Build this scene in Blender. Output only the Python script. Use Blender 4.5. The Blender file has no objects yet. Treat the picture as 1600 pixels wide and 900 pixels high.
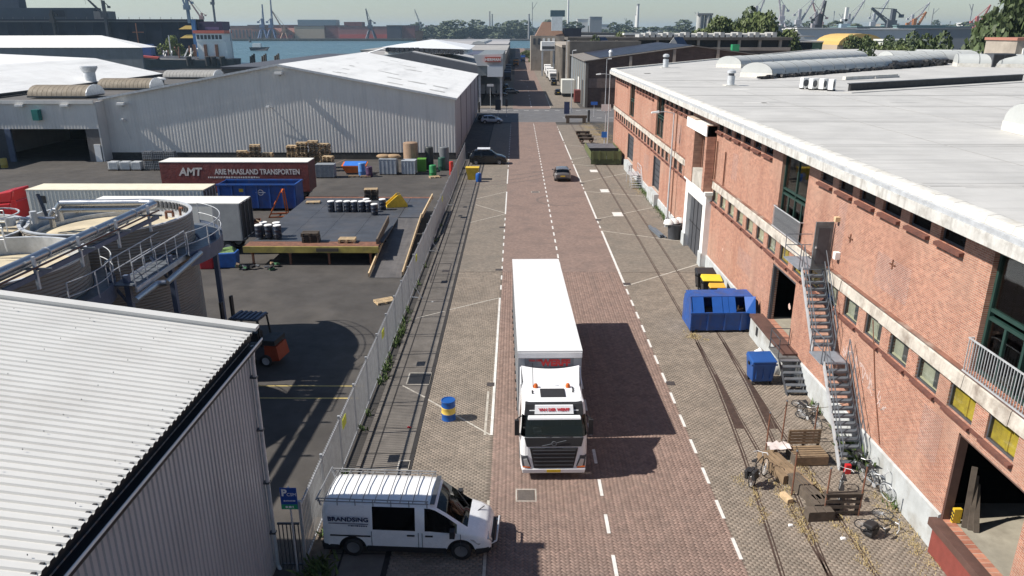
import bpy, math, random
import numpy as np
from mathutils import Vector, Matrix
R = math.radians
sc = bpy.context.scene
C = sc.collection
# ---------------------------------------------------------------- camera, sky, sun, exposure
cam_d = bpy.data.cameras.new('camera'); cam = bpy.data.objects.new('camera', cam_d); C.objects.link(cam)
cam.location = (0, 0, 16.0)
cam.rotation_euler = (R(90 - 18.962), 0, 0.00566)
cam_d.sensor_width = 36; cam_d.lens = 1170 / 1600 * 36
cam_d.clip_start = 0.1; cam_d.clip_end = 20000
sc.camera = cam
SUN = Vector((-1.03, -0.105, 1.0)).normalized()
w = bpy.data.worlds.new('World'); sc.world = w; w.use_nodes = True
nt = w.node_tree; bg = nt.nodes['Background']
sky = nt.nodes.new('ShaderNodeTexSky'); sky.sky_type = 'NISHITA'; sky.sun_disc = False
sky.sun_elevation = math.asin(SUN.z); sky.sun_rotation = math.atan2(SUN.x, SUN.y) % (2 * math.pi)
sky.air_density = 1.0; sky.dust_density = 0.35; sky.ozone_density = 3.0; sky.altitude = 0
nt.links.new(sky.outputs[0], bg.inputs[0]); bg.inputs[1].default_value = 0.06
sl = bpy.data.lights.new('sun', 'SUN'); so = bpy.data.objects.new('sun', sl); C.objects.link(so)
sl.energy = 4.4; sl.angle = R(0.53); sl.color = (1.0, 0.94, 0.855)
so.rotation_euler = (-SUN).to_track_quat('-Z', 'Y').to_euler(); so.location = (-40, -5, 60)
sc.view_settings.view_transform = 'Standard'; sc.view_settings.look = 'None'
sc.view_settings.exposure = 0.72; sc.view_settings.gamma = 1.0; sc.view_settings.use_curve_mapping = False
random.seed(7)
U = random.uniform
# ---------------------------------------------------------------- helpers
def rot(rz=0, rx=0, ry=0):
    return Matrix.Rotation(rz, 3, 'Z') @ Matrix.Rotation(ry, 3, 'Y') @ Matrix.Rotation(rx, 3, 'X')
BOXF = [(0,3,2,1),(4,5,6,7),(0,1,5,4),(1,2,6,5),(2,3,7,6),(3,0,4,7)]
class MB:
    def __init__(s): s.v = []; s.f = []
    def add(s, vs, fs):
        o = len(s.v); s.v += [tuple(p) for p in vs]; s.f += [tuple(i + o for i in q) for q in fs]; return s
    def box(s, x0, x1, y0, y1, z0, z1):
        return s.add([(x0,y0,z0),(x1,y0,z0),(x1,y1,z0),(x0,y1,z0),(x0,y0,z1),(x1,y0,z1),(x1,y1,z1),(x0,y1,z1)], BOXF)
    def hull(s, p): return s.add(p, BOXF)      # 4 bottom + 4 top points
    def obox(s, c, d, rz=0, rx=0, ry=0):
        m = rot(rz, rx, ry); a, b, h = d[0]/2, d[1]/2, d[2]/2; c = Vector(c)
        return s.add([c + m @ Vector(p) for p in ((-a,-b,-h),(a,-b,-h),(a,b,-h),(-a,b,-h),(-a,-b,h),(a,-b,h),(a,b,h),(-a,b,h))], BOXF)
    def bar(s, p, q, a, b=None):
        p = Vector(p); q = Vector(q); b = b or a; d = (q - p).normalized()
        u = d.cross(Vector((0,0,1)))
        u = u.normalized() if u.length > 1e-4 else Vector((1,0,0)); n = u.cross(d)
        u *= a/2; n *= b/2
        return s.add([p-u-n, p+u-n, p+u+n, p-u+n, q-u-n, q+u-n, q+u+n, q-u+n], BOXF)
    def cyl(s, p, q, r, r2=None, n=12, cap=True):
        p = Vector(p); q = Vector(q); r2 = r if r2 is None else r2; d = (q - p).normalized()
        u = d.orthogonal().normalized(); t = d.cross(u)
        cs = [(math.cos(2*math.pi*i/n), math.sin(2*math.pi*i/n)) for i in range(n)]
        vs = [p + (u*c + t*k)*r for c, k in cs] + [q + (u*c + t*k)*r2 for c, k in cs]
        fs = [(i, (i+1) % n, n+(i+1) % n, n+i) for i in range(n)]
        if cap: fs += [tuple(range(n-1, -1, -1)), tuple(range(n, 2*n))]
        return s.add(vs, fs)
    def tube(s, pts, r, n=6):
        for a, b in zip(pts, pts[1:]): s.cyl(a, b, r, n=n)
        return s
    def prism(s, poly, ax, a, b):
        n = len(poly)
        def P(p, t): return {'x': (t, p[0], p[1]), 'y': (p[0], t, p[1]), 'z': (p[0], p[1], t)}[ax]
        vs = [P(p, a) for p in poly] + [P(p, b) for p in poly]
        return s.add(vs, [(i, (i+1) % n, n+(i+1) % n, n+i) for i in range(n)] + [tuple(range(n-1,-1,-1)), tuple(range(n, 2*n))])
    def lathe(s, prof, n=16, c=(0,0,0), a0=0, a1=2*math.pi):
        full = abs(a1 - a0 - 2*math.pi) < 1e-6; k = n if full else n + 1; m = len(prof)
        vs = [(c[0]+r*math.cos(a0+(a1-a0)*i/n), c[1]+r*math.sin(a0+(a1-a0)*i/n), c[2]+z) for i in range(k) for r, z in prof]
        fs = [(i*m+j, ((i+1) % k)*m+j, ((i+1) % k)*m+j+1, i*m+j+1) for i in range(n) for j in range(m-1)]
        return s.add(vs, fs)
    def corr(s, o, u, v, L, h, pitch=.3, d=.04, crest=.5, web=.12):
        """ribbed sheet: runs L along u (ribs step), h along v (rib direction); ribs rise along n"""
        o = Vector(o); u = Vector(u).normalized(); v = Vector(v); n = u.cross(v.normalized())
        xs = []; x = 0
        while x < L - 1e-6:
            for a, e in ((0,0),((1-crest-2*web)*pitch,0),((1-crest-web)*pitch,d),((1-web)*pitch,d)):
                if x + a <= L: xs.append((x+a, e))
            x += pitch
        xs.append((L, 0))
        vs = []
        for a, e in xs:
            p = o + u*a + n*e; hh = h(a) if callable(h) else h
            vs += [p, p + v.normalized()*hh]
        return s.add(vs, [(2*i, 2*i+2, 2*i+3, 2*i+1) for i in range(len(xs)-1)])
    def build(s, name, m, parent=None, ang=None, world=False, bevel=0, kind=None):
        me = bpy.data.meshes.new(name); vs = s.v
        if world and parent is not None:
            l = parent.location
            if parent.parent: l = l + parent.parent.location
            vs = [(a-l[0], b-l[1], c-l[2]) for a, b, c in vs]
        me.from_pydata(vs, [], s.f); me.materials.append(m)
        if ang:
            me.polygons.foreach_set('use_smooth', [True]*len(me.polygons)); me.set_sharp_from_angle(angle=R(ang))
        me.update()
        return place(name, me, parent, bevel=bevel, kind=kind)
def place(name, me, parent=None, loc=(0,0,0), rz=0, bevel=0, kind=None, label=None):
    o = bpy.data.objects.new(name, me); C.objects.link(o); o.parent = parent
    o.location = loc; o.rotation_euler = (0, 0, rz)
    if bevel:
        b = o.modifiers.new('bevel', 'BEVEL'); b.width = bevel; b.segments = 2; b.limit_method = 'ANGLE'; b.angle_limit = R(40)
    if kind: o['kind'] = kind
    if label: o['label'] = label
    return o
def tag(o, label, cat, group=None, kind=None):
    o['label'] = label; o['category'] = cat
    if group: o['group'] = group
    if kind: o['kind'] = kind
    return o
def thing(name, label, cat, loc=(0,0,0), rz=0, group=None):
    o = bpy.data.objects.new(name, None); C.objects.link(o); o.empty_display_size = .3
    o.location = loc; o.rotation_euler = (0, 0, rz)
    return tag(o, label, cat, group)
def struct(name, mb, m, label=None):
    o = mb.build(name, m); o['kind'] = 'structure'
    if label: o['label'] = label
    return o
def dup(root, loc, rz=0, label=None, s=None):
    KIDS = {}
    for o in C.objects:
        if o.parent: KIDS.setdefault(o.parent.name, []).append(o)
    def cp(o, par):
        c = o.copy(); C.objects.link(c); c.parent = par
        for k in KIDS.get(o.name, []): cp(k, c)
        return c
    r = cp(root, None); r.location = loc; r.rotation_euler = (0, 0, rz)
    if s: r.scale = s if hasattr(s, '__len__') else (s, s, s)
    if label: r['label'] = label
    return r
def text(body, size, m, parent, loc, rx=0, ry=0, rz=0, bold=0.0, shear=0, name='lettering', sx=1, align='CENTER'):
    cu = bpy.data.curves.new(name, 'FONT'); cu.body = body; cu.size = size; cu.offset = bold; cu.shear = shear
    cu.align_x = align; cu.align_y = 'CENTER'; cu.extrude = 0.004; cu.resolution_u = 3
    t = bpy.data.objects.new('tmp', cu); C.objects.link(t); bpy.context.view_layer.update()
    me = bpy.data.meshes.new_from_object(t); bpy.data.objects.remove(t); me.name = name
    me.materials.clear(); me.materials.append(m)
    o = bpy.data.objects.new(name, me); C.objects.link(o); o.parent = parent; o.location = loc
    o.rotation_euler = (rx, ry, rz); o.scale = (sx, 1, 1)
    return o
def small_print(par, x0, x1, y, z, h, m, seed=1):
    # print too small to read in the photograph: a row of short strokes
    r = random.Random(seed); b = MB(); x = x0
    while x < x1:
        d = r.uniform(.4, 1.1)*h; b.box(x, min(x1, x+d), y-.002, y+.002, z-h*.45*r.uniform(.7, 1), z+h*.45*r.uniform(.7, 1)); x += d+h*.35
    return b.build('lettering', m, par, kind='stuff')
# ---------------------------------------------------------------- materials
MT = {}
def _n(nt, t, **k):
    n = nt.nodes.new(t)
    for a, b in k.items(): setattr(n, a, b)
    return n
def mat(name, col, rough=.6, metal=0, var=.12, scale=1.5, bump=0, bscale=30, spec=.5, dirt=None, dscale=.4, damt=.5,
        streak=None, samt=.5, island=0, objrand=0, coat=0, dlo=.5, dhi=.75, sscale=(3, 3, .25), world=False):
    if name in MT: return MT[name]
    m = bpy.data.materials.new(name); m.use_nodes = True; MT[name] = m
    nt = m.node_tree; L = nt.links.new; b = nt.nodes['Principled BSDF']
    b.inputs['Roughness'].default_value = rough; b.inputs['Metallic'].default_value = metal
    b.inputs['Specular IOR Level'].default_value = spec; b.inputs['Coat Weight'].default_value = coat
    tc = _n(nt, 'ShaderNodeTexCoord'); vec = tc.outputs['Object']
    if world: vec = _n(nt, 'ShaderNodeNewGeometry').outputs['Position']
    if objrand:
        oi = _n(nt, 'ShaderNodeObjectInfo'); ad = _n(nt, 'ShaderNodeVectorMath', operation='MULTIPLY_ADD')
        cx = _n(nt, 'ShaderNodeCombineXYZ'); L(oi.outputs['Random'], cx.inputs[0]); L(oi.outputs['Random'], cx.inputs[2])
        L(cx.outputs[0], ad.inputs[0]); ad.inputs[1].default_value = (97, 0, 53); L(vec, ad.inputs[2]); vec = vec if world else ad.outputs[0]
    def noise(s, det=5, v=None):
        n = _n(nt, 'ShaderNodeTexNoise'); n.inputs['Scale'].default_value = s; n.inputs['Detail'].default_value = det
        n.inputs['Roughness'].default_value = .62; L(v or vec, n.inputs['Vector']); return n.outputs['Fac']
    def mixc(fac, a, c, typ='MIX'):
        x = _n(nt, 'ShaderNodeMix', data_type='RGBA', blend_type=typ)
        for s, i in ((fac, 0), (a, 6), (c, 7)):
            if hasattr(s, 'is_linked'): L(s, x.inputs[i])
            else: x.inputs[i].default_value = s if i == 0 else (*s[:3], 1)
        return x.outputs[2]
    def ramp(v, lo, hi, a=0, c=1):
        r = _n(nt, 'ShaderNodeMapRange'); r.inputs[1].default_value = lo; r.inputs[2].default_value = hi
        r.inputs[3].default_value = a; r.inputs[4].default_value = c; L(v, r.inputs[0]); return r.outputs[0]
    lo = [min(1, c*(1-var)) for c in col]; hi = [min(1, c*(1+var)) for c in col]
    c = mixc(ramp(noise(scale), .3, .7), lo, hi)
    if island:
        g = _n(nt, 'ShaderNodeNewGeometry'); c = mixc(1.0, c, mixc(g.outputs['Random Per Island'], [1-island]*3, [1+island*.6, 1+island*.5, 1+island*.45]), 'MULTIPLY')
    if objrand:
        c = mixc(1.0, c, mixc(oi.outputs['Random'], [1-objrand]*3, [1+objrand*.5]*3 if not world else [1+objrand*.6,1+objrand*.5,1+objrand*.45]), 'MULTIPLY')
    if dirt: c = mixc(ramp(noise(dscale, 8), dlo, dhi, 0, damt), c, dirt)
    if streak:
        mp = _n(nt, 'ShaderNodeMapping'); mp.inputs['Scale'].default_value = sscale; L(vec, mp.inputs[0])
        c = mixc(ramp(noise(1.0, 6, mp.outputs[0]), .5, .75, 0, samt), c, streak)
    L(c, b.inputs['Base Color'])
    if rough > .2: L(ramp(noise(scale*2.3), .3, .7, rough*.85, min(1, rough*1.12)), b.inputs['Roughness'])
    if bump:
        bp = _n(nt, 'ShaderNodeBump'); bp.inputs['Strength'].default_value = 1; bp.inputs['Distance'].default_value = bump
        L(noise(bscale, 4), bp.inputs['Height']); L(bp.outputs[0], b.inputs['Normal'])
    return m
def glass_mat(name, tint, refl=1.0):
    m = bpy.data.materials.new(name); m.use_nodes = True; MT[name] = m; nt = m.node_tree; nt.nodes.clear(); L = nt.links.new
    o = _n(nt, 'ShaderNodeOutputMaterial'); x = _n(nt, 'ShaderNodeMixShader'); t = _n(nt, 'ShaderNodeBsdfTransparent'); g = _n(nt, 'ShaderNodeBsdfGlossy')
    lw = _n(nt, 'ShaderNodeLayerWeight'); pw_ = _n(nt, 'ShaderNodeMath', operation='POWER'); pw_.inputs[1].default_value = 5; L(lw.outputs['Facing'], pw_.inputs[0])
    f = _n(nt, 'ShaderNodeMath', operation='MULTIPLY_ADD'); L(pw_.outputs[0], f.inputs[0]); f.inputs[1].default_value = .95; f.inputs[2].default_value = .05; t.inputs[0].default_value = (*tint, 1); g.inputs['Roughness'].default_value = .02
    n = _n(nt, 'ShaderNodeTexNoise'); n.inputs['Scale'].default_value = .8; bp = _n(nt, 'ShaderNodeBump'); bp.inputs['Distance'].default_value = .02; bp.inputs['Strength'].default_value = .4
    L(n.outputs[0], bp.inputs['Height']); L(bp.outputs[0], g.inputs['Normal'])
    L(f.outputs[0], x.inputs[0]); L(t.outputs[0], x.inputs[1]); L(g.outputs[0], x.inputs[2]); L(x.outputs[0], o.inputs[0]); return m
def brick_mat(name, c1, c2, mortar, bw=.21, bh=.065, ax='yz', msize=.012, bump=.006, dirt=None, damt=.4, stack=.5, tint=None):
    m = bpy.data.materials.new(name); m.use_nodes = True; MT[name] = m; nt = m.node_tree; L = nt.links.new; b = nt.nodes['Principled BSDF']
    tc = _n(nt, 'ShaderNodeTexCoord'); sp = _n(nt, 'ShaderNodeSeparateXYZ'); cb = _n(nt, 'ShaderNodeCombineXYZ'); L(tc.outputs['Object'], sp.inputs[0])
    L(sp.outputs['xyz'.index(ax[0])], cb.inputs[0]); L(sp.outputs['xyz'.index(ax[1])], cb.inputs[1])
    br = _n(nt, 'ShaderNodeTexBrick'); br.offset = stack; L(cb.outputs[0], br.inputs['Vector'])
    br.inputs['Color1'].default_value = (*c1, 1); br.inputs['Color2'].default_value = (*c2, 1); br.inputs['Mortar'].default_value = (*mortar, 1)
    br.inputs['Scale'].default_value = 1; br.inputs['Mortar Size'].default_value = msize/2; br.inputs['Mortar Smooth'].default_value = .3
    br.inputs['Brick Width'].default_value = bw; br.inputs['Row Height'].default_value = bh; br.inputs['Bias'].default_value = 0
    n = _n(nt, 'ShaderNodeTexNoise'); n.inputs['Scale'].default_value = .35; n.inputs['Detail'].default_value = 8; L(tc.outputs['Object'], n.inputs['Vector'])
    n2 = _n(nt, 'ShaderNodeTexNoise'); n2.inputs['Scale'].default_value = 4; n2.inputs['Detail'].default_value = 6; L(tc.outputs['Object'], n2.inputs['Vector'])
    def mr(v, lo, hi, a, c):
        r = _n(nt, 'ShaderNodeMapRange'); r.inputs[1].default_value = lo; r.inputs[2].default_value = hi; r.inputs[3].default_value = a; r.inputs[4].default_value = c; L(v, r.inputs[0]); return r.outputs[0]
    mu = _n(nt, 'ShaderNodeMix', data_type='RGBA', blend_type='MULTIPLY'); mu.inputs[0].default_value = 1
    vm = _n(nt, 'ShaderNodeVectorMath', operation='SCALE'); vm.inputs[0].default_value = (1, 1, 1); L(mr(n2.outputs[0], .3, .7, .82, 1.15), vm.inputs['Scale'])
    L(br.outputs['Color'], mu.inputs[6]); L(vm.outputs[0], mu.inputs[7]); c = mu.outputs[2]
    if dirt:
        x = _n(nt, 'ShaderNodeMix', data_type='RGBA'); L(mr(n.outputs[0], .48, .72, 0, damt), x.inputs[0]); L(c, x.inputs[6]); x.inputs[7].default_value = (*dirt, 1); c = x.outputs[2]
    if dirt:
        mp = _n(nt, 'ShaderNodeMapping'); mp.inputs['Scale'].default_value = (.7,.7,.09); L(tc.outputs['Object'], mp.inputs[0]); n3 = _n(nt, 'ShaderNodeTexNoise'); n3.inputs['Scale'].default_value = 1; n3.inputs['Detail'].default_value = 7; L(mp.outputs[0], n3.inputs['Vector'])
        x2 = _n(nt, 'ShaderNodeMix', data_type='RGBA'); L(mr(n3.outputs[0], .5, .75, 0, .42), x2.inputs[0]); L(c, x2.inputs[6]); x2.inputs[7].default_value = (c2[0]*.62, c2[1]*.7, c2[2]*.75, 1); c = x2.outputs[2]
    L(c, b.inputs['Base Color']); b.inputs['Roughness'].default_value = .88; b.inputs['Specular IOR Level'].default_value = .3
    if bump:
        bp = _n(nt, 'ShaderNodeBump'); bp.inputs['Distance'].default_value = bump; bp.inputs['Strength'].default_value = .8
        iv = mr(br.outputs['Fac'], 0, 1, 1, 0); ad = _n(nt, 'ShaderNodeMath', operation='MULTIPLY_ADD'); L(n2.outputs[0], ad.inputs[0]); ad.inputs[1].default_value = .4; L(iv, ad.inputs[2])
        L(ad.outputs[0], bp.inputs['Height']); L(bp.outputs[0], b.inputs['Normal'])
    return m
ASPH = mat('asphalt', (.062,.057,.053), .85, var=.22, scale=.6, bump=.004, bscale=60, dirt=(.115,.103,.09), dscale=.16, damt=.7, spec=.3, streak=(.045,.042,.04), samt=.6, sscale=(.25,.12,1))
ASPH2 = mat('street_asphalt', (.12,.12,.125), .85, var=.15, scale=.5, dirt=(.2,.19,.18), dscale=.2, damt=.4, spec=.3)
PAVR = mat('red_paver', (.24,.171,.144), .9, var=.14, scale=1.2, island=.2, dirt=(.15,.118,.103), dscale=.3, damt=.5, spec=.25, streak=(.13,.105,.095), samt=.5, sscale=(1.1,.045,1))
PAVG = mat('grey_paver', (.225,.192,.158), .9, var=.16, scale=1.0, island=.2, dirt=(.135,.12,.10), dscale=.3, damt=.55, spec=.25)
JOINT = mat('joint_sand', (.135,.112,.092), .95, var=.3, scale=3, spec=.2)
SLAB = mat('pavement_slab', (.15,.135,.12), .9, var=.2, scale=1.4, dirt=(.075,.068,.06), dscale=.5, damt=.6, spec=.25)
DARKJ = mat('tar_joint', (.022,.02,.02), .9, var=.3)
PAINT = mat('road_paint', (.62,.61,.58), .7, var=.18, scale=5, dirt=(.3,.27,.24), dscale=2.5, damt=.75)
THINP = mat('worn_paint', (.42,.39,.34), .75, var=.25, scale=6, dirt=(.23,.2,.165), dscale=2.0, damt=.9)
RAIL = mat('rail_steel', (.075,.05,.04), .6, metal=.3, var=.3, scale=4)
IRON = mat('cast_iron', (.05,.042,.04), .7, var=.25, scale=5)
BRICK = brick_mat('salmon_brick', (.46,.208,.134), (.305,.122,.080), (.47,.40,.33), msize=.017, dirt=(.43,.29,.22), damt=.5)
BRICKD = brick_mat('dark_sill_brick', (.17,.065,.045), (.12,.05,.04), (.12,.09,.08), bw=.07, bh=.22)
CONC = mat('concrete', (.42,.395,.35), .85, var=.2, scale=1.2, bump=.006, bscale=12, dirt=(.17,.14,.11), dscale=1.1, damt=.6)
CONCW = mat('worn_lintel_concrete', (.50,.46,.40), .85, var=.22, scale=2, bump=.02, bscale=6, dirt=(.16,.115,.085), dscale=1.6, damt=.85, streak=(.15,.11,.09), samt=.5, sscale=(4,4,.6))
PLINTH = mat('pale_plinth', (.44,.465,.47), .8, var=.12, scale=1.5, dirt=(.24,.215,.175), dscale=.9, damt=.75, streak=(.3,.29,.26), samt=.5, sscale=(2,2,.4))
WHITEP = mat('white_paint', (.78,.78,.76), .55, var=.05, scale=2, dirt=(.5,.47,.42), dscale=1.0, damt=.3)
MEMBR = mat('roof_membrane', (.455,.448,.428), .75, var=.10, scale=.4, dirt=(.36,.355,.34), dscale=.22, damt=.75, streak=(.31,.305,.29), samt=.7, sscale=(.10,2.2,1))
MEMB2 = mat('edge_membrane', (.60,.585,.54), .75, var=.16, scale=1.6, bump=.02, bscale=5, dirt=(.36,.31,.22), dscale=1.4, damt=.55)
FASC = mat('fascia_paint', (.55,.54,.51), .75, var=.15, scale=2, dirt=(.24,.22,.19), dscale=2.2, damt=.8, streak=(.2,.18,.16), samt=.7, sscale=(3,3,.2))
BLACK = mat('black_rubber', (.018,.018,.02), .65, var=.2)
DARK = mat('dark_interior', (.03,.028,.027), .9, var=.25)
DGREY = mat('dark_grey_metal', (.06,.065,.075), .5, var=.2, scale=3)
STEEL = mat('galvanised_steel', (.50,.52,.54), .5, metal=.25, var=.18, scale=3)
STEELB = mat('stair_steel', (.15,.17,.195), .5, metal=.35, var=.2, scale=3, dirt=(.14,.09,.06), dscale=2, damt=.35)
GREENF = mat('dark_green_frame', (.02,.05,.042), .4, var=.15)
TIMB = mat('weathered_timber', (.235,.165,.10), .85, var=.3, scale=4, objrand=.3, dirt=(.14,.1,.07), dscale=2, damt=.5)
TIMBL = mat('pale_timber', (.55,.41,.245), .85, var=.2, scale=4, objrand=.2)
TIMBD = mat('dark_timber', (.10,.08,.062), .9, var=.3, scale=4, objrand=.35)
RUST = mat('rusty_steel', (.17,.075,.045), .8, var=.35, scale=3, dirt=(.07,.04,.03), dscale=2, damt=.6)
REDP = mat('oxide_red_paint', (.20,.05,.04), .6, var=.2, scale=2)
GLASS = glass_mat('window_glass', (.90,.93,.91))
DGLASS = glass_mat('tinted_glass', (.16,.18,.19))
WHITE = mat('vehicle_white', (.80,.81,.82), .28, var=.02, scale=1, coat=.5)
DRY = mat('dry_grass', (.42,.33,.15), .9, var=.3, scale=3)
GRN = mat('green_weed', (.07,.11,.03), .85, var=.35, scale=4)
YEL = mat('yellow_paint', (.62,.42,.03), .5, var=.12, scale=3)
BLUE = mat('blue_paint', (.012,.075,.30), .45, var=.18, scale=1.5, dirt=(.05,.065,.12), dscale=1.8, damt=.7, streak=(.11,.085,.075), samt=.45, sscale=(3,3,.5))
REDT = mat('red_print', (.50,.02,.025), .5, var=.05)
NAVY = mat('navy_print', (.02,.03,.09), .5, var=.05)
ORANGE = mat('orange_paint', (.60,.13,.02), .5, var=.15)
# ---------------------------------------------------------------- ground, water, road
def flat(polys, z, thick=0):
    m = MB()
    for p in polys:
        if thick: m.prism(p, 'z', z - thick, z)
        else: m.add([(x, y, z) for x, y in p], [tuple(range(len(p)))])
    return m
ground = struct('ground', flat([[(-4000,-300),(6000,-300),(6000,9000),(70,9000),(70,760),(-75,760),(-75,205),(-128,205),(-128,345),(-4000,345)],
    [(-6000,1500),(60,1500),(60,9000),(-6000,9000)]], 0, 4), ASPH, 'dark patched asphalt of the yard and harbour land')
WATER = mat('harbour_water', (.055,.115,.14), .3, var=.15, scale=.02, bump=1.2, bscale=.3, spec=.3)
struct('water', MB().add([(-8000,150,-2.2),(8000,150,-2.2),(8000,12000,-2.2),(-8000,12000,-2.2)], [(0,1,2,3)]), WATER, 'blue harbour water behind the sheds')
XL, XC, XR, XW = -0.98, 3.14, 7.22, 13.6
def rect(x0, x1, y0, y1): return [(x0,y0),(x1,y0),(x1,y1),(x0,y1)]
PAVRF = brick_mat('red_paver_far', (.24,.171,.144), (.192,.138,.117), (.155,.122,.105), bw=.21, bh=.105, ax='xy', msize=.012, bump=0, dirt=(.155,.115,.10), damt=.6)
PAVGF = brick_mat('grey_paver_far', (.225,.192,.158), (.17,.146,.12), (.115,.098,.083), bw=.21, bh=.105, ax='xy', msize=.012, bump=0, dirt=(.15,.13,.11), damt=.55)
NEAR = 50
road = struct('road', flat([rect(XL,XR,NEAR,141), rect(XL+.2,XR+.2,166,758)], .012), PAVRF, 'reddish brick paved street')
park_r = struct('parking_strip', flat([rect(XR,XW,NEAR,137), rect(XR+.2,14,168,420)], .012), PAVGF, 'grey paved strip with rails along the brick warehouse')
park_l = struct('parking_strip', flat([rect(-4.1,XL,NEAR,139), rect(-8,XL+.2,168,300)], .012), PAVGF, 'grey paved parking strip left of the red street')
cross = struct('cross_street', flat([[(-60,141),(70,141),(70,166),(-60,166)]], .012), ASPH2, 'grey asphalt side street crossing the red street')
slabs = struct('pavement', flat([rect(-6.0,-4.1,12,98)], .006), DARKJ, 'dark slab pavement along the bar fence')
MB().add([(-.98,8,.002),(7.22,8,.002),(7.22,NEAR,.002),(-.98,NEAR,.002)], [(0,1,2,3)]).build('joint_bed', JOINT, road)
flat([rect(XR,XW,8,NEAR)], .002).build('joint_bed', JOINT, park_r)
flat([rect(-7.0,-6.0,8,22),rect(-4.1,XL,8,NEAR)], .002).build('joint_bed', JOINT, park_l)
# --- real pavers: tops bevelled, joints recessed
PL, PW = .21, .105
def paver_arrays(cx, cy, ang, zj):
    n = len(cx); g = .005; bv = .006
    hl, hw = PL/2 - g, PW/2 - g
    base = np.array([(-hl,-hw),(hl,-hw),(hl,hw),(-hl,hw)]); top = np.array([(-hl+bv,-hw+bv),(hl-bv,-hw+bv),(hl-bv,hw-bv),(-hl+bv,hw-bv)])
    ca, sa = np.cos(ang), np.sin(ang); out = np.zeros((n, 8, 3))
    for k in range(8):
        p = base[k] if k < 4 else top[k-4]
        out[:, k, 0] = cx + ca*p[0] - sa*p[1]; out[:, k, 1] = cy + sa*p[0] + ca*p[1]; out[:, k, 2] = (.001 if k < 4 else .012) + (zj if k >= 4 else 0)
    return out
def paver_stuff(name, cx, cy, ang, m, parent, seed):
    rs = np.random.RandomState(seed); zj = rs.uniform(-.002, .003, len(cx))
    v = paver_arrays(cx, cy, ang, zj).reshape(-1, 3); n = len(cx)
    q = np.array([(4,5,6,7),(0,1,5,4),(1,2,6,5),(2,3,7,6),(3,0,4,7)])
    f = (q[None] + (np.arange(n)*8)[:, None, None]).reshape(-1, 4)
    me = bpy.data.meshes.new(name); me.vertices.add(len(v)); me.vertices.foreach_set('co', v.ravel())
    me.loops.add(f.size); me.loops.foreach_set('vertex_index', f.ravel()); me.polygons.add(len(f))
    me.polygons.foreach_set('loop_start', np.arange(0, f.size, 4)); me.polygons.foreach_set('loop_total', np.full(len(f), 4))
    me.materials.append(m); me.update(calc_edges=True); me.validate()
    return place(name, me, parent, kind='stuff')
def paver_parts(cx, cy, ang, m, parent, count):
    """the nearest visible ones as objects of their own, sharing one mesh"""
    b = MB(); a = paver_arrays(np.zeros(1), np.zeros(1), np.zeros(1), np.zeros(1))[0]
    b.add([tuple(p) for p in a], [(4,5,6,7),(0,1,5,4),(1,2,6,5),(2,3,7,6),(3,0,4,7)])
    me = bpy.data.meshes.new('paver'); me.from_pydata(b.v, [], b.f); me.materials.append(m); me.shade_smooth()
    for i in range(count):
        o = bpy.data.objects.new('paver', me); C.objects.link(o); o.parent = parent
        o.location = (cx[i], cy[i], U(-.002, .003)); o.rotation_euler = (0, 0, ang[i])
PAVR1 = mat('red_paver_single', (.24,.171,.144), .9, var=.14, scale=1.2, objrand=.2, dirt=(.15,.118,.103), dscale=.3, damt=.5, spec=.25, streak=(.13,.105,.095), samt=.5, sscale=(1.1,.045,1), world=True)
PAVG1 = mat('grey_paver_single', (.225,.192,.158), .9, var=.16, scale=1.0, objrand=.2, dirt=(.135,.12,.10), dscale=.3, damt=.55, spec=.25, world=True)
def herring(x0, x1, y0, y1):
    cx, cy, an = [], [], []; W = PW; c45 = math.sqrt(.5)
    N = int((x1-x0+y1-y0)/W) + 4; ox, oy = (x0+x1)/2, (y0+y1)/2
    i = np.arange(-N, N+1); A, B = np.meshgrid(i, i//2*1 if False else i)
    tx = A + 2*B; ty = A - 2*B
    for dx, dy, a in ((1, .5, 0), (.5, 2, math.pi/2)):
        px = (tx + dx)*W; py = (ty + dy)*W
        X = ox + (px - py)*c45; Y = oy + (px + py)*c45
        k = (X > x0+.03) & (X < x1-.03) & (Y > y0) & (Y < y1)
        cx.append(X[k]); cy.append(Y[k]); an.append(np.full(k.sum(), a + math.pi/4))
    return np.concatenate(cx), np.concatenate(cy), np.concatenate(an)
def running(x0, x1, y0, y1):
    ny = int((y1-y0)/PW); cx, cy = [], []
    for j in range(ny):
        xs = np.arange(x0 + (PL/2 if j % 2 else PL*.99), x1 - PL*.3, PL); cx.append(xs); cy.append(np.full(len(xs), y0 + (j+.5)*PW))
    cx = np.concatenate(cx); cy = np.concatenate(cy); return cx, cy, np.zeros(len(cx))
def split(arr, m, m1, parent, seed, cond, n=300):
    cx, cy, an = arr; o = np.argsort(np.where(cond(cx, cy), cy, cy + 1000)); cx, cy, an = cx[o], cy[o], an[o]
    paver_parts(cx, cy, an, m1, parent, n); paver_stuff('paver_field', cx[n:], cy[n:], an[n:], m, parent, seed)
split(herring(XL, XR, 12, NEAR), PAVR, PAVR1, road, 1, lambda x, y: (y > 19.15) & (x > 1.7))
split(running(XR, XW, 12, NEAR), PAVG, PAVG1, park_r, 2, lambda x, y: (y > 19.1) & (x < 13.4))
split(running(-4.1, XL, 12, NEAR), PAVG, PAVG1, park_l, 3, lambda x, y: (y > 22.6) & (x > -4.0))
# --- slabs of the pavement by the fence
y = 12.0
while y < 97:
    d = 2.02 if y < 60 else 2.0
    MB().box(-5.55, -4.2, y+.02, y+d-.03, 0, .012).build('slab', SLAB, slabs); MB().box(-5.98, -5.62, y+.02, y+d-.03, 0, .012).build('slab', SLAB, slabs); y += d
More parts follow.
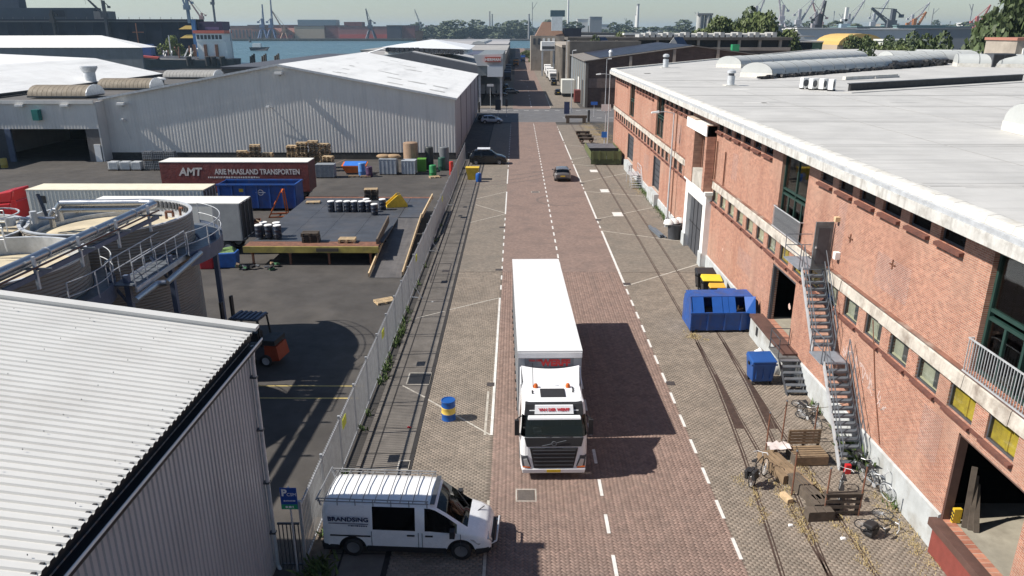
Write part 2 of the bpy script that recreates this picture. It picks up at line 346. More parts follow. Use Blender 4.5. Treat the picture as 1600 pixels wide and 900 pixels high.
# --- markings
def mark(parent, x0, x1, y0, y1, m=PAINT, z=.019): flat([rect(x0,x1,y0,y1)], z).build('road_marking', m, parent)
def line(parent, p, q, wd=.1, m=THINP, z=.018):
    p = Vector((*p, 0)); q = Vector((*q, 0)); n = (q-p).normalized().cross(Vector((0,0,1)))*wd/2
    MB().add([(v.x, v.y, z) for v in (p-n, q-n, q+n, p+n)], [(3,2,1,0)]).build('road_marking', m, parent)
y = 14.7
while y < 138:
    if not (24.6 < y < 24.9): mark(road, XC-.06, XC+.06, y, y+1.05)
    y += 2.15
y = 13.5
while y < 46: mark(road, XR-.06, XR+.06, y, y+1.08); y += 2.12
for a, b in ((47,61.4),(65.7,77.9),(82.9,94.7),(98.5,112),(116,128)):
    mark(road, XR-.08, XR+.08, a, b)
for y in (62.3,64,79,80.8,96,113.5,130,133): mark(road, XR-.06, XR+.06, y, y+.9)
for p, q in (((7.3,47),(13.3,52)),((7.3,61.4),(13.2,58.2)),((7.3,65.7),(13.2,70.4)),((7.3,77.9),(13.2,75.4)),((7.3,82.9),(12.9,88.4)),((7.3,94.6),(9.6,93.6)),((7.3,98.5),(9.7,101)),((7.3,112),(9.8,110))): line(park_r, p, q, .11)
mark(park_l, XL-.10, XL+.02, 27.6, 44.6)
mark(park_l, XL-.36, XL-.26, 27.6, 31.6, THINP); mark(park_l, XL-.05, XL+.05, 14, 23, THINP)
for p, q in (((-4.1,42.4),(-1.05,44.6)),((-4.05,30.8),(-1.05,27.6)),((-4.1,64.2),(-1.05,67.5)),((-4.1,74),(-1.05,77.6)),((-3.9,71.4),(-1.05,67.9))): line(park_l, p, q, .09)
line(slabs, (-5.9,41), (-4.3,42.2), .09); line(slabs, (-5.4,32.2), (-4.2,31), .09)
mark(park_l, XL-.07, XL+.05, 67.5, 77.6); mark(park_l, XL-.07, XL+.05, 82, 91)
y = 46.2
while y < 66: mark(park_l, XL-.06, XL+.04, y, y+.9); y += 2.1
y = 93
while y < 138: mark(park_l, XL-.06, XL+.06, y, y+.8); y += 2.4
for y in (170,174,178,182,190,200,214,232): mark(road, XC+.1, XC+.25, y, y+2.5)
for x in np.arange(-16, 26, 2.2): mark(cross, x, x+1.0, 162.2, 162.5); 
for x in np.arange(9, 30, 2.2): mark(cross, x, x+1.0, 148, 148.3)
line(road, (7.5,168), (7.7,205), .14, THINP)
for x, y in ((9.35,90.0),(9.35,78.2),(9.35,67.5)): mark(park_r, x-.45, x+.45, y-.8, y+.8, PAINT)
TYRE = mat('tyre_rubber_mark', (.125,.098,.086), .9, var=.3, scale=2, dirt=(.2,.145,.122), dscale=1.5, damt=.95)
def arc_mark(cx, cy, r, a0, a1, wd=.22):
    n = 24; m = MB(); pts = [(cx+q*math.cos(a0+(a1-a0)*i/n), cy+q*math.sin(a0+(a1-a0)*i/n), .0185) for i in range(n+1) for q in (r-wd/2, r+wd/2)]
    m.add(pts, [(2*i,2*i+1,2*i+3,2*i+2) for i in range(n)]).build('tyre_mark', TYRE, road)
for cx, cy, r, a0, a1 in ((4.5,73.5,2.4,2.2,5.2),(-8,95,13,-1.45,-.55),(-8,95,14.6,-1.4,-.6),(-9,103,18,-1.2,-.55),(5.2,92,30,2.9,3.25),(6.9,92,30,2.9,3.3)): arc_mark(cx, cy, r, a0, a1)
# --- rails set in the paving
def rail(pts, base):
    for off in (0, 1.44):
        m = MB()
        for (x0,y0),(x1,y1) in zip(pts, pts[1:]):
            for o, wd, z in ((0,.07,.018),(.11,.045,.0175)):
                a, b = x0+off+o, x1+off+o
                m.add([(a-wd/2,y0,z),(a+wd/2,y0,z),(b+wd/2,y1,z),(b-wd/2,y1,z)], [(0,1,2,3)])
        m.build('rail', RAIL, base)
rail([(9.72,9),(9.72,30),(9.82,40),(9.9,60),(9.86,139)], park_r)
rail([(7.95,14),(8.23,19.1),(8.48,21.2),(9.03,26.1),(9.25,28.6),(9.56,32.4),(9.78,37.5)], park_r)
# rail wedge at the switch
for x in (9.45, 10.9): MB().add([(x-.1,28.2,.0165),(x+.3,28.2,.0165),(x+.42,33.5,.0165),(x+.3,33.5,.0165)], [(0,1,2,3)]).build('switch_plate', RAIL, park_r)
# --- iron covers and gullies
def cover(x, y, a, b, m=IRON, parent=road, frame=True):
    o = MB().box(x-a/2, x+a/2, y-b/2, y+b/2, .004, .0215).build('manhole_cover', m, parent)
    if frame:
        f = MB(); t = .05
        for r in ((x-a/2-t-.03,x+a/2+t+.03,y-b/2-t-.03,y-b/2-.03),(x-a/2-t-.03,x+a/2+t+.03,y+b/2+.03,y+b/2+t+.03),(x-a/2-t-.03,x-a/2-.03,y-b/2,y+b/2),(x+a/2+.03,x+a/2+t+.03,y-b/2,y+b/2)): f.box(*r, .004, .0205)
        f.build('cover_frame', CONC, parent)
IRON2 = mat('worn_iron', (.10,.085,.075), .7, var=.2, scale=6)
cover(.38, 23.33, .6, .62, IRON2); cover(-4.68, 32.95, 1.0, 1.15, BLACK, slabs); cover(-4.35, 25.3, .32, .5, BLACK, slabs)
cover(-1.2, 32.34, .36, .4, IRON, park_l, False); cover(7.42, 32.5, .4, .42, IRON, park_r, False); cover(7.4, 47.4, .5, .5, IRON, park_r, False)
cover(7.35, 65.3, .5, .45, IRON, park_r, False); cover(7.3, 82.3, .5, .45, IRON, park_r, False); cover(-1.2, 50.5, .5, .4, IRON, park_l, False); cover(-1.2, 62.6, .5, .4, IRON, park_l, False)
cover(2.0, 77.5, .7, .6, IRON2, road); cover(-4.95, 50.2, .5, .5, IRON, slabs, False)
for a, b, c, d in ((-5.75,-4.7,47.6,47.66),(-5.75,-4.7,51.9,51.96),(-5.78,-5.72,47.6,51.9),(-4.73,-4.67,47.6,51.9),(-5.75,-4.7,49,49.05)):
    MB().box(a, b, c, d, .004, .021).build('hatch_frame', IRON, slabs)
for x, y in ((-5.1,66.8),(-4.6,66.2),(-4.9,70.4)): cover(x, y, .35, .5, BLACK, slabs, False)
MB().box(-4.14,-4.02,12,139,.001,.0205).build('drain_slot', DARKJ, slabs)
# kerb at the fence foot
y = 14
while y < 97:
    MB().box(-6.16, -6.0, y+.01, y+1.0-.01, 0, .10).build('kerb', SLAB, slabs); y += 1.0
# a few light spots: litter
def litter(x, y, s, m):
    o = MB().hull([(x-s,y-s*.6,.02),(x+s*.8,y-s*.5,.02),(x+s,y+s*.6,.02),(x-s*.7,y+s*.7,.02),(x-s*.6,y-s*.3,.02+s*.5),(x+s*.5,y-s*.4,.02+s*.6),(x+s*.6,y+s*.4,.02+s*.4),(x-s*.5,y+s*.4,.02+s*.55)]).build('litter', m)
    return o
LIT = mat('litter_white', (.7,.7,.68), .7)
for x, y, s, w_ in ((-9.0,34,.0,0),(-4.55,28.2,.09,'crumpled reddish scrap on the slabs beside the fence foot'),(-5.2,43.8,.08,'white scrap on the slabs near the ramp end'),(9.0,24.6,.12,'white plastic scrap beside the pallet corner'),(9.4,21.6,.1,'small white scrap on dry grass between rails'),(10.9,20.9,.11,'white scrap on dry grass before the loading dock')):
    if s: tag(litter(x, y, s, LIT if y != 28.2 else REDT), w_, 'litter', 'bits of litter on the paving')

# ---------------------------------------------------------------- brick warehouse (right)
wh = thing('brick_warehouse', 'long salmon brick warehouse with pale flat roof and white fascia along the rails', 'warehouse', (XW, 60, 0))
def wall_open(u0, u1, z0, z1, holes, xf, th, ax='x'):
    """wall in plane; ax 'x': plane x=xf spanning y; ax 'y': plane y=xf spanning x; inner side at xf+th; holes (u0,u1,z0,z1)"""
    us = sorted({u0, u1, *[h for q in holes for h in q[:2] if u0 < h < u1]}); zs = sorted({z0, z1, *[h for q in holes for h in q[2:] if z0 < h < z1]})
    def solid(i, j):
        if i < 0 or j < 0 or i >= len(us)-1 or j >= len(zs)-1: return False
        c, d = (us[i]+us[i+1])/2, (zs[j]+zs[j+1])/2
        return not any(a < c < b and e < d < f for a, b, e, f in holes)
    m = MB()
    def P(u, t, z): return (xf+t, u, z) if ax == 'x' else (u, xf+t, z)
    for i in range(len(us)-1):
        for j in range(len(zs)-1):
            if not solid(i, j): continue
            a, b, c, d = us[i], us[i+1], zs[j], zs[j+1]
            m.add([P(a,0,c),P(b,0,c),P(b,0,d),P(a,0,d)], [(0,3,2,1)]); m.add([P(a,th,c),P(b,th,c),P(b,th,d),P(a,th,d)], [(0,1,2,3)])
            for di, dj, e in ((-1,0,((a,c),(a,d))),(1,0,((b,c),(b,d))),(0,-1,((a,c),(b,c))),(0,1,((a,d),(b,d)))):
                if not solid(i+di, j+dj):
                    (p, q), (r, s) = e; m.add([P(p,0,q),P(r,0,s),P(r,th,s),P(p,th,q)], [(0,1,2,3)])
    return m
TALL = [(17.0,20.5),(34.65,38.3),(70.4,74.3),(88.6,92.3)]      # tall glazed openings, bay of 18 m
MID = [17.9+2.0*i for i in range(17)] + [59.3+2.0*i for i in range(23)]
MID = [y for y in MID if not (50.3 < y < 58)]
CL = [21.95+2*i for i in range(6)] + [39.9+2*i for i in range(6)] + [58.6+2*i for i in range(6)] + [76.0+2*i for i in range(6)] + [94+2*i for i in range(6)] + [8.5,10.5,12.5,14.5]
holes = [(a, b, 6.35, 10.1) for a, b in TALL] + [(y, y+1.35, 4.8, 5.68) for y in MID] + [(y, y+1.38, 9.66, 10.3) for y in CL]
holes += [(17.0,20.35,1.25,4.35),(34.55,37.95,1.25,4.4),(52.1,56.9,0,4.3),(52.0,55.0,6.5,9.1),(70.7,74.4,1.3,4.4),(87.6,92.3,1.3,4.3)]
wall = wall_open(6, 106.5, 0, 10.5, holes, XW, .35).build('wall', BRICK, wh, world=True)
BRICK2 = brick_mat('infill_brick', (.40,.175,.12), (.27,.115,.085), (.50,.44,.38), msize=.02, dirt=(.36,.22,.16), damt=.5)
for a, b_, c_, d_ in ((24.6,27.1,6.9,8.2),(30.2,31.0,7.1,9.3),(41.5,44.2,2.4,3.6),(62.5,65.0,7.0,8.6),(21.2,22.4,2.6,4.3),(46.0,47.1,7.2,8.8),(77,80,2.2,3.8)): MB().box(XW-.004,XW-.001,a,b_,c_,d_).build('brick_infill', BRICK2, wh, world=True)
mats_end = MB()
mats_end.add([(XW,106.5,0),(85,220,0),(85,220,10.5),(XW,106.5,10.5)], [(0,1,2,3)]).build('end_wall', BRICK, wh, world=True); MB().box(XW+.35,110,6,6.3,0,10.5).build('end_wall', BRICK, wh, world=True)
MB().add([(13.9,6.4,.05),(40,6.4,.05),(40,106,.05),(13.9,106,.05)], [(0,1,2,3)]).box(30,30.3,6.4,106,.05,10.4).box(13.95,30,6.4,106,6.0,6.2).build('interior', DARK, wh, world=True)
# roof
roof = MB().prism([(12.95,6),(110,6),(110,235),(85,222),(12.95,106.9)], 'z', 10.5, 10.95).build('roof', MEMBR, wh, world=True)
e = MB(); e.prism([(12.98,10.955),(13.05,11.16),(13.35,11.2),(13.75,11.05),(14.0,10.955)], 'y', 6, 106.8); e.build('roof_edge_roll', MEMB2, wh, world=True, ang=50)
for y in np.arange(7.5, 106, 1.3):
    y += U(-.2,.2); MB().prism([(12.972,10.957),(13.045,11.168),(13.35,11.208),(13.757,11.056),(14.01,10.957)], 'y', y, y+.03).build('seam', MEMBR, wh, world=True)
MB().box(12.80,12.95,6,106.9,10.44,10.80).build('fascia', FASC, wh, world=True)
MB().box(12.83,12.95,6,106.9,10.805,10.95).build('gutter', STEEL, wh, world=True)
MB().box(12.955,13.59,6,106.5,10.40,10.495).build('soffit', FASC, wh, world=True)
MB().prism([(12.95,106.9),(85,222),(85.3,221.8),(13.35,106.7)], 'z', 10.957, 11.15).build('roof_edge_roll', MEMB2, wh, world=True)
# membrane seams and low steps on the roof
for y in (16,25.5,35,44.6,54,63.5,73,83): MB().box(14.2, 60, y, y+.10, 10.955, 10.963).box(14.2, 60, y+.55, y+.62, 10.955, 10.960).build('roof_seam', MEMBR, wh, world=True)
for x in (20,26.2,33,40,48): MB().box(x, x+.05, 12, 84, 10.956, 10.962).build('roof_seam', mat('seam_dirt', (.38,.375,.36), .8), wh, world=True)
rg = random.Random(77)
for k in range(26):
    x, y, a, b_ = rg.uniform(15,48), rg.uniform(18,100), rg.uniform(.5,2.2), rg.uniform(.5,1.6); MB().box(x,x+a,y,y+b_,10.951,10.957).build('membrane_patch', mat('patch_%d' % (k % 3), [(.43,.42,.40),(.37,.365,.35),(.55,.54,.51)][k % 3], .75, var=.1), wh, world=True)
# lintel band, plinth
for a, b in ((6,51.2),(57.9,106.5)):
    y = a
    while y < b - .1:
        d = min(U(2.2,3.6), b - y); pr = U(.10,.14)
        MB().hull([(XW-pr,y+.01,5.74+U(-.03,.03)),(XW-.002,y+.01,5.72),(XW-.002,y+d-.01,5.72),(XW-pr,y+d-.01,5.74),(XW-pr+.03,y+.01,6.16),(XW-.002,y+.01,6.3),(XW-.002,y+d-.01,6.3),(XW-pr+.03,y+d-.01,6.16)]).build('lintel', CONCW, wh, world=True); y += d
    MB().box(XW-.17, XW-.003, a, b, 6.30, 6.335).build('lintel_cap', mat('rust_cap', (.2,.1,.07), .8, var=.3, dirt=(.4,.37,.32), dscale=1, damt=.8), wh, world=True)
for a, b, h0, h1 in ((20.35,33.5,1.36,1.02),(38.2,51.4,1.0,.85),(57.8,70.6,.8,.8),(74.5,87.5,.8,.75),(92.4,106.5,.75,.7)):
    MB().hull([(XW-.09,a,0),(XW-.002,a,0),(XW-.002,b,0),(XW-.09,b,0),(XW-.09,a,h0),(XW-.002,a,h0+.04),(XW-.002,b,h1+.04),(XW-.09,b,h1)]).build('plinth', PLINTH, wh, world=True)
# window kinds: frame mesh with pane and sill below it
def frame_mesh(w_, h_, bars_y=(), bars_z=(), t=.06, d=.08):
    m = MB(); m.box(0,d,0,t,0,h_).box(0,d,w_-t,w_,0,h_).box(0,d,t,w_-t,0,t).box(0,d,t,w_-t,h_-t,h_)
    for b in bars_y: m.box(.005,d-.005,b-t/2,b+t/2,t,h_-t)
    for b in bars_z: m.box(.01,d-.01,t,w_-t,b-t/2,b+t/2)
    return m
def shared(mb, name, m):
    me = bpy.data.meshes.new(name); me.from_pydata(mb.v, [], mb.f); me.materials.append(m); return me
fm_mid = shared(frame_mesh(1.35,.88), 'window', DGREY); fm_cl = shared(frame_mesh(1.38,.64), 'window', DGREY)
pm_mid = shared(MB().box(.03,.04,.06,1.29,.06,.82), 'pane', GLASS); pm_cl = shared(MB().box(.03,.04,.06,1.32,.06,.58), 'pane', DGLASS)
sill_m = shared(MB().hull([(-.34,-.04,-.14),(-.2,-.04,-.14),(-.2,1.42,-.14),(-.34,1.42,-.14),(-.34,-.04,-.05),(-.003,-.04,.0),(-.003,1.42,.0),(-.34,1.42,-.05)]), 'sill', BRICKD)
sill_c = shared(MB().hull([(-.36,-.06,-.17),(-.2,-.06,-.17),(-.2,1.44,-.17),(-.36,1.44,-.17),(-.36,-.06,-.06),(-.003,-.06,-.0),(-.003,1.44,-.0),(-.36,1.44,-.06)]), 'sill', BRICKD)
YB = mat('yellow_sheeting', (.55,.38,.03), .7, var=.3, scale=2, dirt=(.12,.09,.02), dscale=1.2, damt=.8)
CREAM = mat('cream_interior', (.55,.50,.36), .8, var=.2, scale=2)
GREYB = mat('grey_interior', (.34,.33,.27), .8, var=.3, scale=1.5)
for y in MID:
    wd = place('window', fm_mid, wh, (.06, y-60, 4.8)); place('pane', pm_mid, wd); place('sill', sill_m, wd, (.14,0,0))
    k = 'y' if y < 21.5 or 35.5 < y < 37 or 31 < y < 34 else 'c'
    if y < 58:
        if k == 'y': MB().box(.10,.12,.06,1.29,.06,.82).box(.07,.1,.5,.6,.06,.82).build('lining', YB, wd)
        else:
            MB().box(.14,.16,.06,1.29,.06,.82).build('interior_board', CREAM if y > 39 else GREYB, wd); MB().box(.10,.13,.06,.5+.02*((y*7) % 9),.06,.82).build('inner_board', DGREY if y < 39 else GREYB, wd); MB().box(.09,.3,.06,1.3,.03,.10).build('lining', CREAM, wd)  # board added close behind the pane stands for the deeper sunlit interior
for y in CL:
    wd = place('window', fm_cl, wh, (.1, y-60, 9.66)); place('pane', pm_cl, wd); place('sill', sill_c, wd, (.1,0,0))
for y in MID[:-1]:
    if y < 105: MB().box(XW-.05, XW-.003, y+1.36, y+1.98, 4.66, 4.78).build('string_course', BRICKD, wh, world=True)
BAL = shared(MB().box(-.011,.011,-.011,.011,.02,1.03), "baluster", STEEL)
# tall green windows
for i, (a, b) in enumerate(TALL):
    W_ = b - a
    wd = place('tall_window', shared(frame_mesh(W_, 3.75, (W_/2,), (1.75,2.0), .1, .14), 'tall_window', GREENF), wh, (.16, a-60, 6.35))
    for k in range(2):
        MB().box(.05,.06,.1+k*W_/2,W_/2-.06+k*(W_/2-.04),2.05,3.65).build('pane', DGLASS if i > 1 else GLASS, wd)
        if not (i == 0 and k == 0): MB().box(.05,.06,.1+k*W_/2,W_/2-.06+k*(W_/2-.04),.1,1.7).build('pane', GLASS, wd)
    if i < 2:
        for k in (.25,.75): MB().box(.02,.1,W_*k-.05,W_*k+.05,.1,1.7).build('door_stile', GREENF, wd)
        # balcony rail
        r = MB(); x = -.32
        for z in (.0,1.05): r.box(x-.02,x+.02,-.1,W_+.1,z-.02,z+.02)
        r.box(x,-.0,-.1,-.06,1.03,1.07).box(x,0,W_+.06,W_+.1,1.03,1.07)
        r.build('balcony_rail', STEEL, wd)
        for yy in np.arange(-.08, W_+.09, .125): place("baluster", BAL, wd, (x, yy, 0))
        if i == 1: MB().box(x+.025,x+.032,0,W_,.05,.98).build('balcony_screen', DGLASS, wd)
# ---- doors, gate and dock of the brick warehouse
DOCKC = mat('dock_concrete', (.30,.275,.22), .9, var=.2, scale=1, dirt=(.15,.13,.1), dscale=.9, damt=.7)
BROWN = mat('brown_steel_paint', (.10,.055,.045), .6, var=.2, scale=2)
def wp(mb, name, m, **k): return mb.build(name, m, wh, world=True, **k)
# near loading door: steel frame, dock slab with brown edge beam and red face
d = wp(MB().box(13.62,13.9,20.28,20.36,1.25,4.36).box(13.62,13.9,16.9,20.36,4.28,4.37), 'door_frame', BROWN)
wp(MB().box(13.62,29.9,6.5,21.2,.06,1.22), 'dock_floor', DOCKC)
wp(MB().box(13.25,13.615,6,20.4,1.0,1.26), 'dock_edge_beam', BROWN)
wp(MB().box(13.38,13.6,6,20.3,0,.998), 'dock_face', REDP)
wp(MB().obox((13.95,20.15,1.5),(.25,.12,.5),0), 'corner_guard', YEL)
for k in (0,.17,.34): wp(MB().obox((13.822,20.15,1.36+k*.75),(.01,.125,.06),0,.6), 'guard_stripe', BLACK)
for i in range(3): wp(MB().bar((14.1+.12*i,19.9-.12*i,1.23),(14.25+.1*i,20.25,3.2-.3*i),.16,.05), 'leaning_board', TIMBD)
# two small dock doors further on
for a, b, z, hd in ((34.55,37.95,1.25,4.4),(70.7,74.4,1.3,4.4),(87.6,92.3,1.3,4.3)):
    wp(MB().box(13.64,13.8,a,a+.1,z,hd).box(13.64,13.8,b-.1,b,z,hd).box(13.64,13.8,a+.1,b-.1,hd-.12,hd), 'door_frame', DGREY)
    if a > 60:
        wp(MB().box(13.78,13.84,a+.1,b-.1,z,hd-.12), 'door_leaf', DGREY)
        for k in range(5): wp(MB().box(13.75,13.779,a+.1,b-.1,z+.15+k*.55,z+.2+k*.55), 'door_rail', BLACK)
wp(MB().box(13.9,18,34,38.2,1.1,1.24), 'dock_floor', DOCKC)
wp(MB().box(14.6,14.65,34.6,37.9,3.9,4.35), 'roller_box', STEEL)
wp(MB().box(15.2,15.25,36.0,37.0,1.3,3.6), 'inner_panel', WHITEP)
wp(MB().box(15.4,15.9,34.8,35.8,1.25,2.2), 'stacked_carton', DGREY)
wp(MB().box(12.95,13.6,33.3,38.6,0,1.1), 'dock_wall', PLINTH); wp(MB().box(12.88,13.6,33.2,38.65,1.102,1.26), 'dock_edge_beam', BROWN)
wp(MB().box(12.944,12.95,37.2,37.55,.45,.95), 'vent_grille', BLACK)
for a, z in ((70.5,.0),(87.4,0)): wp(MB().box(13.15,13.6,a,a+4,.0,1.2), 'dock_wall', PLINTH)
# big white surround with dark sliding gate, bay above
WSUR = mat('white_surround', (.80,.80,.78), .6, var=.05, dirt=(.5,.46,.4), dscale=1, damt=.35)
wp(MB().box(13.2,13.6,51.3,52.1,.0,5.2), 'gate_pier', WSUR); wp(MB().box(13.2,13.6,56.9,57.8,.0,5.2), 'gate_pier', WSUR)
wp(MB().box(13.18,13.6,52.1,56.9,4.32,5.2), 'gate_head', WSUR); wp(MB().box(13.05,13.6,51.1,58,5.2,5.42), 'gate_cornice', WSUR)
wp(MB().box(13.1,13.6,51.2,52.0,5.0,0.0) if False else MB().box(13.12,13.198,51.25,52.15,0,1.0), 'pier_foot', PLINTH); wp(MB().box(13.12,13.198,56.85,57.85,0,1.0), 'pier_foot', PLINTH)
for k in range(4):
    wp(MB().box(13.5,13.56,52.1+k*1.2,53.28+k*1.2,.02,4.3), 'gate_panel', DGREY)
    wp(MB().box(13.47,13.499,52.12+k*1.2,52.17+k*1.2,.02,4.3).box(13.47,13.499,52.17+k*1.2,53.28+k*1.2,2.1,2.16), 'gate_batten', BLACK)
wp(MB().box(12.95,13.55,51.4,51.95,5.42,9.95), 'brick_pier', BRICK); wp(MB().box(12.95,13.55,55.1,57.6,5.42,9.95), 'brick_pier', BRICK)
wp(MB().box(12.88,13.55,51.4,57.6,9.2,9.9) , 'white_panel', WSUR)
wp(MB().box(13.0,13.58,51.96,55.09,5.43,6.5), 'sill_block', CONC)
tw = place('tall_window', shared(frame_mesh(3.0,2.6,(1,2),(.85,1.7),.06,.1), 'tall_window', DGREY), wh, (.1,52-60,6.5))
for k in range(3): MB().box(.05,.06,.06+k,.97+k,.06,2.5).build('pane', DGLASS, tw)
# graffiti: flat white scribble sprayed on the bricks
gr = MB(); rg = random.Random(3)
for k in range(15):
    y0 = 28.6 - k*.27; z0 = 3.6 - .05*k + rg.uniform(-.1,.1); pts = [(XW-.006, y0 + rg.uniform(-.18,.18), z0 + rg.uniform(-.35,.35)) for _ in range(4)]
    for p, q in zip(pts, pts[1:]):
        p, q = Vector(p), Vector(q); n = (q-p).normalized().cross(Vector((1,0,0)))*.022; gr.add([p-n,q-n,q+n,p+n], [(0,1,2,3)])
wp(gr, 'graffiti', mat('sprayed_white', (.58,.46,.42), .8, var=.2, scale=5), kind='stuff')
for y, z, s in ((35.0,3.0,.2),(47.5,2.4,.15)):
    m = MB(); rg = random.Random(int(y)); m.add([(XW-.004,y+math.cos(a)*s*rg.uniform(.5,1),z+math.sin(a)*s*rg.uniform(.5,1.1)) for a in np.arange(0,6.28,.4)], [tuple(range(16))]); wp(m, 'pale_patch', mat('lime_bloom', (.56,.40,.33), .9, var=.25, scale=8))
# pipes and small fittings on the wall
for y0, z0, z1, m in ((57.95,0.8,9.9,RUST),(50.8,6.4,9.0,RUST),(64.2,.7,9.9,RUST),(48.6,6.4,8.6,RUST)): wp(MB().cyl((XW-.08,y0,z0),(XW-.08,y0,z1),.045,n=6), 'downpipe', m)
for y in (25.9,29.5): wp(MB().box(XW-.04,XW-.002,y-.2,y+.2,8.0,8.05).box(XW-.04,XW-.002,y-.025,y+.025,7.85,8.2), 'tie_anchor', RUST)
wp(MB().tube([(XW-.03,26.6,5.6),(XW-.03,25.6,3.2),(XW-.03,24.6,1.4)], .02), 'conduit', RUST)
# ---- fire escape
fe = thing('fire_escape', 'grey steel fire escape stair with two flights down the brick wall', 'staircase', (12.9, 28, 0))
def fp(mb, name, m=STEELB): return mb.build(name, m, fe, world=True)
tread = shared(MB().box(-.42,.42,-.12,.12,-.02,.02).box(-.42,.42,-.125,-.12,-.07,.02), 'tread', STEELB)
def flight(y0, z0, y1, z1, n):
    for i in range(1, n):
        t = i/n; place('tread', tread, fe, (0, y0+(y1-y0)*t-28, z0+(z1-z0)*t))
    for x in (12.45, 13.35):
        fp(MB().hull([(x-.025,y0,z0-.2),(x+.025,y0,z0-.2),(x+.025,y0,z0+.1),(x-.025,y0,z0+.1),(x-.025,y1,z1-.2),(x+.025,y1,z1-.2),(x+.025,y1,z1+.1),(x-.025,y1,z1+.1)]), 'stringer', STEEL if x < 13 else STEELB)
        for h in (.55, 1.05): fp(MB().cyl((x,y0,z0+h),(x,y1,z1+h),.022,n=6), 'handrail', STEELB)
        for k in range(5):
            t = k/4; p = (x, y0+(y1-y0)*t, z0+(z1-z0)*t); fp(MB().cyl(p, (p[0],p[1],p[2]+1.05), .02, n=6), 'rail_post', STEELB)
flight(31.2, 6.2, 28.9, 3.3, 12); flight(27.7, 3.3, 25.0, .05, 14)
PLAT = mat('chequer_plate', (.30,.34,.39), .45, metal=.4, var=.15, scale=3)
for y0, y1, z in ((31.2,33.1,6.2),(27.7,28.9,3.3)):
    fp(MB().box(12.3,13.45,y0,y1,z-.06,z), 'landing', PLAT)
    for h in (.55,1.05):
        fp(MB().cyl((12.33,y0,z+h),(12.33,y1,z+h),.022,n=6), 'handrail', STEELB)
        if z > 5: fp(MB().cyl((12.33,y1,z+h),(13.5,y1,z+h),.022,n=6), 'handrail', STEELB)
    for y in (y0,y1): fp(MB().cyl((12.33,y,z),(12.33,y,z+1.05),.02,n=6), 'rail_post', STEELB)
    for y in (y0+.1,y1-.1): fp(MB().bar((12.4,y,z-.07),(13.58,y,z-1.1),.06), 'bracket', STEELB)
dr = thing('steel_door', 'weathered grey steel door standing open at the top of the fire escape', 'door', (13.5, 31.1, 6.21))
MB().obox((-.35,0,1.05),(.75,.07,2.1)).build('leaf', mat('door_grey', (.13,.145,.15), .6, var=.35, scale=1.5, dirt=(.3,.32,.32), dscale=1.5, damt=.6), dr)
MB().obox((-.35,-.045,1.05),(.5,.02,1.6)).build('panel', DGREY, dr); MB().box(-.66,-.6,-.1,-.045,.95,1.02).build('handle', STEEL, dr)
wp(MB().box(13.4,13.6,30.7,30.9,8.4,8.6), 'wall_lamp', TIMBL); wp(MB().box(13.38,13.59,30.2,30.45,6.9,7.2), 'cable_box', WHITEP)
# small steel stair to the dock
ds = thing('dock_stair', 'short black steel stair with hoop rail up to the loading dock', 'staircase', (13.05, 31.2, 0))
for i in range(6): MB().box(-.45,.45,.05+i*.27,.3+i*.27,.16+i*.19,.2+i*.19).build('tread', STEELB, ds)
for x in (-.47,.47): MB().hull([(x-.02,0,.0),(x+.02,0,.0),(x+.02,.3,0),(x-.02,.3,0),(x-.02,1.5,1.16),(x+.02,1.5,1.16),(x+.02,1.75,1.16),(x-.02,1.75,1.16)]).build('stringer', DGREY, ds)
MB().box(-.5,.5,1.7,3.1,1.1,1.16).build('landing', mat('stair_grating', (.12,.125,.125), .6, var=.25, scale=6), ds)
for x in (-.47,):
    MB().tube([(x,1.75,1.16),(x,1.75,2.1),(x,3.0,2.1),(x,3.0,1.16)], .022).cyl((x,1.75,1.65),(x,3.0,1.65),.018,n=6).build('hoop_rail', DGREY, ds)
MB().tube([(-.47,3.05,1.16),(-.47,3.05,2.15),(.45,3.05,2.15),(.45,3.05,1.16)], .022).cyl((-.47,3.05,1.65),(.45,3.05,1.65),.018,n=6).build('hoop_rail', DGREY, ds)
# small steel stair platform far along the wall
g2 = thing('steel_stair', 'small galvanised stair platform beside the far door of the brick wall', 'staircase', (13.0, 80.6, 0))
MB().box(-.7,.5,0,2.4,1.15,1.22).build('landing', STEEL, g2)
for i in range(5): MB().box(-.7,.5,-1.3+i*.26,-1.1+i*.26,.15+i*.21,.19+i*.21).build('tread', STEEL, g2)
for x in (-.7,.45):
    MB().tube([(x,-1.2,1.0),(x,0,2.2),(x,2.4,2.2)], .03).tube([(x,-1.2,.5),(x,0,1.7),(x,2.4,1.7)], .02).build('handrail', STEEL, g2)
    for y, z in ((-1.2,0),(0,0),(1.2,1.2),(2.4,0)): MB().cyl((x,y,z),(x,y,1.0 if y < 0 else 2.2),.025,n=6).build('rail_post', STEEL, g2)
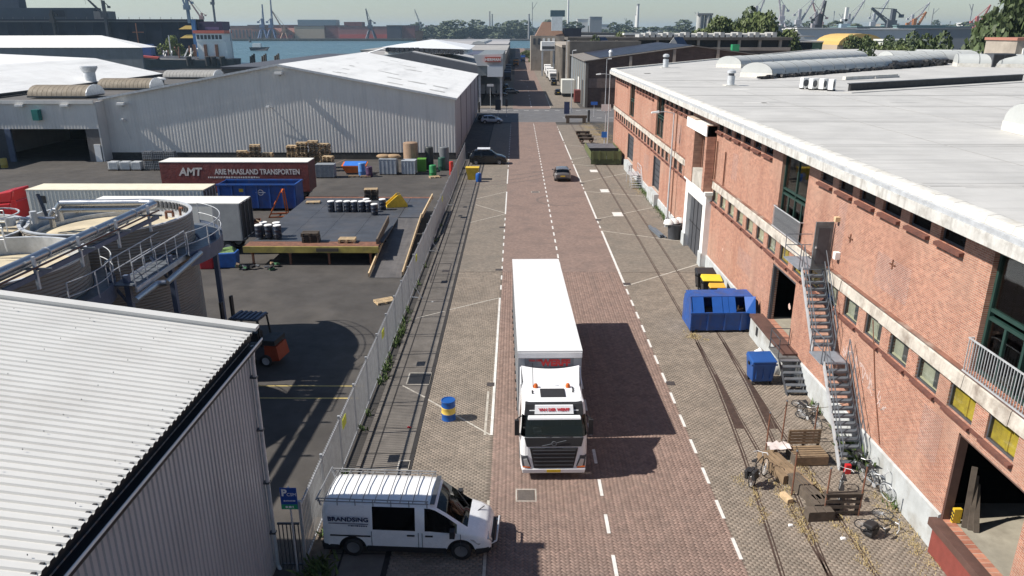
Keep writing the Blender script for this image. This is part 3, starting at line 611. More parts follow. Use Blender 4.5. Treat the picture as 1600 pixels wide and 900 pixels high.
# ---- roof furniture
SKY = mat('polycarbonate', (.43,.445,.435), .6, var=.06, scale=1, dirt=(.42,.44,.43), dscale=.7, damt=.4)
SKYF = mat('skylight_bar', (.20,.21,.21), .5, var=.1)
def vault(label, p0, p1, wdt, rise, step, base=.5, zb=10.96):
    p0 = Vector((*p0, zb)); p1 = Vector((*p1, zb)); L_ = (p1-p0).length; a = math.atan2(p1.y-p0.y, p1.x-p0.x)
    t = thing('roof_skylight', label, 'skylight', p0, a, 'barrel skylights on the warehouse roof')
    MB().box(0,L_,-wdt/2,wdt/2,0,base).build('upstand', MEMB2, t)
    n = 10; arc = [(-wdt/2*math.cos(math.pi*i/n), base + rise*math.sin(math.pi*i/n)) for i in range(n+1)]
    k = max(1, round(L_/step)); s = L_/k
    for j in range(k):
        MB().prism([(p[0]*.995, p[1]) for p in arc], 'x', j*s+.03, (j+1)*s-.03).build('glazing_panel', SKY, t, ang=40)
    for j in range(k+1):
        MB().prism([(p[0]*1.015, base+(p[1]-base)*1.03) for p in arc] , 'x', max(.08,j*s-.05), min(L_-.08,j*s+.05) if j else .16).build('rib', SKYF, t)
    return t
vault('long barrel skylight nearest to the tar roll on the white roof', (27.2,88.5), (67.5,126.5), 4.0, 1.15, 3.1)
vault('long barrel skylight second in line behind the tar rolls', (30.5,112.5), (62,143), 4.0, 1.1, 3.2)
vault('big glazed barrel skylight at the right edge of the white roof', (25.8,39.0), (36,38.0), 3.8, 1.05, 1.5, .5)
vault('short barrel skylight between the long ones far back', (62,132), (78,135), 4.5, 1.3, 3)
vault('barrel skylight with end facing the dark roof box', (66,118), (82,112), 4.2, 1.3, 3)
vault('barrel skylight far right behind the roof box', (80,112), (104,104), 4.2, 1.1, 3)
vault('far barrel skylight crossing behind the second row', (76,150), (100,136), 4.2, 1.2, 3)
tr = MB(); rg = random.Random(11)
for i in range(240):
    t = i/240; wq = .25 if t < .6 else .7
    p = Vector((26.6+41.5*t, 85.2+38.6*t, 11.08)); s = rg.uniform(.2,.45)*(1+.8*(t > .6)); tr.obox(p+Vector((rg.uniform(-wq,wq),rg.uniform(-wq,wq),rg.uniform(0,.12)*(1+4*(t > .6)))), (s*1.7,s,s*.7), rg.uniform(0,3), rg.uniform(-.6,.6))
tag(tr.build('tar_paper_heap', BLACK), 'black torn roofing felt heaped along the front skylight', 'roofing felt', kind='stuff')
sb = thing('roof_upstand', 'long black low wall across the pale roof', 'roof kerb', (29.3,68.2,10.96), math.atan2(14.6,24.3))
MB().box(0,28.5,-.12,.12,0,.62).build('wall', BLACK, sb); MB().box(-.1,28.6,-.2,.2,.622,.68).build('capping', DGREY, sb); MB().box(-1.8,28,-1.6,-.3,0,.05).build('membrane_apron', MEMBR, sb)
s2 = thing('roof_upstand', 'short pale stepped kerb behind the air conditioners', 'roof kerb', (35.5,84.3,10.96), math.atan2(5,8)); MB().box(0,9.5,-.2,.2,0,.35).build('wall', MEMB2, s2); MB().box(5,9.5,-.4,-.205,0,.2).build('step', MEMBR, s2)
rb = thing('roof_box', 'dark louvred plant box on the far right roof', 'plant box', (71,115.5,10.96)); MB().box(-1.6,1.6,-1.2,1.2,0,1.9).build('casing', DGREY, rb)
for k in (-.8,.8): MB().box(k-.7,k+.7,-1.25,-1.201,.2,1.7).build('louvre', BLACK, rb)
def vent(label, x, y, r, h):
    t = thing('roof_vent', label, 'roof vent', (x,y,10.96), 0, 'round vents on the warehouse roof')
    MB().lathe([(0,0),(r,0),(r,h*.62),(r*.0,h*.62)], 14).build('duct', STEEL, t, ang=40); MB().lathe([(r*.75,h*.62),(r*.75,h*.78)], 14).build('neck', DGREY, t)
    MB().lathe([(0,h*.78),(r*1.15,h*.78),(r*1.15,h*.92),(r*.5,h),(0,h)], 14).build('cowl', STEEL, t, ang=40); MB().box(-r*1.7,r*1.7,-r*1.7,r*1.7,0,.06).build('flashing', MEMB2, t)
vent('squat round metal vent in the middle of the near roof', 20.8, 75.3, .36, 1.5); vent('round metal vent near the far edge of the roof', 21.5, 112.6, .4, 1.9)
for i, (x, y) in enumerate(((26.4,70.9),(26.8,69.9),(27.5,69.5),(27.9,68.6))):
    t = thing('air_conditioner', ['white outdoor air conditioner unit, farthest left of the roof row','white outdoor air conditioner unit, second of the roof row','white outdoor air conditioner unit, third of the roof row','white outdoor air conditioner unit beside the black roof wall'][i], 'air conditioner', (x,y,10.96), .35+.2*i, 'air conditioners on the roof')
    MB().box(-.45,.45,-.2,.2,.12,1.0).build('casing', WHITEP, t); MB().cyl((-.1,-.205,.55),(-.1,-.215,.55),.3,n=14).build('fan_grille', DGREY, t); MB().box(-.4,-.3,-.25,.25,0,.118).box(.3,.4,-.25,.25,0,.118).build('foot', BLACK, t)
# ---------------------------------------------------------------- near left shed
SHW = mat('shed_roof_sheet', (.58,.575,.55), .55, var=.05, scale=.6, dirt=(.42,.40,.37), dscale=.35, damt=.5, streak=(.5,.48,.45), samt=.25, sscale=(.15,2.5,1))
CLAD = mat('grey_cladding', (.40,.405,.425), .5, var=.06, scale=.5, streak=(.24,.24,.26), samt=.3, sscale=(2,2,.15))
sh = thing('corrugated_shed', 'near shed with white ribbed roof and grey ribbed side wall', 'shed', (-7.3, 15, 0))
def sp_(mb, name, m, **k): return mb.build(name, m, sh, world=True, **k)
sl_ = .143; nx = Vector((-1,0,sl_)).normalized()
m = MB().corr((-7.1,18.95,8.2), (0,-1,0), (-1,0,sl_), 17.5, 16, .225, .05, .25, .09)
sp_(m, 'roof_sheet', SHW)
sp_(MB().hull([(-7.0,18.8,8.20),(-7.0,19.12,8.20),(-23,19.12,10.49),(-23,18.8,10.49),(-7.0,18.8,8.29),(-7.0,19.12,8.29),(-23,19.12,10.58),(-23,18.8,10.58)]), 'verge_flashing', SHW)
for y in np.arange(2.3,18.9,.345*2):
    for x in (-7.45,-9.2,-11.2,-13.2): sp_(MB().cyl((x,y-.04,8.25-(x+7.1)*sl_),(x,y-.04,8.275-(x+7.1)*sl_),.009,n=5), 'screw', DGREY)
sp_(MB().corr((-7.3,1.5,0), (0,1,0), (0,0,1), 17.4, 8.05, .2, .035, .5, .1), 'wall_cladding', CLAD)
sp_(MB().corr((-7.35,18.9,0), (-1,0,0), (0,0,1), 15.6, lambda a: 8.02+a*sl_, .2, .035, .5, .1), 'gable_cladding', CLAD)
g_ = MB()
for a, b in ((-7.24,-7.22),(-7.02,-7.0)): g_.box(a,b,1.5,19.0,7.84,8.04)
sp_(MB().box(-7.24,-6.93,1.5,19.0,7.76,7.80), 'gutter', BLACK); sp_(MB().box(-7.26,-7.24,1.5,19.0,7.84,8.1), 'gutter_back', BLACK); sp_(MB().box(-6.93,-6.905,1.5,19.02,7.87,7.925), 'gutter_lip', WHITEP); sp_(MB().box(-6.945,-6.931,1.5,19.0,7.76,7.91), 'gutter_front', BLACK)
sp_(MB().box(-7.25,-7.18,1.5,19,8.0,8.19), 'eave_filler', BLACK)
sp_(MB().tube([(-7.1,18.7,7.8),(-7.15,18.72,7.3),(-7.15,18.72,.3),(-7.0,18.6,.1)], .06, 10), 'downpipe', STEEL)
for z in (1.5,3.3,5.1,6.8): sp_(MB().box(-7.27,-7.08,18.64,18.8,z,z+.05), 'pipe_clip', DGREY)
sp_(MB().box(-7.29,-7.2,1.5,18.9,-.0,.35), 'base_trim', CONC)

sh.location = (-7.3-.33, 15.7, -.21)
# ---------------------------------------------------------------- storage tanks
TANK = mat('tank_sheet', (.25,.225,.195), .55, metal=.25, var=.12, scale=.8, streak=(.2,.17,.14), samt=.5, sscale=(1.5,1.5,.15))
TANKT = mat('tank_cream_lid', (.50,.43,.30), .8, var=.2, scale=.7, dirt=(.36,.31,.24), dscale=.9, damt=.5)
TBLUE = mat('blue_grey_steel', (.075,.10,.16), .5, var=.2, scale=2)
INOX = mat('stainless_pipe', (.42,.43,.45), .3, metal=.9, var=.08, scale=1)
BEIGE = mat('beige_concrete', (.40,.365,.30), .85, var=.14, scale=.7, streak=(.22,.19,.15), samt=.5, sscale=(2,2,.2))
def tank(label, cx, cy, r, h, m, lidz=.35, walk=None, ribs=True, fw=1.35):
    t = thing('storage_tank', label, 'tank', (cx,cy,0), 0)
    prof = []
    n = int(h/.07)
    if ribs:
        for i in range(n+1): prof.append((r + (.035 if i % 2 else 0), h*i/n))
    else: prof = [(r,0),(r,h)]
    MB().lathe(prof, 64).build('shell', m, t, ang=25)
    MB().lathe([(r-.1,h-lidz-.3),(r-.1,h),(r+.05,h),(r+.05,h-.06)], 64).build('rim', STEEL, t, ang=30)
    MB().lathe([(r-.1,h-lidz),(r*.5,h-lidz+.14),(0,h-lidz+.18)], 48).build('lid', TANKT, t, ang=30)
    if walk:
        a0, a1, zf, ro = walk
        MB().lathe([(r+.06,zf-.05),(ro,zf-.05),(ro,zf),(r+.06,zf)], 40, (0,0,0), a0, a1).build('walkway', STEELB, t)
        MB().lathe([(ro,zf-.55),(ro+.02,zf-.55),(ro+.02,zf+.15),(ro,zf+.15)], 40, (0,0,0), a0, a1).build('walkway_skirt', TBLUE, t, ang=30)
        k = int((a1-a0)*ro/1.25)
        for i in range(k+1):
            a = a0+(a1-a0)*i/k; p = (ro*math.cos(a), ro*math.sin(a)); MB().cyl((*p,zf),(*p,zf+1.1),.028,n=6).build('rail_post', STEEL, t)
        for z in (.55,1.1):
            MB().tube([(ro*math.cos(a0+(a1-a0)*i/24), ro*math.sin(a0+(a1-a0)*i/24), zf+z) for i in range(25)], .019, 6).build('handrail', STEEL, t)
        for i in range(5):
            a = a0+(a1-a0)*(i+.5)/5; MB().bar((r*math.cos(a),r*math.sin(a),zf-.9),(ro*math.cos(a),ro*math.sin(a),zf-.1),.08).build('bracket', TBLUE, t)
    return t
t1 = tank('big ribbed steel tank with cream lid and curved walkway, farther of the pair', -19.9, 35.6, 3.75, 7.5, TANK, .8, (-.42, 1.05, 6.05, 5.05))
MB().lathe([(3.2,6.75),(3.2,6.95),(3.26,6.95),(3.26,6.75)], 48).build('lid_ring', STEEL, t1)
for k in range(26):
    a = .6+k*.075; MB().obox((3.6*math.cos(a),3.6*math.sin(a),7.25),(.05,.12,.35),a).build('rim_bolt_plate', DGREY, t1)
MB().tube([(2.4,.9,7.1),(2.4,.9,7.45),(2.75,.9,7.45),(2.75,.9,7.2)], .07, 8).build('vent_bend', RUST, t1)
MB().tube([(2.8,1.6,7.1),(2.8,1.6,7.5),(3.0,1.5,7.5)], .06, 8).build('vent_bend', RUST, t1)
tank('ribbed steel tank with cream lid nearest the shed roof', -21.0, 27.8, 3.75, 7.5, TANK, .75, (-.35, .95, 6.05, 4.6))
tank('beige concrete tank at the left behind the pipes', -26.2, 32.6, 3.6, 7.4, BEIGE, .3, None, False)
for a, b, c in ((-15.7,32.4,0),(-15.3,36.5,0),(-16.2,29.5,0)):
    t = thing('tank_walkway_post', ['blue grey steel post under the walkway right of the stair','blue grey steel post at the far right of the tank walkway','blue grey steel post between the two ribbed tanks'][(a == -15.3)+2*(a == -16.2)], 'post', (a,b,0), 0, 'posts under the tank walkway')
    MB().box(-.11,.11,-.11,.11,0,6.4).build('column', TBLUE, t); MB().box(-.2,.2,-.2,.2,0,.03).build('base_plate', STEEL, t)
    MB().bar((0,0,5.0),(-.9,.1,6.3),.09).build('brace', TBLUE, t)
cw = thing('catwalk', 'grey catwalk stair linking the two tank walkways', 'catwalk', (-16.1, 28.9, 5.42))
for i in range(9): MB().box(-.5,.5,.2+i*.5,.66+i*.5,.62,.66).build('tread', STEELB, cw)
for x in (-.55,.55):
    MB().box(x-.04,x+.04,0,5.0,.42,.64).build('stringer', STEEL if x > 0 else TBLUE, cw)
    for z in (1.2,1.72): MB().tube([(x,0,z),(x,5.0,z)], .025).build('handrail', STEEL, cw)
    for k in range(6): MB().cyl((x,k*1.0,.6),(x,k*1.0,1.72),.025,n=6).build('rail_post', STEEL, cw)
MB().tube([(.75,-.6,.3),(.75,1.4,.35),(1.1,1.5,.35),(1.1,5.2,.6)], .13, 10).build('service_pipe', INOX, cw)
for x, z, r, lb in ((-17.0,8.3,.17,'upper stainless pipe running over the tanks and turning left'),(-17.4,7.98,.13,'lower stainless pipe running over the tanks and turning left')):
    t = thing('stainless_pipe', lb, 'pipe', (x,24,z), 0, 'stainless pipes over the tanks')
    MB().tube([(-.6,-8,0),(0,10.4,0)], r, 14).build('straight_run', INOX, t, ang=40)
    MB().tube([(0,10.4,0),(-.25,10.7,0),(-.8,10.8,0),(-4.6,10.8,-.05),(-4.8,10.8,-.3),(-4.8,10.8,-.9)], r, 14).build('bend_run', INOX, t, ang=40)
    for k in range(6): MB().lathe([(r+.03,-.03),(r+.03,.03)], 14).build('flange', STEEL, t) if False else MB().cyl((-.6+.6*(k*3.1+1)/18.4,-8+k*3.1+1,0),(-.6+.6*(k*3.1+1)/18.4,-8+k*3.1+1.06,0),r+.03,n=14).build('flange', STEEL, t)
pr = thing('pipe_rack', 'dark steel pipe rack carrying cables below the stainless pipes', 'pipe rack', (-16.7,24,7.5))
MB().bar((-.6,-8,.3),(0,10,.3),.12,.18).build('beam', TBLUE, pr)
for k in range(7): MB().bar((-.5+.08*k,-7+k*2.7,-.2),(-.5+.08*k,-7+k*2.7,1.0),.1).build('post', STEEL, pr); MB().bar((-1.2+.08*k,-7+k*2.7,.55),(.1+.08*k,-7+k*2.7,.55),.08).build('crossbar', STEELB, pr)
for j in range(4): MB().tube([(-.9+j*.13,-8,.45+.05*j),(-.3+j*.13,10,.45+.05*j)], .035, 5).build('cable', [STEEL,BLACK,STEEL,RUST][j], pr)
mc = thing('tank_machinery', 'tangle of pipes, valves and rails on the tank tops at the left', 'machinery', (-24,32,7.3)); rg = random.Random(5)
for k in range(22):
    x, y = rg.uniform(-3,1.6), rg.uniform(-2.2,2.6)
    if k % 3 == 0: MB().cyl((x,y,.1),(x,y,.5+rg.uniform(0,.5)),rg.uniform(.1,.25),n=10).build('valve_body', [STEEL,DGREY,STEELB][k % 3], mc)
    elif k % 3 == 1: MB().tube([(x,y,.2),(x+rg.uniform(-2,2),y+rg.uniform(-.4,.4),.35),(x+rg.uniform(-2,2),y+rg.uniform(-1,1),.3)], .07, 8).build('pipe', INOX if k % 2 else DGREY, mc)
    else: MB().tube([(x,y,0),(x,y,1.0),(x+1.3,y,1.0),(x+1.3,y,0)], .025).cyl((x,y,.5),(x+1.3,y,.5),.02,n=6).build('rail', STEEL, mc)
MB().lathe([(1.3,.75),(1.36,.75),(1.36,.8),(1.3,.8)], 24, (-.2,1.2,0)).build('hoop_rail', STEEL, mc); MB().bar((1.6,2.8,.2),(1.1,3.2,1.3),.16,.12).build('loading_arm', DGREY, mc); MB().box(-2.6,-1.2,1.6,3.4,.0,.7).build('cabinet', STEELB, mc)
# ---------------------------------------------------------------- silver shed
SILV = mat('silver_cladding', (.66,.64,.605), .45, metal=.1, var=.05, scale=.4, streak=(.50,.485,.46), samt=.6, sscale=(1.2,1.2,.08))
WROOF = mat('white_shed_roof', (.74,.74,.72), .6, var=.04, scale=.3, dirt=(.56,.55,.52), dscale=.25, damt=.45, streak=(.42,.42,.41), samt=.5, sscale=(.5,.06,1))
ss = thing('silver_shed', 'large shed with silver ribbed gable wall and white low pitched roof', 'shed', (-30.4, 98.5, 0))
def s_(mb, name, m, **k): return mb.build(name, m, ss, world=True, **k)
X0, X1, XM, ZE, ZR, YB = -53.2, -7.9, -30.2, 7.75, 11.9, 156
def gz(a): x = X0 + a; return ZE + (ZR-ZE)*(1-abs(x-XM)/(X1-XM if x > XM else XM-X0))
s_(MB().corr((X0,98.5,.9), (1,0,0), (0,0,1), X1-X0, lambda a: gz(a)-.92, .42, .018, .4, .05), 'gable_cladding', SILV)
s_(MB().box(X0,X1,98.52,98.7,0,.95), 'base_wall', mat('dark_base', (.05,.048,.045), .85, var=.3))
s_(MB().corr((X1,98.55,.9), (0,1,0), (0,0,1), YB-98.6, ZE-.92, .42, .06, .4, .12), 'side_cladding', CLAD); s_(MB().box(X1-.2,X1-.02,98.7,YB,0,.95), 'base_wall', CONC)
for y in (108,120,132,144): s_(MB().box(X1+.062,X1+.12,y,y+.12,0,ZE-.1), 'side_joint', DGREY)
for sgn in (1,-1):
    xe = X1+.3 if sgn > 0 else X0-.3
    s_(MB().hull([(XM,98.2,ZR-.02),(xe,98.2,ZE-.05),(xe,YB,ZE-.05),(XM,YB,ZR-.02),(XM,98.2,ZR+.1),(xe,98.2,ZE+.06),(xe,YB,ZE+.06),(XM,YB,ZR+.1)]), 'roof_slope', WROOF)
    s_(MB().bar((XM,98.12,ZR+.02),(xe,98.12,ZE-.02),.12,.26), 'verge_trim', STEEL)
rg = random.Random(9)
for k in range(26):
    x = rg.uniform(XM+3, X1-1); y = 103 + rg.choice([0,1,2,3,4,5,6])*7.2 + rg.uniform(-.5,.5); z = ZE + (ZR-ZE)*(X1+.3-x)/(X1+.3-XM) + .09
    s_(MB().add([(x-1.0,y-.5,z+.18),(x+1.0,y-.5,z-.18),(x+1.0,y+.5,z-.18),(x-1.0,y+.5,z+.18)], [(0,1,2,3)]), 'roof_light', mat('dull_roof_light', (.42,.41,.38), .5, var=.2))
def flood(label, x, z, dr_=1.2):
    t = thing('wall_floodlight', label, 'lamp', (x,98.3,z), 0, 'lamps on the silver gable wall')
    MB().box(-.45,.45,-.68,-.1,-.1,.2).build('lamp_head', WHITEP, t); MB().bar((0,-.5,0),(0,.2,-.3),.14).build('arm', STEEL, t); MB().box(-.4,.4,-.62,-.16,-.13,-.102).build('lens', SKY, t)
flood('white floodlight high under the gable ridge', -30.0, 10.9, 1.4); flood('white floodlight beside the left extension', -50.6, 7.1)
for x, z, lb in ((-31.4,6.6,'bracket with drop cable on the gable middle'),(-50.4,5.0,'bracket with drop cable near the extension corner')):
    t = thing('wall_bracket', lb, 'bracket', (x,98.4,z)); MB().bar((0,.15,0),(-.4,-.45,.15),.12).build('arm', STEEL, t); MB().bar((-.4,-.4,.15),(.2,-.02,-2.4),.04).build('cable', STEEL, t); MB().obox((-.4,-.45,.2),(.4,.3,.2)).build('head', WHITEP, t)
# extension with the dark entrance
ex = thing('shed_extension', 'low extension with wide dark entrance left of the silver gable', 'shed', (-60, 96.5, 0))
def x_(mb, name, m, **k): return mb.build(name, m, ex, world=True, **k)
x_(MB().corr((-80,96.5,4.15), (1,0,0), (0,0,1), 26.9, 3.35, .42, .018, .4, .05), 'upper_cladding', SILV)
x_(MB().box(-53.25,-53.1,96.5,98.5,0,7.5), 'return_wall', SILV); x_(MB().box(-55.0,-53.3,96.6,96.8,0,4.15), 'pier', mat('taupe_wall', (.13,.12,.115), .8)); x_(MB().box(-80,-64.6,96.6,96.8,0,4.15), 'side_wall', DGREY)
x_(MB().box(-65.2,-64.5,96.3,96.55,0,4.15), 'jamb', TBLUE); x_(MB().box(-54.2,-53.4,96.45,96.59,0,2.2), 'side_door', WHITEP)
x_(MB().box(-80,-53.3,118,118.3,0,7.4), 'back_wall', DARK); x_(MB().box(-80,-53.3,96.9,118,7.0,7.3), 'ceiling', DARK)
x_(MB().box(-81,-53.3,96.3,152,7.3,7.47), 'roof', mat('bitumen_roof', (.085,.08,.075), .85, var=.2, scale=.4, dirt=(.15,.14,.13), dscale=.3, damt=.6)); x_(MB().box(-81,-53.2,96.2,96.35,7.3,7.75), 'fascia', SILV)
x_(MB().box(-69.5,-69.2,100,154,7.62,8.0), 'roof_kerb', BLACK)
for x in (-62.5,-56.8): x_(MB().box(x-.5,x+.5,95.9,96.4,7.0,7.25), 'eave_lamp', WHITEP)
x_(MB().box(-60.9,-60.1,95.7,96.45,5.3,6.6), 'entrance_lamp_box', mat('teal_box', (.01,.16,.14), .5))
OLDV = mat('old_ribbed_glazing', (.20,.165,.12), .7, var=.2, scale=1, streak=(.10,.08,.06), samt=.6, sscale=(2,.4,1))
def oldvault(label, x0, x1, y, wd, rise, m):
    t = thing('roof_skylight', label, 'skylight', (x0,y,7.62), 0, 'old vaults on the extension roof')
    n = 10; arc = [(-wd/2*math.cos(math.pi*i/n), .2+rise*math.sin(math.pi*i/n)) for i in range(n+1)]
    k = int((x1-x0)/.6)
    for j in range(k): MB().prism(arc, 'x', j*(x1-x0)/k+.02, (j+1)*(x1-x0)/k-.02).build('rib_panel', m, t, ang=40)
    MB().prism([(p[0]*1.04,p[1]*1.05) for p in arc], 'x', x1-x0, x1-x0+.12).build('end_cap', STEEL, t); MB().box(0,x1-x0,-wd/2-.1,wd/2+.1,0,.2).build('upstand', DGREY, t)
oldvault('brown ribbed roof vault nearest the entrance front', -64.8, -57.0, 104, 4.6, 1.3, OLDV); oldvault('brown ribbed roof vault second from the front', -63.5, -55.5, 119, 4.6, 1.3, OLDV)
oldvault('grey ribbed roof vault farthest back', -66, -56.5, 147, 5, 1.15, mat('grey_vault', (.27,.265,.25), .7))
c = thing('roof_chimney', 'short grey vent stack with flared top on the dark roof', 'chimney', (-70.5,128,8.0)); MB().lathe([(.9,0),(.9,1.6)], 14).build('stack', STEEL, c, ang=40); MB().lathe([(1.0,1.6),(1.35,2.2),(1.35,2.5),(0,2.5)], 14).build('cowl', STEEL, c, ang=40)
c = thing('roof_vent', 'white round vent cap on the dark roof', 'roof vent', (-59.5,129,7.62)); MB().lathe([(.7,0),(.7,.6)], 14).build('duct', DGREY, c); MB().lathe([(1,.6),(1,.9),(0,1.1)], 14).build('cowl', WHITEP, c)
# white roofed hall left of it
l2 = thing('white_hall', 'hall with broad white roof at the upper left behind the extension', 'hall', (-90, 120, 0))
l2r = [(-69.7,90,8.0),(-69.7,153,8.0),(-82.5,153,10.9),(-101,153,11.7),(-140,153,11.7),(-140,90,11.7),(-101,90,11.7),(-82.5,90,10.9)]
MB().add(l2r, [(0,1,2,7),(7,2,3,6),(6,3,4,5)]).build('roof', WROOF, l2, world=True); MB().box(-69.9,-69.75,90,153,0,7.9).build('wall', SILV, l2, world=True); MB().prism([(-69.75,0),(-69.75,7.9),(-82.5,10.8),(-101,11.6),(-140,11.6),(-140,0)], 'y', 152.5, 152.9).build('end_wall', SILV, l2, world=True)
# ---------------------------------------------------------------- yard: platform, ramp, containers, trailers
pf = thing('loading_platform', 'raised loading platform with black plate deck on steel legs', 'platform', (-14, 60, 0))
def pp(mb, name, m, **k): return mb.build(name, m, pf, world=True, **k)
DECK = mat('deck_plate', (.055,.06,.07), .55, var=.25, scale=.7, dirt=(.09,.08,.075), dscale=.6, damt=.5)
for i in range(4):
    for j in range(6):
        pp(MB().box(-19.3+i*2.4, -19.3+(i+1)*2.4-.02, 52.9+j*2.5, 52.9+(j+1)*2.5-.02, 1.3, 1.4), 'deck_plate', DECK)
for j in range(3, 6): pp(MB().box(-9.68,-7.9,52.9+j*2.5,52.9+(j+1)*2.5-.02,1.3,1.4), 'deck_plate', DECK)
pp(MB().box(-19.5,-9.9,51.6,52.88,1.28,1.395), 'timber_edge', RUST); pp(MB().box(-19.5,-7.7,67.95,68.5,1.28,1.395), 'timber_edge', RUST); pp(MB().box(-19.55,-9.85,51.45,51.58,.95,1.4), 'front_beam', mat('hazard_beam', (.30,.25,.06), .7, var=.3, scale=1.5, dirt=(.08,.07,.05), dscale=1.2, damt=.7))
pp(MB().box(-14.3,-12.7,51.43,51.449,1.05,1.3), 'beam_lettering_plate', mat('stencil', (.06,.05,.04), .8))
for x in (-19,-16.3,-13.5,-10.5):
    for y in (51.8,56,60,64,68): pp(MB().box(x-.07,x+.07,y-.07,y+.07,0,1.28), 'leg', RUST if y < 52 else DGREY)
    pp(MB().bar((x-.5,51.8,1.25),(x,51.8,.7),.06).bar((x+.5,51.8,1.25),(x,51.8,.7),.06), 'knee_brace', RUST)
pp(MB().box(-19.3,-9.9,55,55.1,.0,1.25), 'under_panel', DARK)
for y0, y1, x in ((60.2,68.3,-7.75),): pp(MB().box(x-.05,x+.05,y0,y1,1.4,1.75), 'edge_board', TIMBL)
rp = thing('loading_ramp', 'long dark ramp with timber kerbs rising to the platform', 'ramp', (-8.9, 54, 0))
for j in range(8):
    a, b = j/8, (j+1)/8; y0, y1 = 48.6+11.6*a, 48.6+11.6*b; z0, z1 = .03+1.37*a, .03+1.37*b
    MB().hull([(-10.0,y0,z0-.08),(-7.85,y0,z0-.08),(-7.85,y1-.02,z1-.08),(-10.0,y1-.02,z1-.08),(-10.0,y0,z0),(-7.85,y0,z0),(-7.85,y1-.02,z1),(-10.0,y1-.02,z1)]).build('ramp_plate', mat('ramp_surface', (.085,.08,.08), .75, var=.3, scale=1, streak=(.14,.13,.12), samt=.6, sscale=(4,.3,1)), rp, world=True)
for x, ya in ((-10.07,48.6),(-7.8,48.9)): MB().bar((x,ya,.22),(x,60.2 if x > -9 else 55.2,1.65 if x > -9 else 1.05),.09,.3).build('timber_kerb', TIMBL, rp, world=True)
MB().hull([(-10.13,52,0),(-10.02,52,0),(-10.02,60,0),(-10.13,60,0),(-10.13,52,.45),(-10.02,52,.45),(-10.02,60,1.3),(-10.13,60,1.3)]).build('side_plate', BLACK, rp, world=True); MB().bar((-10.07,52.2,1.5),(-10.07,57.6,1.95),.1,.55).build('upper_board', TIMBD, rp, world=True)
# drums on the platform
DRUM = mat('dark_blue_drum', (.012,.018,.035), .4, var=.2)
dm = None
def drum(x, y, z, lb, grp='dark drums with white lids on the platform'):
    global dm
    if dm is None:
        dm = thing('drum', lb, 'drum', (x,y,z), 0, grp); r = .29
        MB().lathe([(0,0),(r*.95,0),(r,.03),(r,.28),(r+.015,.3),(r,.32),(r,.58),(r+.015,.6),(r,.62),(r,.86),(r*.97,.9)], 18).build('body', DRUM, dm, ang=50)
        MB().lathe([(r*.98,.88),(r*1.0,.92),(r*.95,.95),(0,.95)], 18).build('lid', WHITEP, dm, ang=50); return dm
    o = dup(dm, (x,y,z), U(0,6), lb); o['group'] = grp; return o
for i, x in enumerate((-15.74,-15.03,-14.37,-13.77,-13.12,-12.57)): drum(x, 62.4, 1.4, ['first','second','third','fourth','fifth','sixth'][i] + ' dark drum from the left in the platform row')
drum(-11.85, 61.3, 1.4, 'dark drum standing nearest at the right end of the row'); drum(-11.5, 63.2, 1.4, 'dark drum standing alone right of the row'); drum(-12.9, 63.3, 1.4, 'dark drum hidden behind the platform row')
for i, (x, y) in enumerate(((-19.0,53.6),(-18.3,53.6),(-17.6,53.5),(-18.9,54.4),(-17.9,54.3))): drum(x, y, 1.54, ['dark drum on the pallet nearest the platform corner','dark drum in the middle of the corner pallet','dark drum at the right of the corner pallet','dark drum behind at the left of the corner pallet','dark drum behind at the right of the corner pallet'][i])
# pallets
def pallet_mesh(t):
    b = MB()
    return b
def make_pallet(name, lb, loc, rz=0, m=TIMB, grp=None, rx=0):
    t = thing(name, lb, 'pallet', loc, rz, grp); t.rotation_euler = (rx, 0, rz)
    key = m.name
    if key not in PAL:
        PAL[key] = (shared(MB().box(-.6,.6,-.05,.05,0,.022), 'board', m), shared(MB().box(-.05,.05,-.4,.4,0,.022), 'skid', m), shared(MB().box(-.05,.05,-.05,.05,0,.078), 'block', m))
    bd, sk, bl = PAL[key]
    for y in (-.35,-.175,0,.175,.35): place('board', bd, t, (0,y,.122))
    for x in (-.55,0,.55):
        place('skid', sk, t, (x,0,0)); place('skid', sk, t, (x,0,.1))
        for y in (-.35,0,.35): place('block', bl, t, (x,y,.022))
    return t
PAL = {}
P0 = {}
def pallet(lb, loc, rz=0, m=TIMB, grp='pallets'):
    if m.name not in P0: P0[m.name] = make_pallet('pallet', lb, loc, rz, m, grp); return P0[m.name]
    o = dup(P0[m.name], loc, rz, lb); o['group'] = grp; return o
PF = {}
def flat_pallet(lb, loc, rz, m):
    if m.name not in PF:
        b = MB()
        for y in (-.35,-.175,0,.175,.35): b.box(-.6,.6,y-.05,y+.05,.122,.144)
        for x in (-.55,0,.55): b.box(x-.05,x+.05,-.4,.4,0,.12)
        PF[m.name] = shared(b, 'pallet', m)
    return tag(place('pallet', PF[m.name], None, loc, rz), lb, 'pallet', 'pallets heaped by the silver shed')
ORD = ['bottom','second','third','fourth','fifth','sixth','seventh','eighth','ninth','tenth']
def pstack(x, y, z, n, where, rz=0, m=TIMB, jit=.04):
    for i in range(n):
        pallet(('%s pallet from below in the stack %s' % (ORD[i], where)) if n > 1 else 'single pallet ' + where, (x+U(-jit,jit), y+U(-jit,jit), z+i*.146), rz+U(-.04,.04), m, 'stacked pallets')
pstack(-18.3, 53.9, 1.395, 1, 'under the corner drums', 0, TIMBD); pstack(-15.0, 52.9, 1.395, 5, 'beside the corner drums', .03, TIMBD); pstack(-12.3, 52.8, 1.395, 2, 'with pale boards at the platform front', 0, TIMBL)
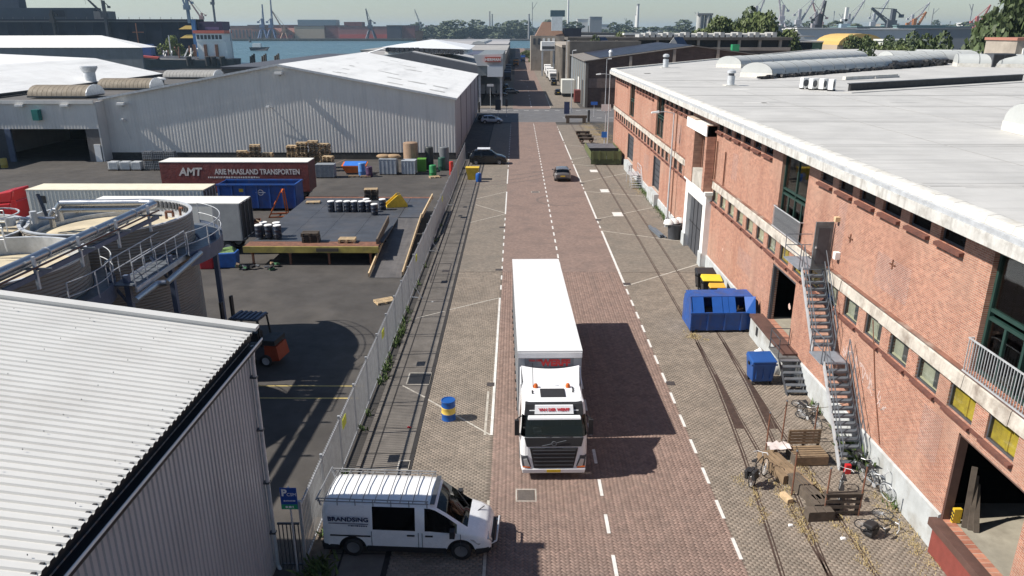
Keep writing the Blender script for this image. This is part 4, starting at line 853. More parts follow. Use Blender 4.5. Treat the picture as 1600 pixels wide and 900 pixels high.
pstack(-13.2, 67.3, 1.4, 6, 'at the back edge of the platform', .05, TIMBD); pstack(-13.2, 67.3, 1.4+6*.146, 1, 'of pale wood topping the back stack', .1, TIMBL); pstack(-8.2, 43.8, .01, 1, 'on the asphalt against the fence', .5, TIMBL)
pstack(-18.2, 65.8, 1.4, 1, 'of pale wood lying at the left of the deck', .1, TIMBL)
yc = thing('yellow_fork_attachment', 'yellow wedge shaped steel attachment on the platform', 'lift attachment', (-10.5,64.5,1.4), .3)
MB().prism([(-.9,0),(.9,0),(.9,.25),(.35,1.1),(.1,1.1),(-.9,.3)], 'y', -.45,-.37).build('side_plate', YEL, yc); MB().prism([(-.9,0),(.9,0),(.9,.25),(.35,1.1),(.1,1.1),(-.9,.3)], 'y', .37,.45).build('side_plate', YEL, yc); MB().box(-.9,.9,-.37,.37,.02,.12).build('base', YEL, yc); MB().bar((.2,-.37,1.0),(.2,.37,1.0),.15).build('top_bar', BLACK, yc); MB().hull([(-.8,-.36,.13),(.3,-.36,.13),(.3,.36,.13),(-.8,.36,.13),(.1,-.36,.9),(.3,-.36,.9),(.3,.36,.9),(.1,.36,.9)]).build('wedge', YEL, yc)
orr = thing('orange_frame_rack', 'orange steel A-frame rack beside the blue skip', 'rack', (-21.6,66.8,0), .2)
for y in (-.7,.7):
    MB().bar((-.9,y,0),(.3,y,2.3),.1).build('raker', ORANGE, orr); MB().bar((.7,y,0),(.5,y,2.3),.1).build('upright', ORANGE, orr); MB().bar((-.9,y,.05),(.7,y,.05),.1).build('foot_bar', ORANGE, orr)
for z, x in ((2.3,.4),(1.2,-.3),(.6,-.6)): MB().bar((x,-.7,z),(x,.7,z),.09).build('cross_bar', ORANGE, orr)
bx = thing('rusty_crate', 'rusty open crate with planks left of the platform', 'crate', (-22.4,61.2,0), .3)
for sx in (-1,1): MB().obox((sx*.9,0,.45),(.05,1.4,.9)).build('side', RUST, bx); MB().obox((0,sx*.7,.45),(1.75,.05,.9)).build('side', RUST, bx)
for k in range(4): MB().obox((-.5+k*.3,.1,.85+.05*k),(.12,1.9,.05),.4*k-.5,.2).build('plank', TIMB, bx)
# trailers and containers
def wheel(par, x, y, r, wd, ax='x', rimm=None, name='wheel'):
    m = MB(); h = wd/2
    prof = [(r*.62,-h),(r*.9,-h),(r,-h*.7),(r,h*.7),(r*.9,h),(r*.62,h)]
    def ring(pf, n=22):
        b = MB().lathe(pf, n); q = []
        for a, c_, z in b.v: q.append((z, a, c_) if ax == 'x' else (a, z, c_))
        b.v = [(x+p[0], y+p[1], r+p[2]) for p in q]; return b
    t = ring(prof).build('wheel', BLACK, par, ang=50)
    ring([(r*.62,-h*.8),(r*.5,-h*.75),(r*.2,-h*.55),(0,-h*.55)]).build('rim', rimm or STEEL, t, ang=30); ring([(r*.62,h*.8),(r*.5,h*.75),(r*.2,h*.55),(0,h*.55)]).build('rim', rimm or STEEL, t, ang=30)
    return t
def trailer(name, lb, x0, x1, y0, z0, z1, side, roofm, rearlow=True, d=2.5):
    t = thing(name, lb, 'trailer', ((x0+x1)/2, y0+d/2, 0)); a, b = (x0-x1)/2, (x1-x0)/2
    MB().box(a,b,-d/2,d/2,z0,z1-.06).build('box_side', side, t); MB().box(a-.03,b+.03,-d/2-.02,d/2+.02,z1-.058,z1).build('roof', roofm, t)
    MB().box(a+.3,b-.2,-.5,.5,z0-.3,z0-.002).build('chassis', DGREY, t)
    for k in range(3):
        for y in (-d/2+.2,d/2-.2): wheel(t, b-1.2-k*1.35, y, .5, .35, 'y')
    return t
RTARP = mat('maroon_tarp', (.165,.035,.03), .6, var=.2, scale=.8, bump=.05, bscale=1.2, dirt=(.11,.03,.028), dscale=.7, damt=.6)
at = trailer('curtain_trailer', 'maroon curtain sided trailer with pale roof and white lettering', -34.6, -20.2, 72.3, 1.1, 4.0, RTARP, mat('pale_trailer_roof', (.68,.67,.62), .6, var=.06))
TPR = mat('faded_print', (.62,.57,.52), .7, var=.2, scale=3)
text('AMT', 1.05, TPR, at, (-4.3,-1.262,3.0), R(90), bold=.035, shear=.18); text('ARIE MAASLAND TRANSPORTEN', .72, TPR, at, (2.25,-1.262,3.02), R(90), bold=.02, sx=.78); small_print(at, -2.6, 2.4, -1.262, 2.5, .2, TPR, 3)
MB().box(7.2,7.24,-1.25,1.25,1.1,3.94).build('rear_door', mat('maroon_door', (.12,.03,.028), .6), at)
REEF = mat('reefer_white', (.66,.66,.61), .5, var=.05, scale=.6, streak=(.5,.48,.42), samt=.4, sscale=(2,2,.2))
rf = trailer('reefer_trailer', 'white refrigerated trailer with ribbed side behind the tanks', -39.2, -25.0, 58.9, 1.1, 4.0, REEF, mat('cream_roof', (.68,.62,.48), .6, var=.1))
for k in range(47): MB().box(-6.9+k*.3,-6.86+k*.3,-1.275,-1.251,1.15,3.9).build('side_rib', REEF, rf)
MB().box(-6.2,-5.6,-1.285,-1.276,2.9,3.5).build('side_hatch', BLACK, rf); MB().box(7.1,7.16,-1.2,1.2,1.15,3.9).build('rear_door', DGREY, rf)
for k in (-.9,-.3,.3,.9): MB().cyl((7.2,k,1.2),(7.2,k,3.9),.03,n=6).build('lock_rod', STEEL, rf)
tw3 = trailer('white_trailer', 'plain white trailer with open rear beside the platform', -31.8, -20.5, 54.2, 1.1, 3.95, REEF, mat('white_roof_sheet', (.72,.71,.66), .6, var=.06))
MB().box(3.6,5.6,-1.29,-1.252,1.1,3.9).build('side_door', mat('grey_door', (.33,.34,.34), .5), tw3); MB().box(5.655,5.68,-1.15,1.15,1.2,3.8).build('rear_opening', DARK, tw3)
for k in (-1.2,-.4,.4,1.2): MB().box(5.68,5.74,k-.06,k+.06,1.1,3.9).build('rear_post', DGREY, tw3)
bs = thing('blue_skip', 'long blue roll-off skip container with ribbed sides in the yard', 'skip', (-23.9,69.9,0))
MB().box(-3.9,3.4,-1.2,-1.14,.25,2.5).build('side', BLUE, bs); MB().box(-3.9,3.4,1.14,1.2,.25,2.5).build('side', BLUE, bs); MB().box(-3.9,-3.84,-1.14,1.14,.25,2.5).build('end', BLUE, bs); MB().box(3.34,3.4,-1.14,1.14,.25,2.5).build('end', BLUE, bs); MB().box(-3.84,3.34,-1.14,1.14,.25,.35).build('floor', RUST, bs)
for k in range(7): MB().box(-3.8+k*1.17,-3.66+k*1.17,-1.31,-1.201,.3,2.4).build('rib', BLUE, bs)
MB().box(-3.95,3.45,-1.34,-1.1,2.4,2.55).build('top_rail', BLUE, bs); MB().box(-3.95,3.45,1.1,1.3,2.4,2.55).build('top_rail', BLUE, bs); MB().box(3.3,3.46,-1.1,1.1,2.41,2.56).build('top_rail', BLUE, bs)
o = MB().lathe([(.22,-.005),(.28,-.005),(.28,.005),(.22,.005)], 20); o.v = [(a+.1, -1.21+c_, 1.75+b) for a, b, c_ in o.v]; o.box(-.35,.55,-1.213,-1.205,1.71,1.79); o.build('emblem', WHITEP, bs); MB().box(-1.9,-1.4,-1.212,-1.205,1.8,2.1).build('sticker', YEL, bs); MB().box(-3.7,3.2,-1.1,1.1,1.6,1.7).build('load', mat('mixed_scrap', (.07,.065,.06), .9, var=.5, scale=3, bump=.1, bscale=3), bs)
# fork lift
fk = thing('forklift', 'dark forklift with orange counterweight beside the shed corner', 'forklift', (-13.45,35.0,0), 1.42)
MB().hull([(-.55,-1.6,.35),(.55,-1.6,.35),(.55,-.9,.25),(-.55,-.9,.25),(-.5,-1.5,1.0),(.5,-1.5,1.0),(.5,-.9,1.05),(-.5,-.9,1.05)]).build('counterweight', mat('fork_orange', (.28,.042,.012), .6), fk); MB().box(-.54,.54,-1.45,-.7,1.06,1.3).build('hood', BLACK, fk); MB().box(-.55,.55,-.9,.9,.3,.95).build('body', DGREY, fk)
for x in (-.5,.5):
    for y in (-.8,.7): MB().bar((x,y,.95),(x*.9,y*.85,2.25),.08).build('guard_post', BLACK, fk)
    MB().box(x*.9-.1,x*.9+.1,.95,1.05,.2,3.0).build('mast_rail', BLACK, fk); MB().box(x*.6-.06,x*.6+.06,1.1,2.2,.08,.13).build('fork', STEELB, fk)
for k in range(6): MB().box(-.5,.5,-.7+k*.24,-.6+k*.24,2.25,2.31).build('roof_bar', TBLUE, fk)
MB().box(-.52,.52,-.75,.7,2.2,2.26).build('roof_frame', DGREY, fk); MB().box(-.25,.25,-.5,0,.95,1.5).build('seat', BLACK, fk)
for x in (-.5,.5): wheel(fk, x, .6, .34, .22, 'x'); wheel(fk, x, -.95, .3, .2, 'x')
fk.scale = (1.08,1.08,1.1)
for y, x1 in ((32.15,-7.2),(30.9,-7.2)):
    flat([rect(-15, x1, y-.05, y+.05)], .006).build('road_marking', mat('yellow_line', (.42,.33,.12), .8, var=.3, scale=3), ground)
# ---------------------------------------------------------------- bar fence
fn = thing('bar_fence', 'long galvanised bar fence with tall thin bars along the pavement', 'fence', (-6.65, 58, 0))
FY0, FY1 = 19.6, 97.5; npan = 29; pw = (FY1-FY0)/npan; FH = 2.25
FST = mat('fence_steel', (.40,.41,.425), .55, metal=.3, var=.15, scale=3)
postm = shared(MB().box(-.04,.04,-.04,.04,0,FH+.06).box(-.048,.048,-.048,.048,FH+.06,FH+.09), 'post', FST)
railm = shared(MB().box(-.022,.022,.04,pw-.04,-.03,.03), 'rail', FST)
b = MB(); nb = int(pw/.135)
for i in range(1, nb): b.cyl((0,i*pw/nb,.05),(0,i*pw/nb,FH),.016,n=6)
barm = shared(b, 'bar_panel', FST)
for i in range(npan+1):
    place('post', postm, fn, (0, FY0+i*pw-58, 0))
    if i < npan: place('rail', railm, fn, (0, FY0+i*pw-58, .12)); place('rail', railm, fn, (0, FY0+i*pw-58, FH-.12)); place('bar_panel', barm, fn, (0, FY0+i*pw-58, 0), kind='stuff')
for i, y in ((3,34.5),(5,47.6),(9,66.0),(1,25.6)): MB().box(.03,.05,y-58-.28,y-58+.28,1.55,1.95).build('sign_plate', mat('lime_sign', (.50,.52,.03), .5), fn)
for y in (44.5,55,71): MB().bar((.05,y-58,.1),(.75,y-58,.03),.05).bar((.7,y-58,.03),(.05,y-58,1.3),.04).build('fence_stay', STEEL, fn)
# low fence return next to the shed
f2 = thing('bar_gate', 'short dark bar gate between shed corner and fence', 'gate', (-6.95, 19.3, 0))
for i in range(6): MB().box(-.33+i*.12,-.3+i*.12,-.015,.015,.05,1.75).build('bar', DGREY, f2)
MB().box(-.35,.33,-.025,.025,1.7,1.76).build('rail', DGREY, f2); MB().box(-.35,.33,-.025,.025,.2,.26).build('rail', DGREY, f2)
sg = thing('parking_sign', 'blue parking sign with white P and green strip on a post', 'sign', (-6.8, 19.15, 0))
MB().cyl((0,.05,0),(0,.05,3.1),.03,n=8).build('post', STEEL, sg); MB().box(-.25,.25,-.012,.012,2.36,3.1).build('panel', mat('sign_blue', (.01,.06,.30), .4), sg); MB().box(-.24,.24,-.016,-.0125,2.37,2.53).build('strip', mat('sign_green', (.02,.30,.14), .4), sg)
SWH = mat('sign_white', (.8,.8,.8), .5, var=.02)
text('P', .32, SWH, sg, (-.13,-.014,2.93), R(90), bold=.012); text('CSM', .15, SWH, sg, (.09,-.014,2.87), R(90)); small_print(sg, -.16, .2, -.016, 2.66, .05, SWH, 2); small_print(sg, -.12, .14, -.019, 2.445, .08, SWH, 5)
# ---------------------------------------------------------------- vehicles
def lerp_tab(tab, x):
    for a, b in zip(tab, tab[1:]):
        if a[0] <= x <= b[0]:
            t = (x-a[0])/(b[0]-a[0]) if b[0] > a[0] else 0
            return [p+(q-p)*t for p, q in zip(a, b)]
    return list(tab[-1] if x > tab[-1][0] else tab[0])
def islands(mb):
    par = list(range(len(mb.v)))
    def f(i):
        while par[i] != i: par[i] = par[par[i]]; i = par[i]
        return i
    for q in mb.f:
        for a in q[1:]: par[f(a)] = f(q[0])
    out = {}
    for q in mb.f:
        m = out.setdefault(f(q[0]), MB()); m.add([mb.v[i] for i in q], [tuple(range(len(q)))])
    return list(out.values())
def loft_car(par, tab, paint, wheels, wr, arch, side_win, shield, rear_glass=None, wtrk=.8, rimm=None, zs=.42, glass=None, rooftint=None):
    """tab rows: x, zbottom, zbelt, ztop, half width at belt, half width at roof; x runs rear to front"""
    L0, L1 = tab[0][0], tab[-1][0]
    xs = {round(r[0], 3) for r in tab} | {round(L0+(L1-L0)*i/44, 3) for i in range(45)}
    for a, b in side_win + [shield] + ([rear_glass] if rear_glass else []): xs |= {a, b}
    for xw in wheels:
        for k in range(13): xs.add(round(xw+arch*math.cos(math.pi*k/12), 3))
    xs = sorted(xs); rings = []
    for x in xs:
        _, zb, zl, zt, wb, wt = lerp_tab(tab, x); zc = zb
        for xw in wheels:
            if abs(x-xw) < arch: zc = max(zc, wr + math.sqrt(max(0, arch*arch-(x-xw)**2)) - .02)
        zl = min(zl, zt-.10); zw = zt-.10 if zt-zl > .25 else zl+.6*(zt-zl-.06); zc2 = min(zc, zl-.12)
        fl = (zw-zl)/max(.01, zt-zl); ww = wb+(wt-wb)*fl
        half = [(0,zb+.02),(wb*.80,zb+.02),(wb*.95,zc2),(wb*.99,max(zc2+.02,zs)),(wb,(max(zc2,zs)+zl)/2+.02),(wb*.985,zl),(ww,zw),(wt*.93,zt-.025),(wt*.6,zt),(0,zt+.02)]
        rings.append(half)
    G = {'body': MB(), 'trim': MB(), 'glass': MB(), 'shield': MB()}
    for s in (1,-1):
        for i in range(len(xs)-1):
            xm = (xs[i]+xs[i+1])/2
            for j in range(9):
                k = 'body'
                if j <= 2: k = 'trim'
                if j == 5 and any(a < xm < b for a, b in side_win): k = 'glass'
                if j in (7,8) and (shield[0] < xm < shield[1]): k = 'shield'
                if j in (6,7,8) and rear_glass and rear_glass[0] < xm < rear_glass[1]: k = 'shield'
                p = [(xs[i],s*rings[i][j][0],rings[i][j][1]),(xs[i+1],s*rings[i+1][j][0],rings[i+1][j][1]),(xs[i+1],s*rings[i+1][j+1][0],rings[i+1][j+1][1]),(xs[i],s*rings[i][j+1][0],rings[i][j+1][1])]
                G[k].add(p, [(0,1,2,3) if s < 0 else (3,2,1,0)])
    for e in (0,-1):
        r = rings[e]; pts = [(xs[e],a,b) for a, b in r] + [(xs[e],-a,b) for a, b in r[::-1][1:-1]]
        G['body'].add(pts, [tuple(range(len(pts)))])
    def weld(mb):
        idx = {}; vs = []; mp = []
        for v in mb.v:
            k = tuple(round(c, 4) for c in v)
            if k not in idx: idx[k] = len(vs); vs.append(v)
            mp.append(idx[k])
        mb.v = vs; mb.f = [f for f in ([tuple(dict.fromkeys(mp[i] for i in q)) for q in mb.f]) if len(f) > 2]; return mb
    bd = weld(G['body']).build('body', paint, par, ang=42); weld(G['trim']).build('sill_trim', BLACK, par, ang=40)
    [weld(g).build('side_window', glass or DGLASS, par, ang=30) for g in islands(weld(G['glass']))]; weld(G['shield']).build('windscreen', glass or DGLASS, par, ang=30)
    z = lerp_tab(tab, (L0+L1)/2); MB().box(L0+.5, shield[1]-.25, -z[4]+.12, z[4]-.12, .35, z[2]-.12).build('cabin_floor', BLACK, par)
    for xw in wheels:
        for y in (-wtrk, wtrk): wheel(par, xw, y, wr, .22, 'y', rimm)
    return bd
def handle(par, x, y, z, L=.2, m=BLACK): MB().box(x, x+L, y-.02, y+.02, z-.02, z+.02).build('door_handle', m, par)
ALU = mat('alloy_rim', (.25,.25,.26), .4, metal=.6)
RGLASS = mat('lamp_red', (.35,.02,.02), .3); LAMPC = mat('headlamp', (.55,.57,.58), .15, metal=.4, var=.1)
# ---- white van
van = thing('white_van', 'white crew van with roof rack and lettering parked across the pavement', 'van', (-6.1, 20.95, 0), -.05)
tabv = [(0,.30,1.0,1.70,.90,.80),(.05,.28,1.02,1.86,.93,.82),(.18,.28,1.05,1.93,.965,.84),(.6,.26,1.06,1.95,.975,.85),(3.0,.26,1.06,1.96,.975,.85),(3.45,.26,1.06,1.93,.975,.84),(3.62,.26,1.05,1.87,.975,.83),(3.95,.26,1.03,1.64,.97,.80),(4.45,.28,1.0,1.26,.96,.79),(4.62,.28,.98,1.15,.95,.80),(4.95,.28,.9,1.03,.93,.78),(5.2,.27,.8,.90,.87,.70),(5.33,.28,.65,.74,.80,.6),(5.37,.30,.52,.60,.76,.55)]
vb = loft_car(van, tabv, WHITE, (.95,4.42), .34, .45, [(1.62,2.98),(3.28,4.30)], (3.66,4.62), wtrk=.85, rimm=ALU)
for x in (1.58,3.08,3.2,4.42): MB().box(x-.008,x+.008,-.984,-.970,.45,1.0).build('door_seam', DGREY, vb)
MB().box(.25,1.55,-.995,-.965,.80,.84).build('slide_rail', BLACK, vb); handle(vb, 2.72, -.985, .90, .24); handle(vb, 3.3, -.985, .90, .24)
MB().hull([(4.98,-.935,.60),(5.40,-.66,.58),(5.38,-.5,.58),(5.0,-.55,.60),(4.72,-.962,.80),(5.30,-.80,.76),(5.26,-.5,.83),(4.85,-.6,.90)]).build('headlight', LAMPC, vb); MB().hull([(5.06,.55,.62),(5.3,.55,.62),(5.3,.62,.62),(5.06,.84,.62),(4.9,.6,.93),(5.22,.5,.86),(5.26,.76,.80),(4.9,.92,.80)]).build('headlight', LAMPC, vb)
MB().hull([(5.1,-.8,.28),(5.42,-.6,.28),(5.42,.6,.28),(5.1,.8,.28),(5.1,-.84,.52),(5.44,-.62,.52),(5.44,.62,.52),(5.1,.84,.52)]).build('front_bumper', BLACK, vb); MB().box(5.335,5.40,-.5,.5,.545,.66).build('grille', BLACK, vb)
MB().tube([(5.2,-.75,.45),(5.52,-.55,.5),(5.55,-.4,.75),(5.55,.4,.75),(5.52,.55,.5),(5.2,.75,.45)], .03, 8).build('bull_bar', STEEL, van)
for s in (-1,1): MB().obox((4.18,s*1.10,1.12),(.16,.2,.26)).build('mirror', BLACK, van); MB().bar((4.2,s*.95,1.04),(4.2,s*1.06,1.06),.05).build('mirror_arm', BLACK, van)
MB().box(-.06,.06,-.9,.9,.3,.5).build('rear_bumper', BLACK, van)
for x0_, x1_ in ((-.02,.5),(1.42,3.95),(4.90,5.3)): MB().hull([(x0_,-.955,.25),(x1_,-.955 if x1_ < 5 else -.80,.25),(x1_,-.7,.25),(x0_,-.7,.25),(x0_,-.985 if x0_ > 0 else -.93,.46),(x1_,-.985 if x1_ < 5 else -.84,.46),(x1_,-.7,.46),(x0_,-.7,.46)]).build('lower_trim', BLACK, vb)
for y in (-.45,.25): MB().bar((4.56,y,1.215),(4.1,y+.38,1.58),.018).build('wiper', BLACK, van)
MB().bar((4.85,.2,1.07),(5.05,.5,1.06),.02).build('washer_jet', BLACK, van)
MB().box(3.45,3.6,-.8,.8,1.955,1.965).build('roof_band', DGREY, van)
text('BRANDSING', .235, NAVY, van, (.86,-.985,1.42), R(90+6), bold=.007); MB().obox((.86,-.981,1.265),(1.28,.006,.022),0,R(6)).build('underline', NAVY, van); small_print(van, .85, 1.48, -.992, 1.2, .055, NAVY, 4)
RACK = mat('rack_tube', (.26,.265,.27), .5, metal=.3)
for k in range(9):
    x = .12+k*.40; MB().tube([(x,-.84,2.02),(x,-.6,2.05),(x,.6,2.05),(x,.84,2.02)], .017, 6).build('rack_bar', RACK, van)
for y in (-.85,.85):
    for z in (1.99,2.09): MB().cyl((-.12,y,z),(3.42,y,z),.019,n=6).build('rack_rail', RACK, van)
    for k in range(7): MB().cyl((-.05+k*.57,y,1.85),(-.05+k*.57,y,2.09),.016,n=6).build('rack_foot', RACK, van)
MB().cyl((-.12,-.93,2.09),(-.12,.93,2.09),.028,n=8).build('rack_roller', RACK, van); MB().bar((-.02,-.8,1.8),(-.12,-.8,2.09),.04).bar((-.02,.8,1.8),(-.12,.8,2.09),.04).build('roller_bracket', STEEL, van)
# seats seen through the glass
for y in (-.45,.45): MB().obox((3.2,y,.95),(.16,.45,.7),0,0,-.15).build('seat', DGREY, van)
MB().box(4.1,4.5,-.85,.85,.9,1.0).build('dashboard', BLACK, van)
# ---- truck
tk = thing('semi_truck', 'white cab-over truck with box trailer driving up the red street', 'truck', (1.42, 24.35, 0), .022)
rows = [(.32,.06,1.20),(.50,.0,1.24),(.95,.0,1.25),(1.45,.03,1.25),(1.78,.07,1.25),(2.55,.30,1.20),(2.74,.36,1.18),(2.92,.52,1.14),(3.0,.80,1.08)]
def cring(z, yf, w_, yb=2.45):
    r = .28; pts = [(-w_,yb,z),(-w_,1.55,z),(-w_,.55+yf*.5,z)]
    for k in range(5): a = math.pi/2*k/4; pts.append((-w_+r-r*math.cos(a), yf+r-r*math.sin(a), z))
    for k in range(1,5): pts.append((-w_+r+(2*w_-2*r)*k/5, yf, z))
    for k in range(5): a = math.pi/2*k/4; pts.append((w_-r+r*math.sin(a), yf+r-r*math.cos(a), z))
    return pts + [(w_,.55+yf*.5,z),(w_,1.55,z),(w_,yb,z)]
rr = [cring(*r) for r in rows]; N = len(rr[0]); cabm, gls, swn = MB(), MB(), MB()
for i in range(len(rr)-1):
    for j in range(N-1):
        tgt = cabm
        if i == 4 and 4 <= j <= 14: tgt = gls
        if i == 4 and j in (1, N-3): tgt = swn
        tgt.add([rr[i][j],rr[i][j+1],rr[i+1][j+1],rr[i+1][j]], [(0,1,2,3)])
cabm.add(rr[-1], [tuple(range(N-1,-1,-1))]); cabm.add([rr[i][0] for i in range(len(rr))]+[rr[i][-1] for i in range(len(rr)-1,-1,-1)], [tuple(range(2*len(rr)))])
cb = cabm.build('cab', WHITE, tk, ang=35); gls.build('windscreen', DGLASS, cb, ang=30); [g.build('side_window', DGLASS, cb) for g in islands(swn)]
MB().box(-1.1,1.1,.35,1.0,1.4,1.74).build('dashboard', BLACK, cb); MB().box(-1.15,1.15,1.3,1.9,.9,2.3).build('bunk_wall', BLACK, cb)
for x in (-.6,.6): MB().obox((x,1.1,1.8),(.5,.2,.8)).build('seat', DGREY, cb)
MB().box(-.75,-.45,.45,.75,1.741,1.8).build('papers', WHITEP, cb)
def fpan(mb, nm, m, **k): return mb.build(nm, m, cb, **k)
fpan(MB().hull([(-1.02,-.02,1.42),(1.02,-.02,1.42),(1.02,.1,1.42),(-1.02,.1,1.42),(-1.1,.035,1.77),(1.1,.035,1.77),(1.1,.1,1.77),(-1.1,.1,1.77)]), 'black_panel', BLACK, bevel=.02)
fpan(MB().hull([(-.74,-.035,.52),(.74,-.035,.52),(.74,.05,.52),(-.74,.05,.52),(-.9,-.035,1.36),(.9,-.035,1.36),(.9,.05,1.36),(-.9,.05,1.36)]), 'grille', BLACK, bevel=.02)
for k, z in enumerate((.66,.82,.98,1.14,1.28)): fpan(MB().box(-.72-.02*k,.72+.02*k,-.055,-.036,z-.02,z+.02), 'grille_slat', DGREY)
fpan(MB().bar((-.45,-.03,1.46),(.45,-.015,1.68),.018), 'grille_bar', STEELB); o = MB().lathe([(.07,-.01),(.1,-.01),(.1,.01),(.07,.01)], 18); o.v = [(a,-.03+c_,1.56+b) for a, b, c_ in o.v]; fpan(o, 'badge_ring', STEELB)
for s in (-1,1):
    fpan(MB().hull([(s*.84,-.02,.58),(s*1.16,.0,.58),(s*1.2,.2,.58),(s*.84,.1,.58),(s*.98,-.02,1.05),(s*1.2,.03,1.0),(s*1.24,.2,1.0),(s*.98,.1,1.05)]), 'headlight_housing', DGREY)
    fpan(MB().hull([(s*.88,-.035,.60),(s*1.08,-.02,.60),(s*1.08,.0,.60),(s*.88,.0,.60),(s*1.0,-.035,.92),(s*1.14,-.02,.9),(s*1.14,.0,.9),(s*1.0,.0,.92)]), 'headlight', LAMPC)
    fpan(MB().obox((s*1.02,-.03,.57),(.3,.03,.04),0,0,-s*.1), 'indicator', ORANGE)
    fpan(MB().obox((s*1.37,.25,2.1),(.17,.12,.62)), 'mirror', BLACK); fpan(MB().bar((s*1.2,.4,2.5),(s*1.37,.28,2.42),.04).bar((s*1.2,.4,1.75),(s*1.37,.28,1.8),.04), 'mirror_arm', BLACK)
    fpan(MB().obox((s*.7,.55,3.07),(.14,.14,.12)) if False else MB().lathe([(.09,0),(.09,.08),(.06,.15),(0,.17)], 12, (s*.62,1.72,3.0)), 'beacon', ORANGE, ang=40)
    fpan(MB().box(s*1.26-.02,s*1.26+.02,.6,.75,1.5,1.56), 'door_handle', BLACK)
    fpan(MB().box(s*1.255-.01,s*1.255+.01,.5,1.6,.62,.68), 'step', BLACK)
fpan(MB().hull([(-1.16,-.03,.3),(1.16,-.03,.3),(1.18,.3,.3),(-1.18,.3,.3),(-1.2,-.06,.5),(1.2,-.06,.5),(1.22,.3,.5),(-1.22,.3,.5)]), 'bumper', WHITE, bevel=.03)
fpan(MB().box(-.26,.26,-.075,-.062,.36,.48), 'plate', YEL)
fpan(MB().hull([(-1.1,.28,2.56),(1.1,.28,2.56),(1.1,.45,2.56),(-1.1,.45,2.56),(-1.06,.46,2.95),(1.06,.46,2.95),(1.06,.7,2.95),(-1.06,.7,2.95)]), 'sign_surround', BLACK, bevel=.02)
fpan(MB().hull([(-.72,.25,2.64),(.72,.25,2.64),(.72,.3,2.64),(-.72,.3,2.64),(-.70,.385,2.92),(.70,.385,2.92),(.70,.45,2.92),(-.70,.45,2.92)]), 'roof_sign', WHITE); text('VAN DER WERFF', .15, REDT, cb, (0,.305,2.785), R(64), bold=.006)
fpan(MB().hull([(-.98,.05,2.50),(.98,.05,2.50),(.96,.22,2.52),(-.96,.22,2.52),(-.98,.08,2.58),(.98,.08,2.58),(.96,.25,2.6),(-.96,.25,2.6)]), 'sun_visor', WHITE, bevel=.02)
fpan(MB().box(-.47,.47,.88,1.55,3.005,3.04), 'roof_hatch', BLACK, bevel=.02)
fpan(MB().cyl((-.72,1.7,3.0),(-.74,1.75,4.0),.014,n=5), 'antenna', BLACK)
for x, y in ((.78,1.3),(.8,1.45),(.8,1.6),(-.76,1.2),(-.76,1.35)): fpan(MB().lathe([(.035,0),(.035,.05),(0,.07)], 8, (x,y,3.0)), 'roof_knob', BLACK)
for y in (.5,-.3): fpan(MB().bar((-.6+y*.1,.1,1.85),(.2+y,.06,1.79),.02), 'wiper', BLACK)
# air deflector
n = 12; df = MB(); vs = []
for i in range(n+1):
    x = -1.08+2.16*i/n; c_ = 1-(x/1.08)**2
    vs += [(x*.98,1.82,3.0),(x,1.9,3.07),(x*1.02,2.2,3.24),(x*1.06,2.62+.1*(1-c_),3.46-.10*c_),(x*1.06,2.74,3.4-.1*c_),(x*1.04,2.7,3.0)]
df.add(vs, [(i*6+j,(i+1)*6+j,(i+1)*6+j+1,i*6+j+1) for i in range(n) for j in range(5)]); df.add(vs[:6], [(0,1,2,3,4,5)]); df.add(vs[-6:], [(5,4,3,2,1,0)]); df.build('air_deflector', WHITE, tk, ang=35)
for s in (-1,1): MB().hull([(s*1.22,2.0,1.0),(s*1.25,2.0,1.0),(s*1.25,2.75,1.0),(s*1.22,2.75,1.0),(s*1.16,2.0,3.0),(s*1.2,2.0,3.0),(s*1.2,2.75,3.4),(s*1.16,2.75,3.4)]).build('side_fairing', WHITE, tk)
TRS = mat('trailer_grey', (.40,.42,.44), .5, var=.06)
MB().box(-1.27,1.27,2.95,15.5,1.15,3.92).build('trailer_box', TRS, tk); MB().box(-1.29,1.29,2.92,15.55,3.925,4.0).build('trailer_roof', mat('trailer_roof_white', (.68,.68,.675), .5, var=.03, scale=.6, dirt=(.62,.61,.59), dscale=.5, damt=.5), tk); MB().box(-1.28,1.28,2.90,2.948,3.7,3.922).build('front_cap', WHITE, tk); MB().box(-1.0,.95,2.925,2.949,3.2,3.69).build('front_board', mat('board_grey', (.20,.21,.23), .5), tk)
text('WERFF', .38, REDT, tk, (.22,2.92,3.47), R(90), bold=.022); text('VAN DER', .12, REDT, tk, (-.58,2.92,3.58), R(90), bold=.006)
for k in range(9): MB().box(-1.285,1.285,4.2+k*1.4,4.23+k*1.4,4.001,4.006).build('roof_bow', mat('bow_grey', (.70,.70,.70), .6), tk)
for k in range(14):
    for s in (-1,1): MB().box(s*1.272-.008,s*1.272+.008,3.4+k*.88,3.44+k*.88,1.15,3.92).build('curtain_strap', DGREY, tk)
    for s in (-1,1): MB().box(s*1.29-.03,s*1.29+.03,3.4+k*.88,3.5+k*.88,1.1,1.22).build('buckle', BLACK, tk)
MB().box(-.5,.5,1.5,15.3,.75,1.1).build('chassis', BLACK, tk); MB().box(-1.2,-.6,3.2,5.0,.4,1.0).build('fuel_tank', STEEL, tk); MB().box(.6,1.2,3.2,5.0,.4,1.0).build('fuel_tank', STEEL, tk); MB().box(-1.27,1.27,15.45,15.52,.45,.6).build('rear_bar', DGREY, tk)
for y, xs_ in ((1.35,1.03),(5.6,.95),(10.6,1.05),(11.95,1.05),(13.3,1.05)):
    for s in (-1,1): wheel(tk, s*xs_, y, .5, .34 if y < 2 or y > 9 else .6, 'x')
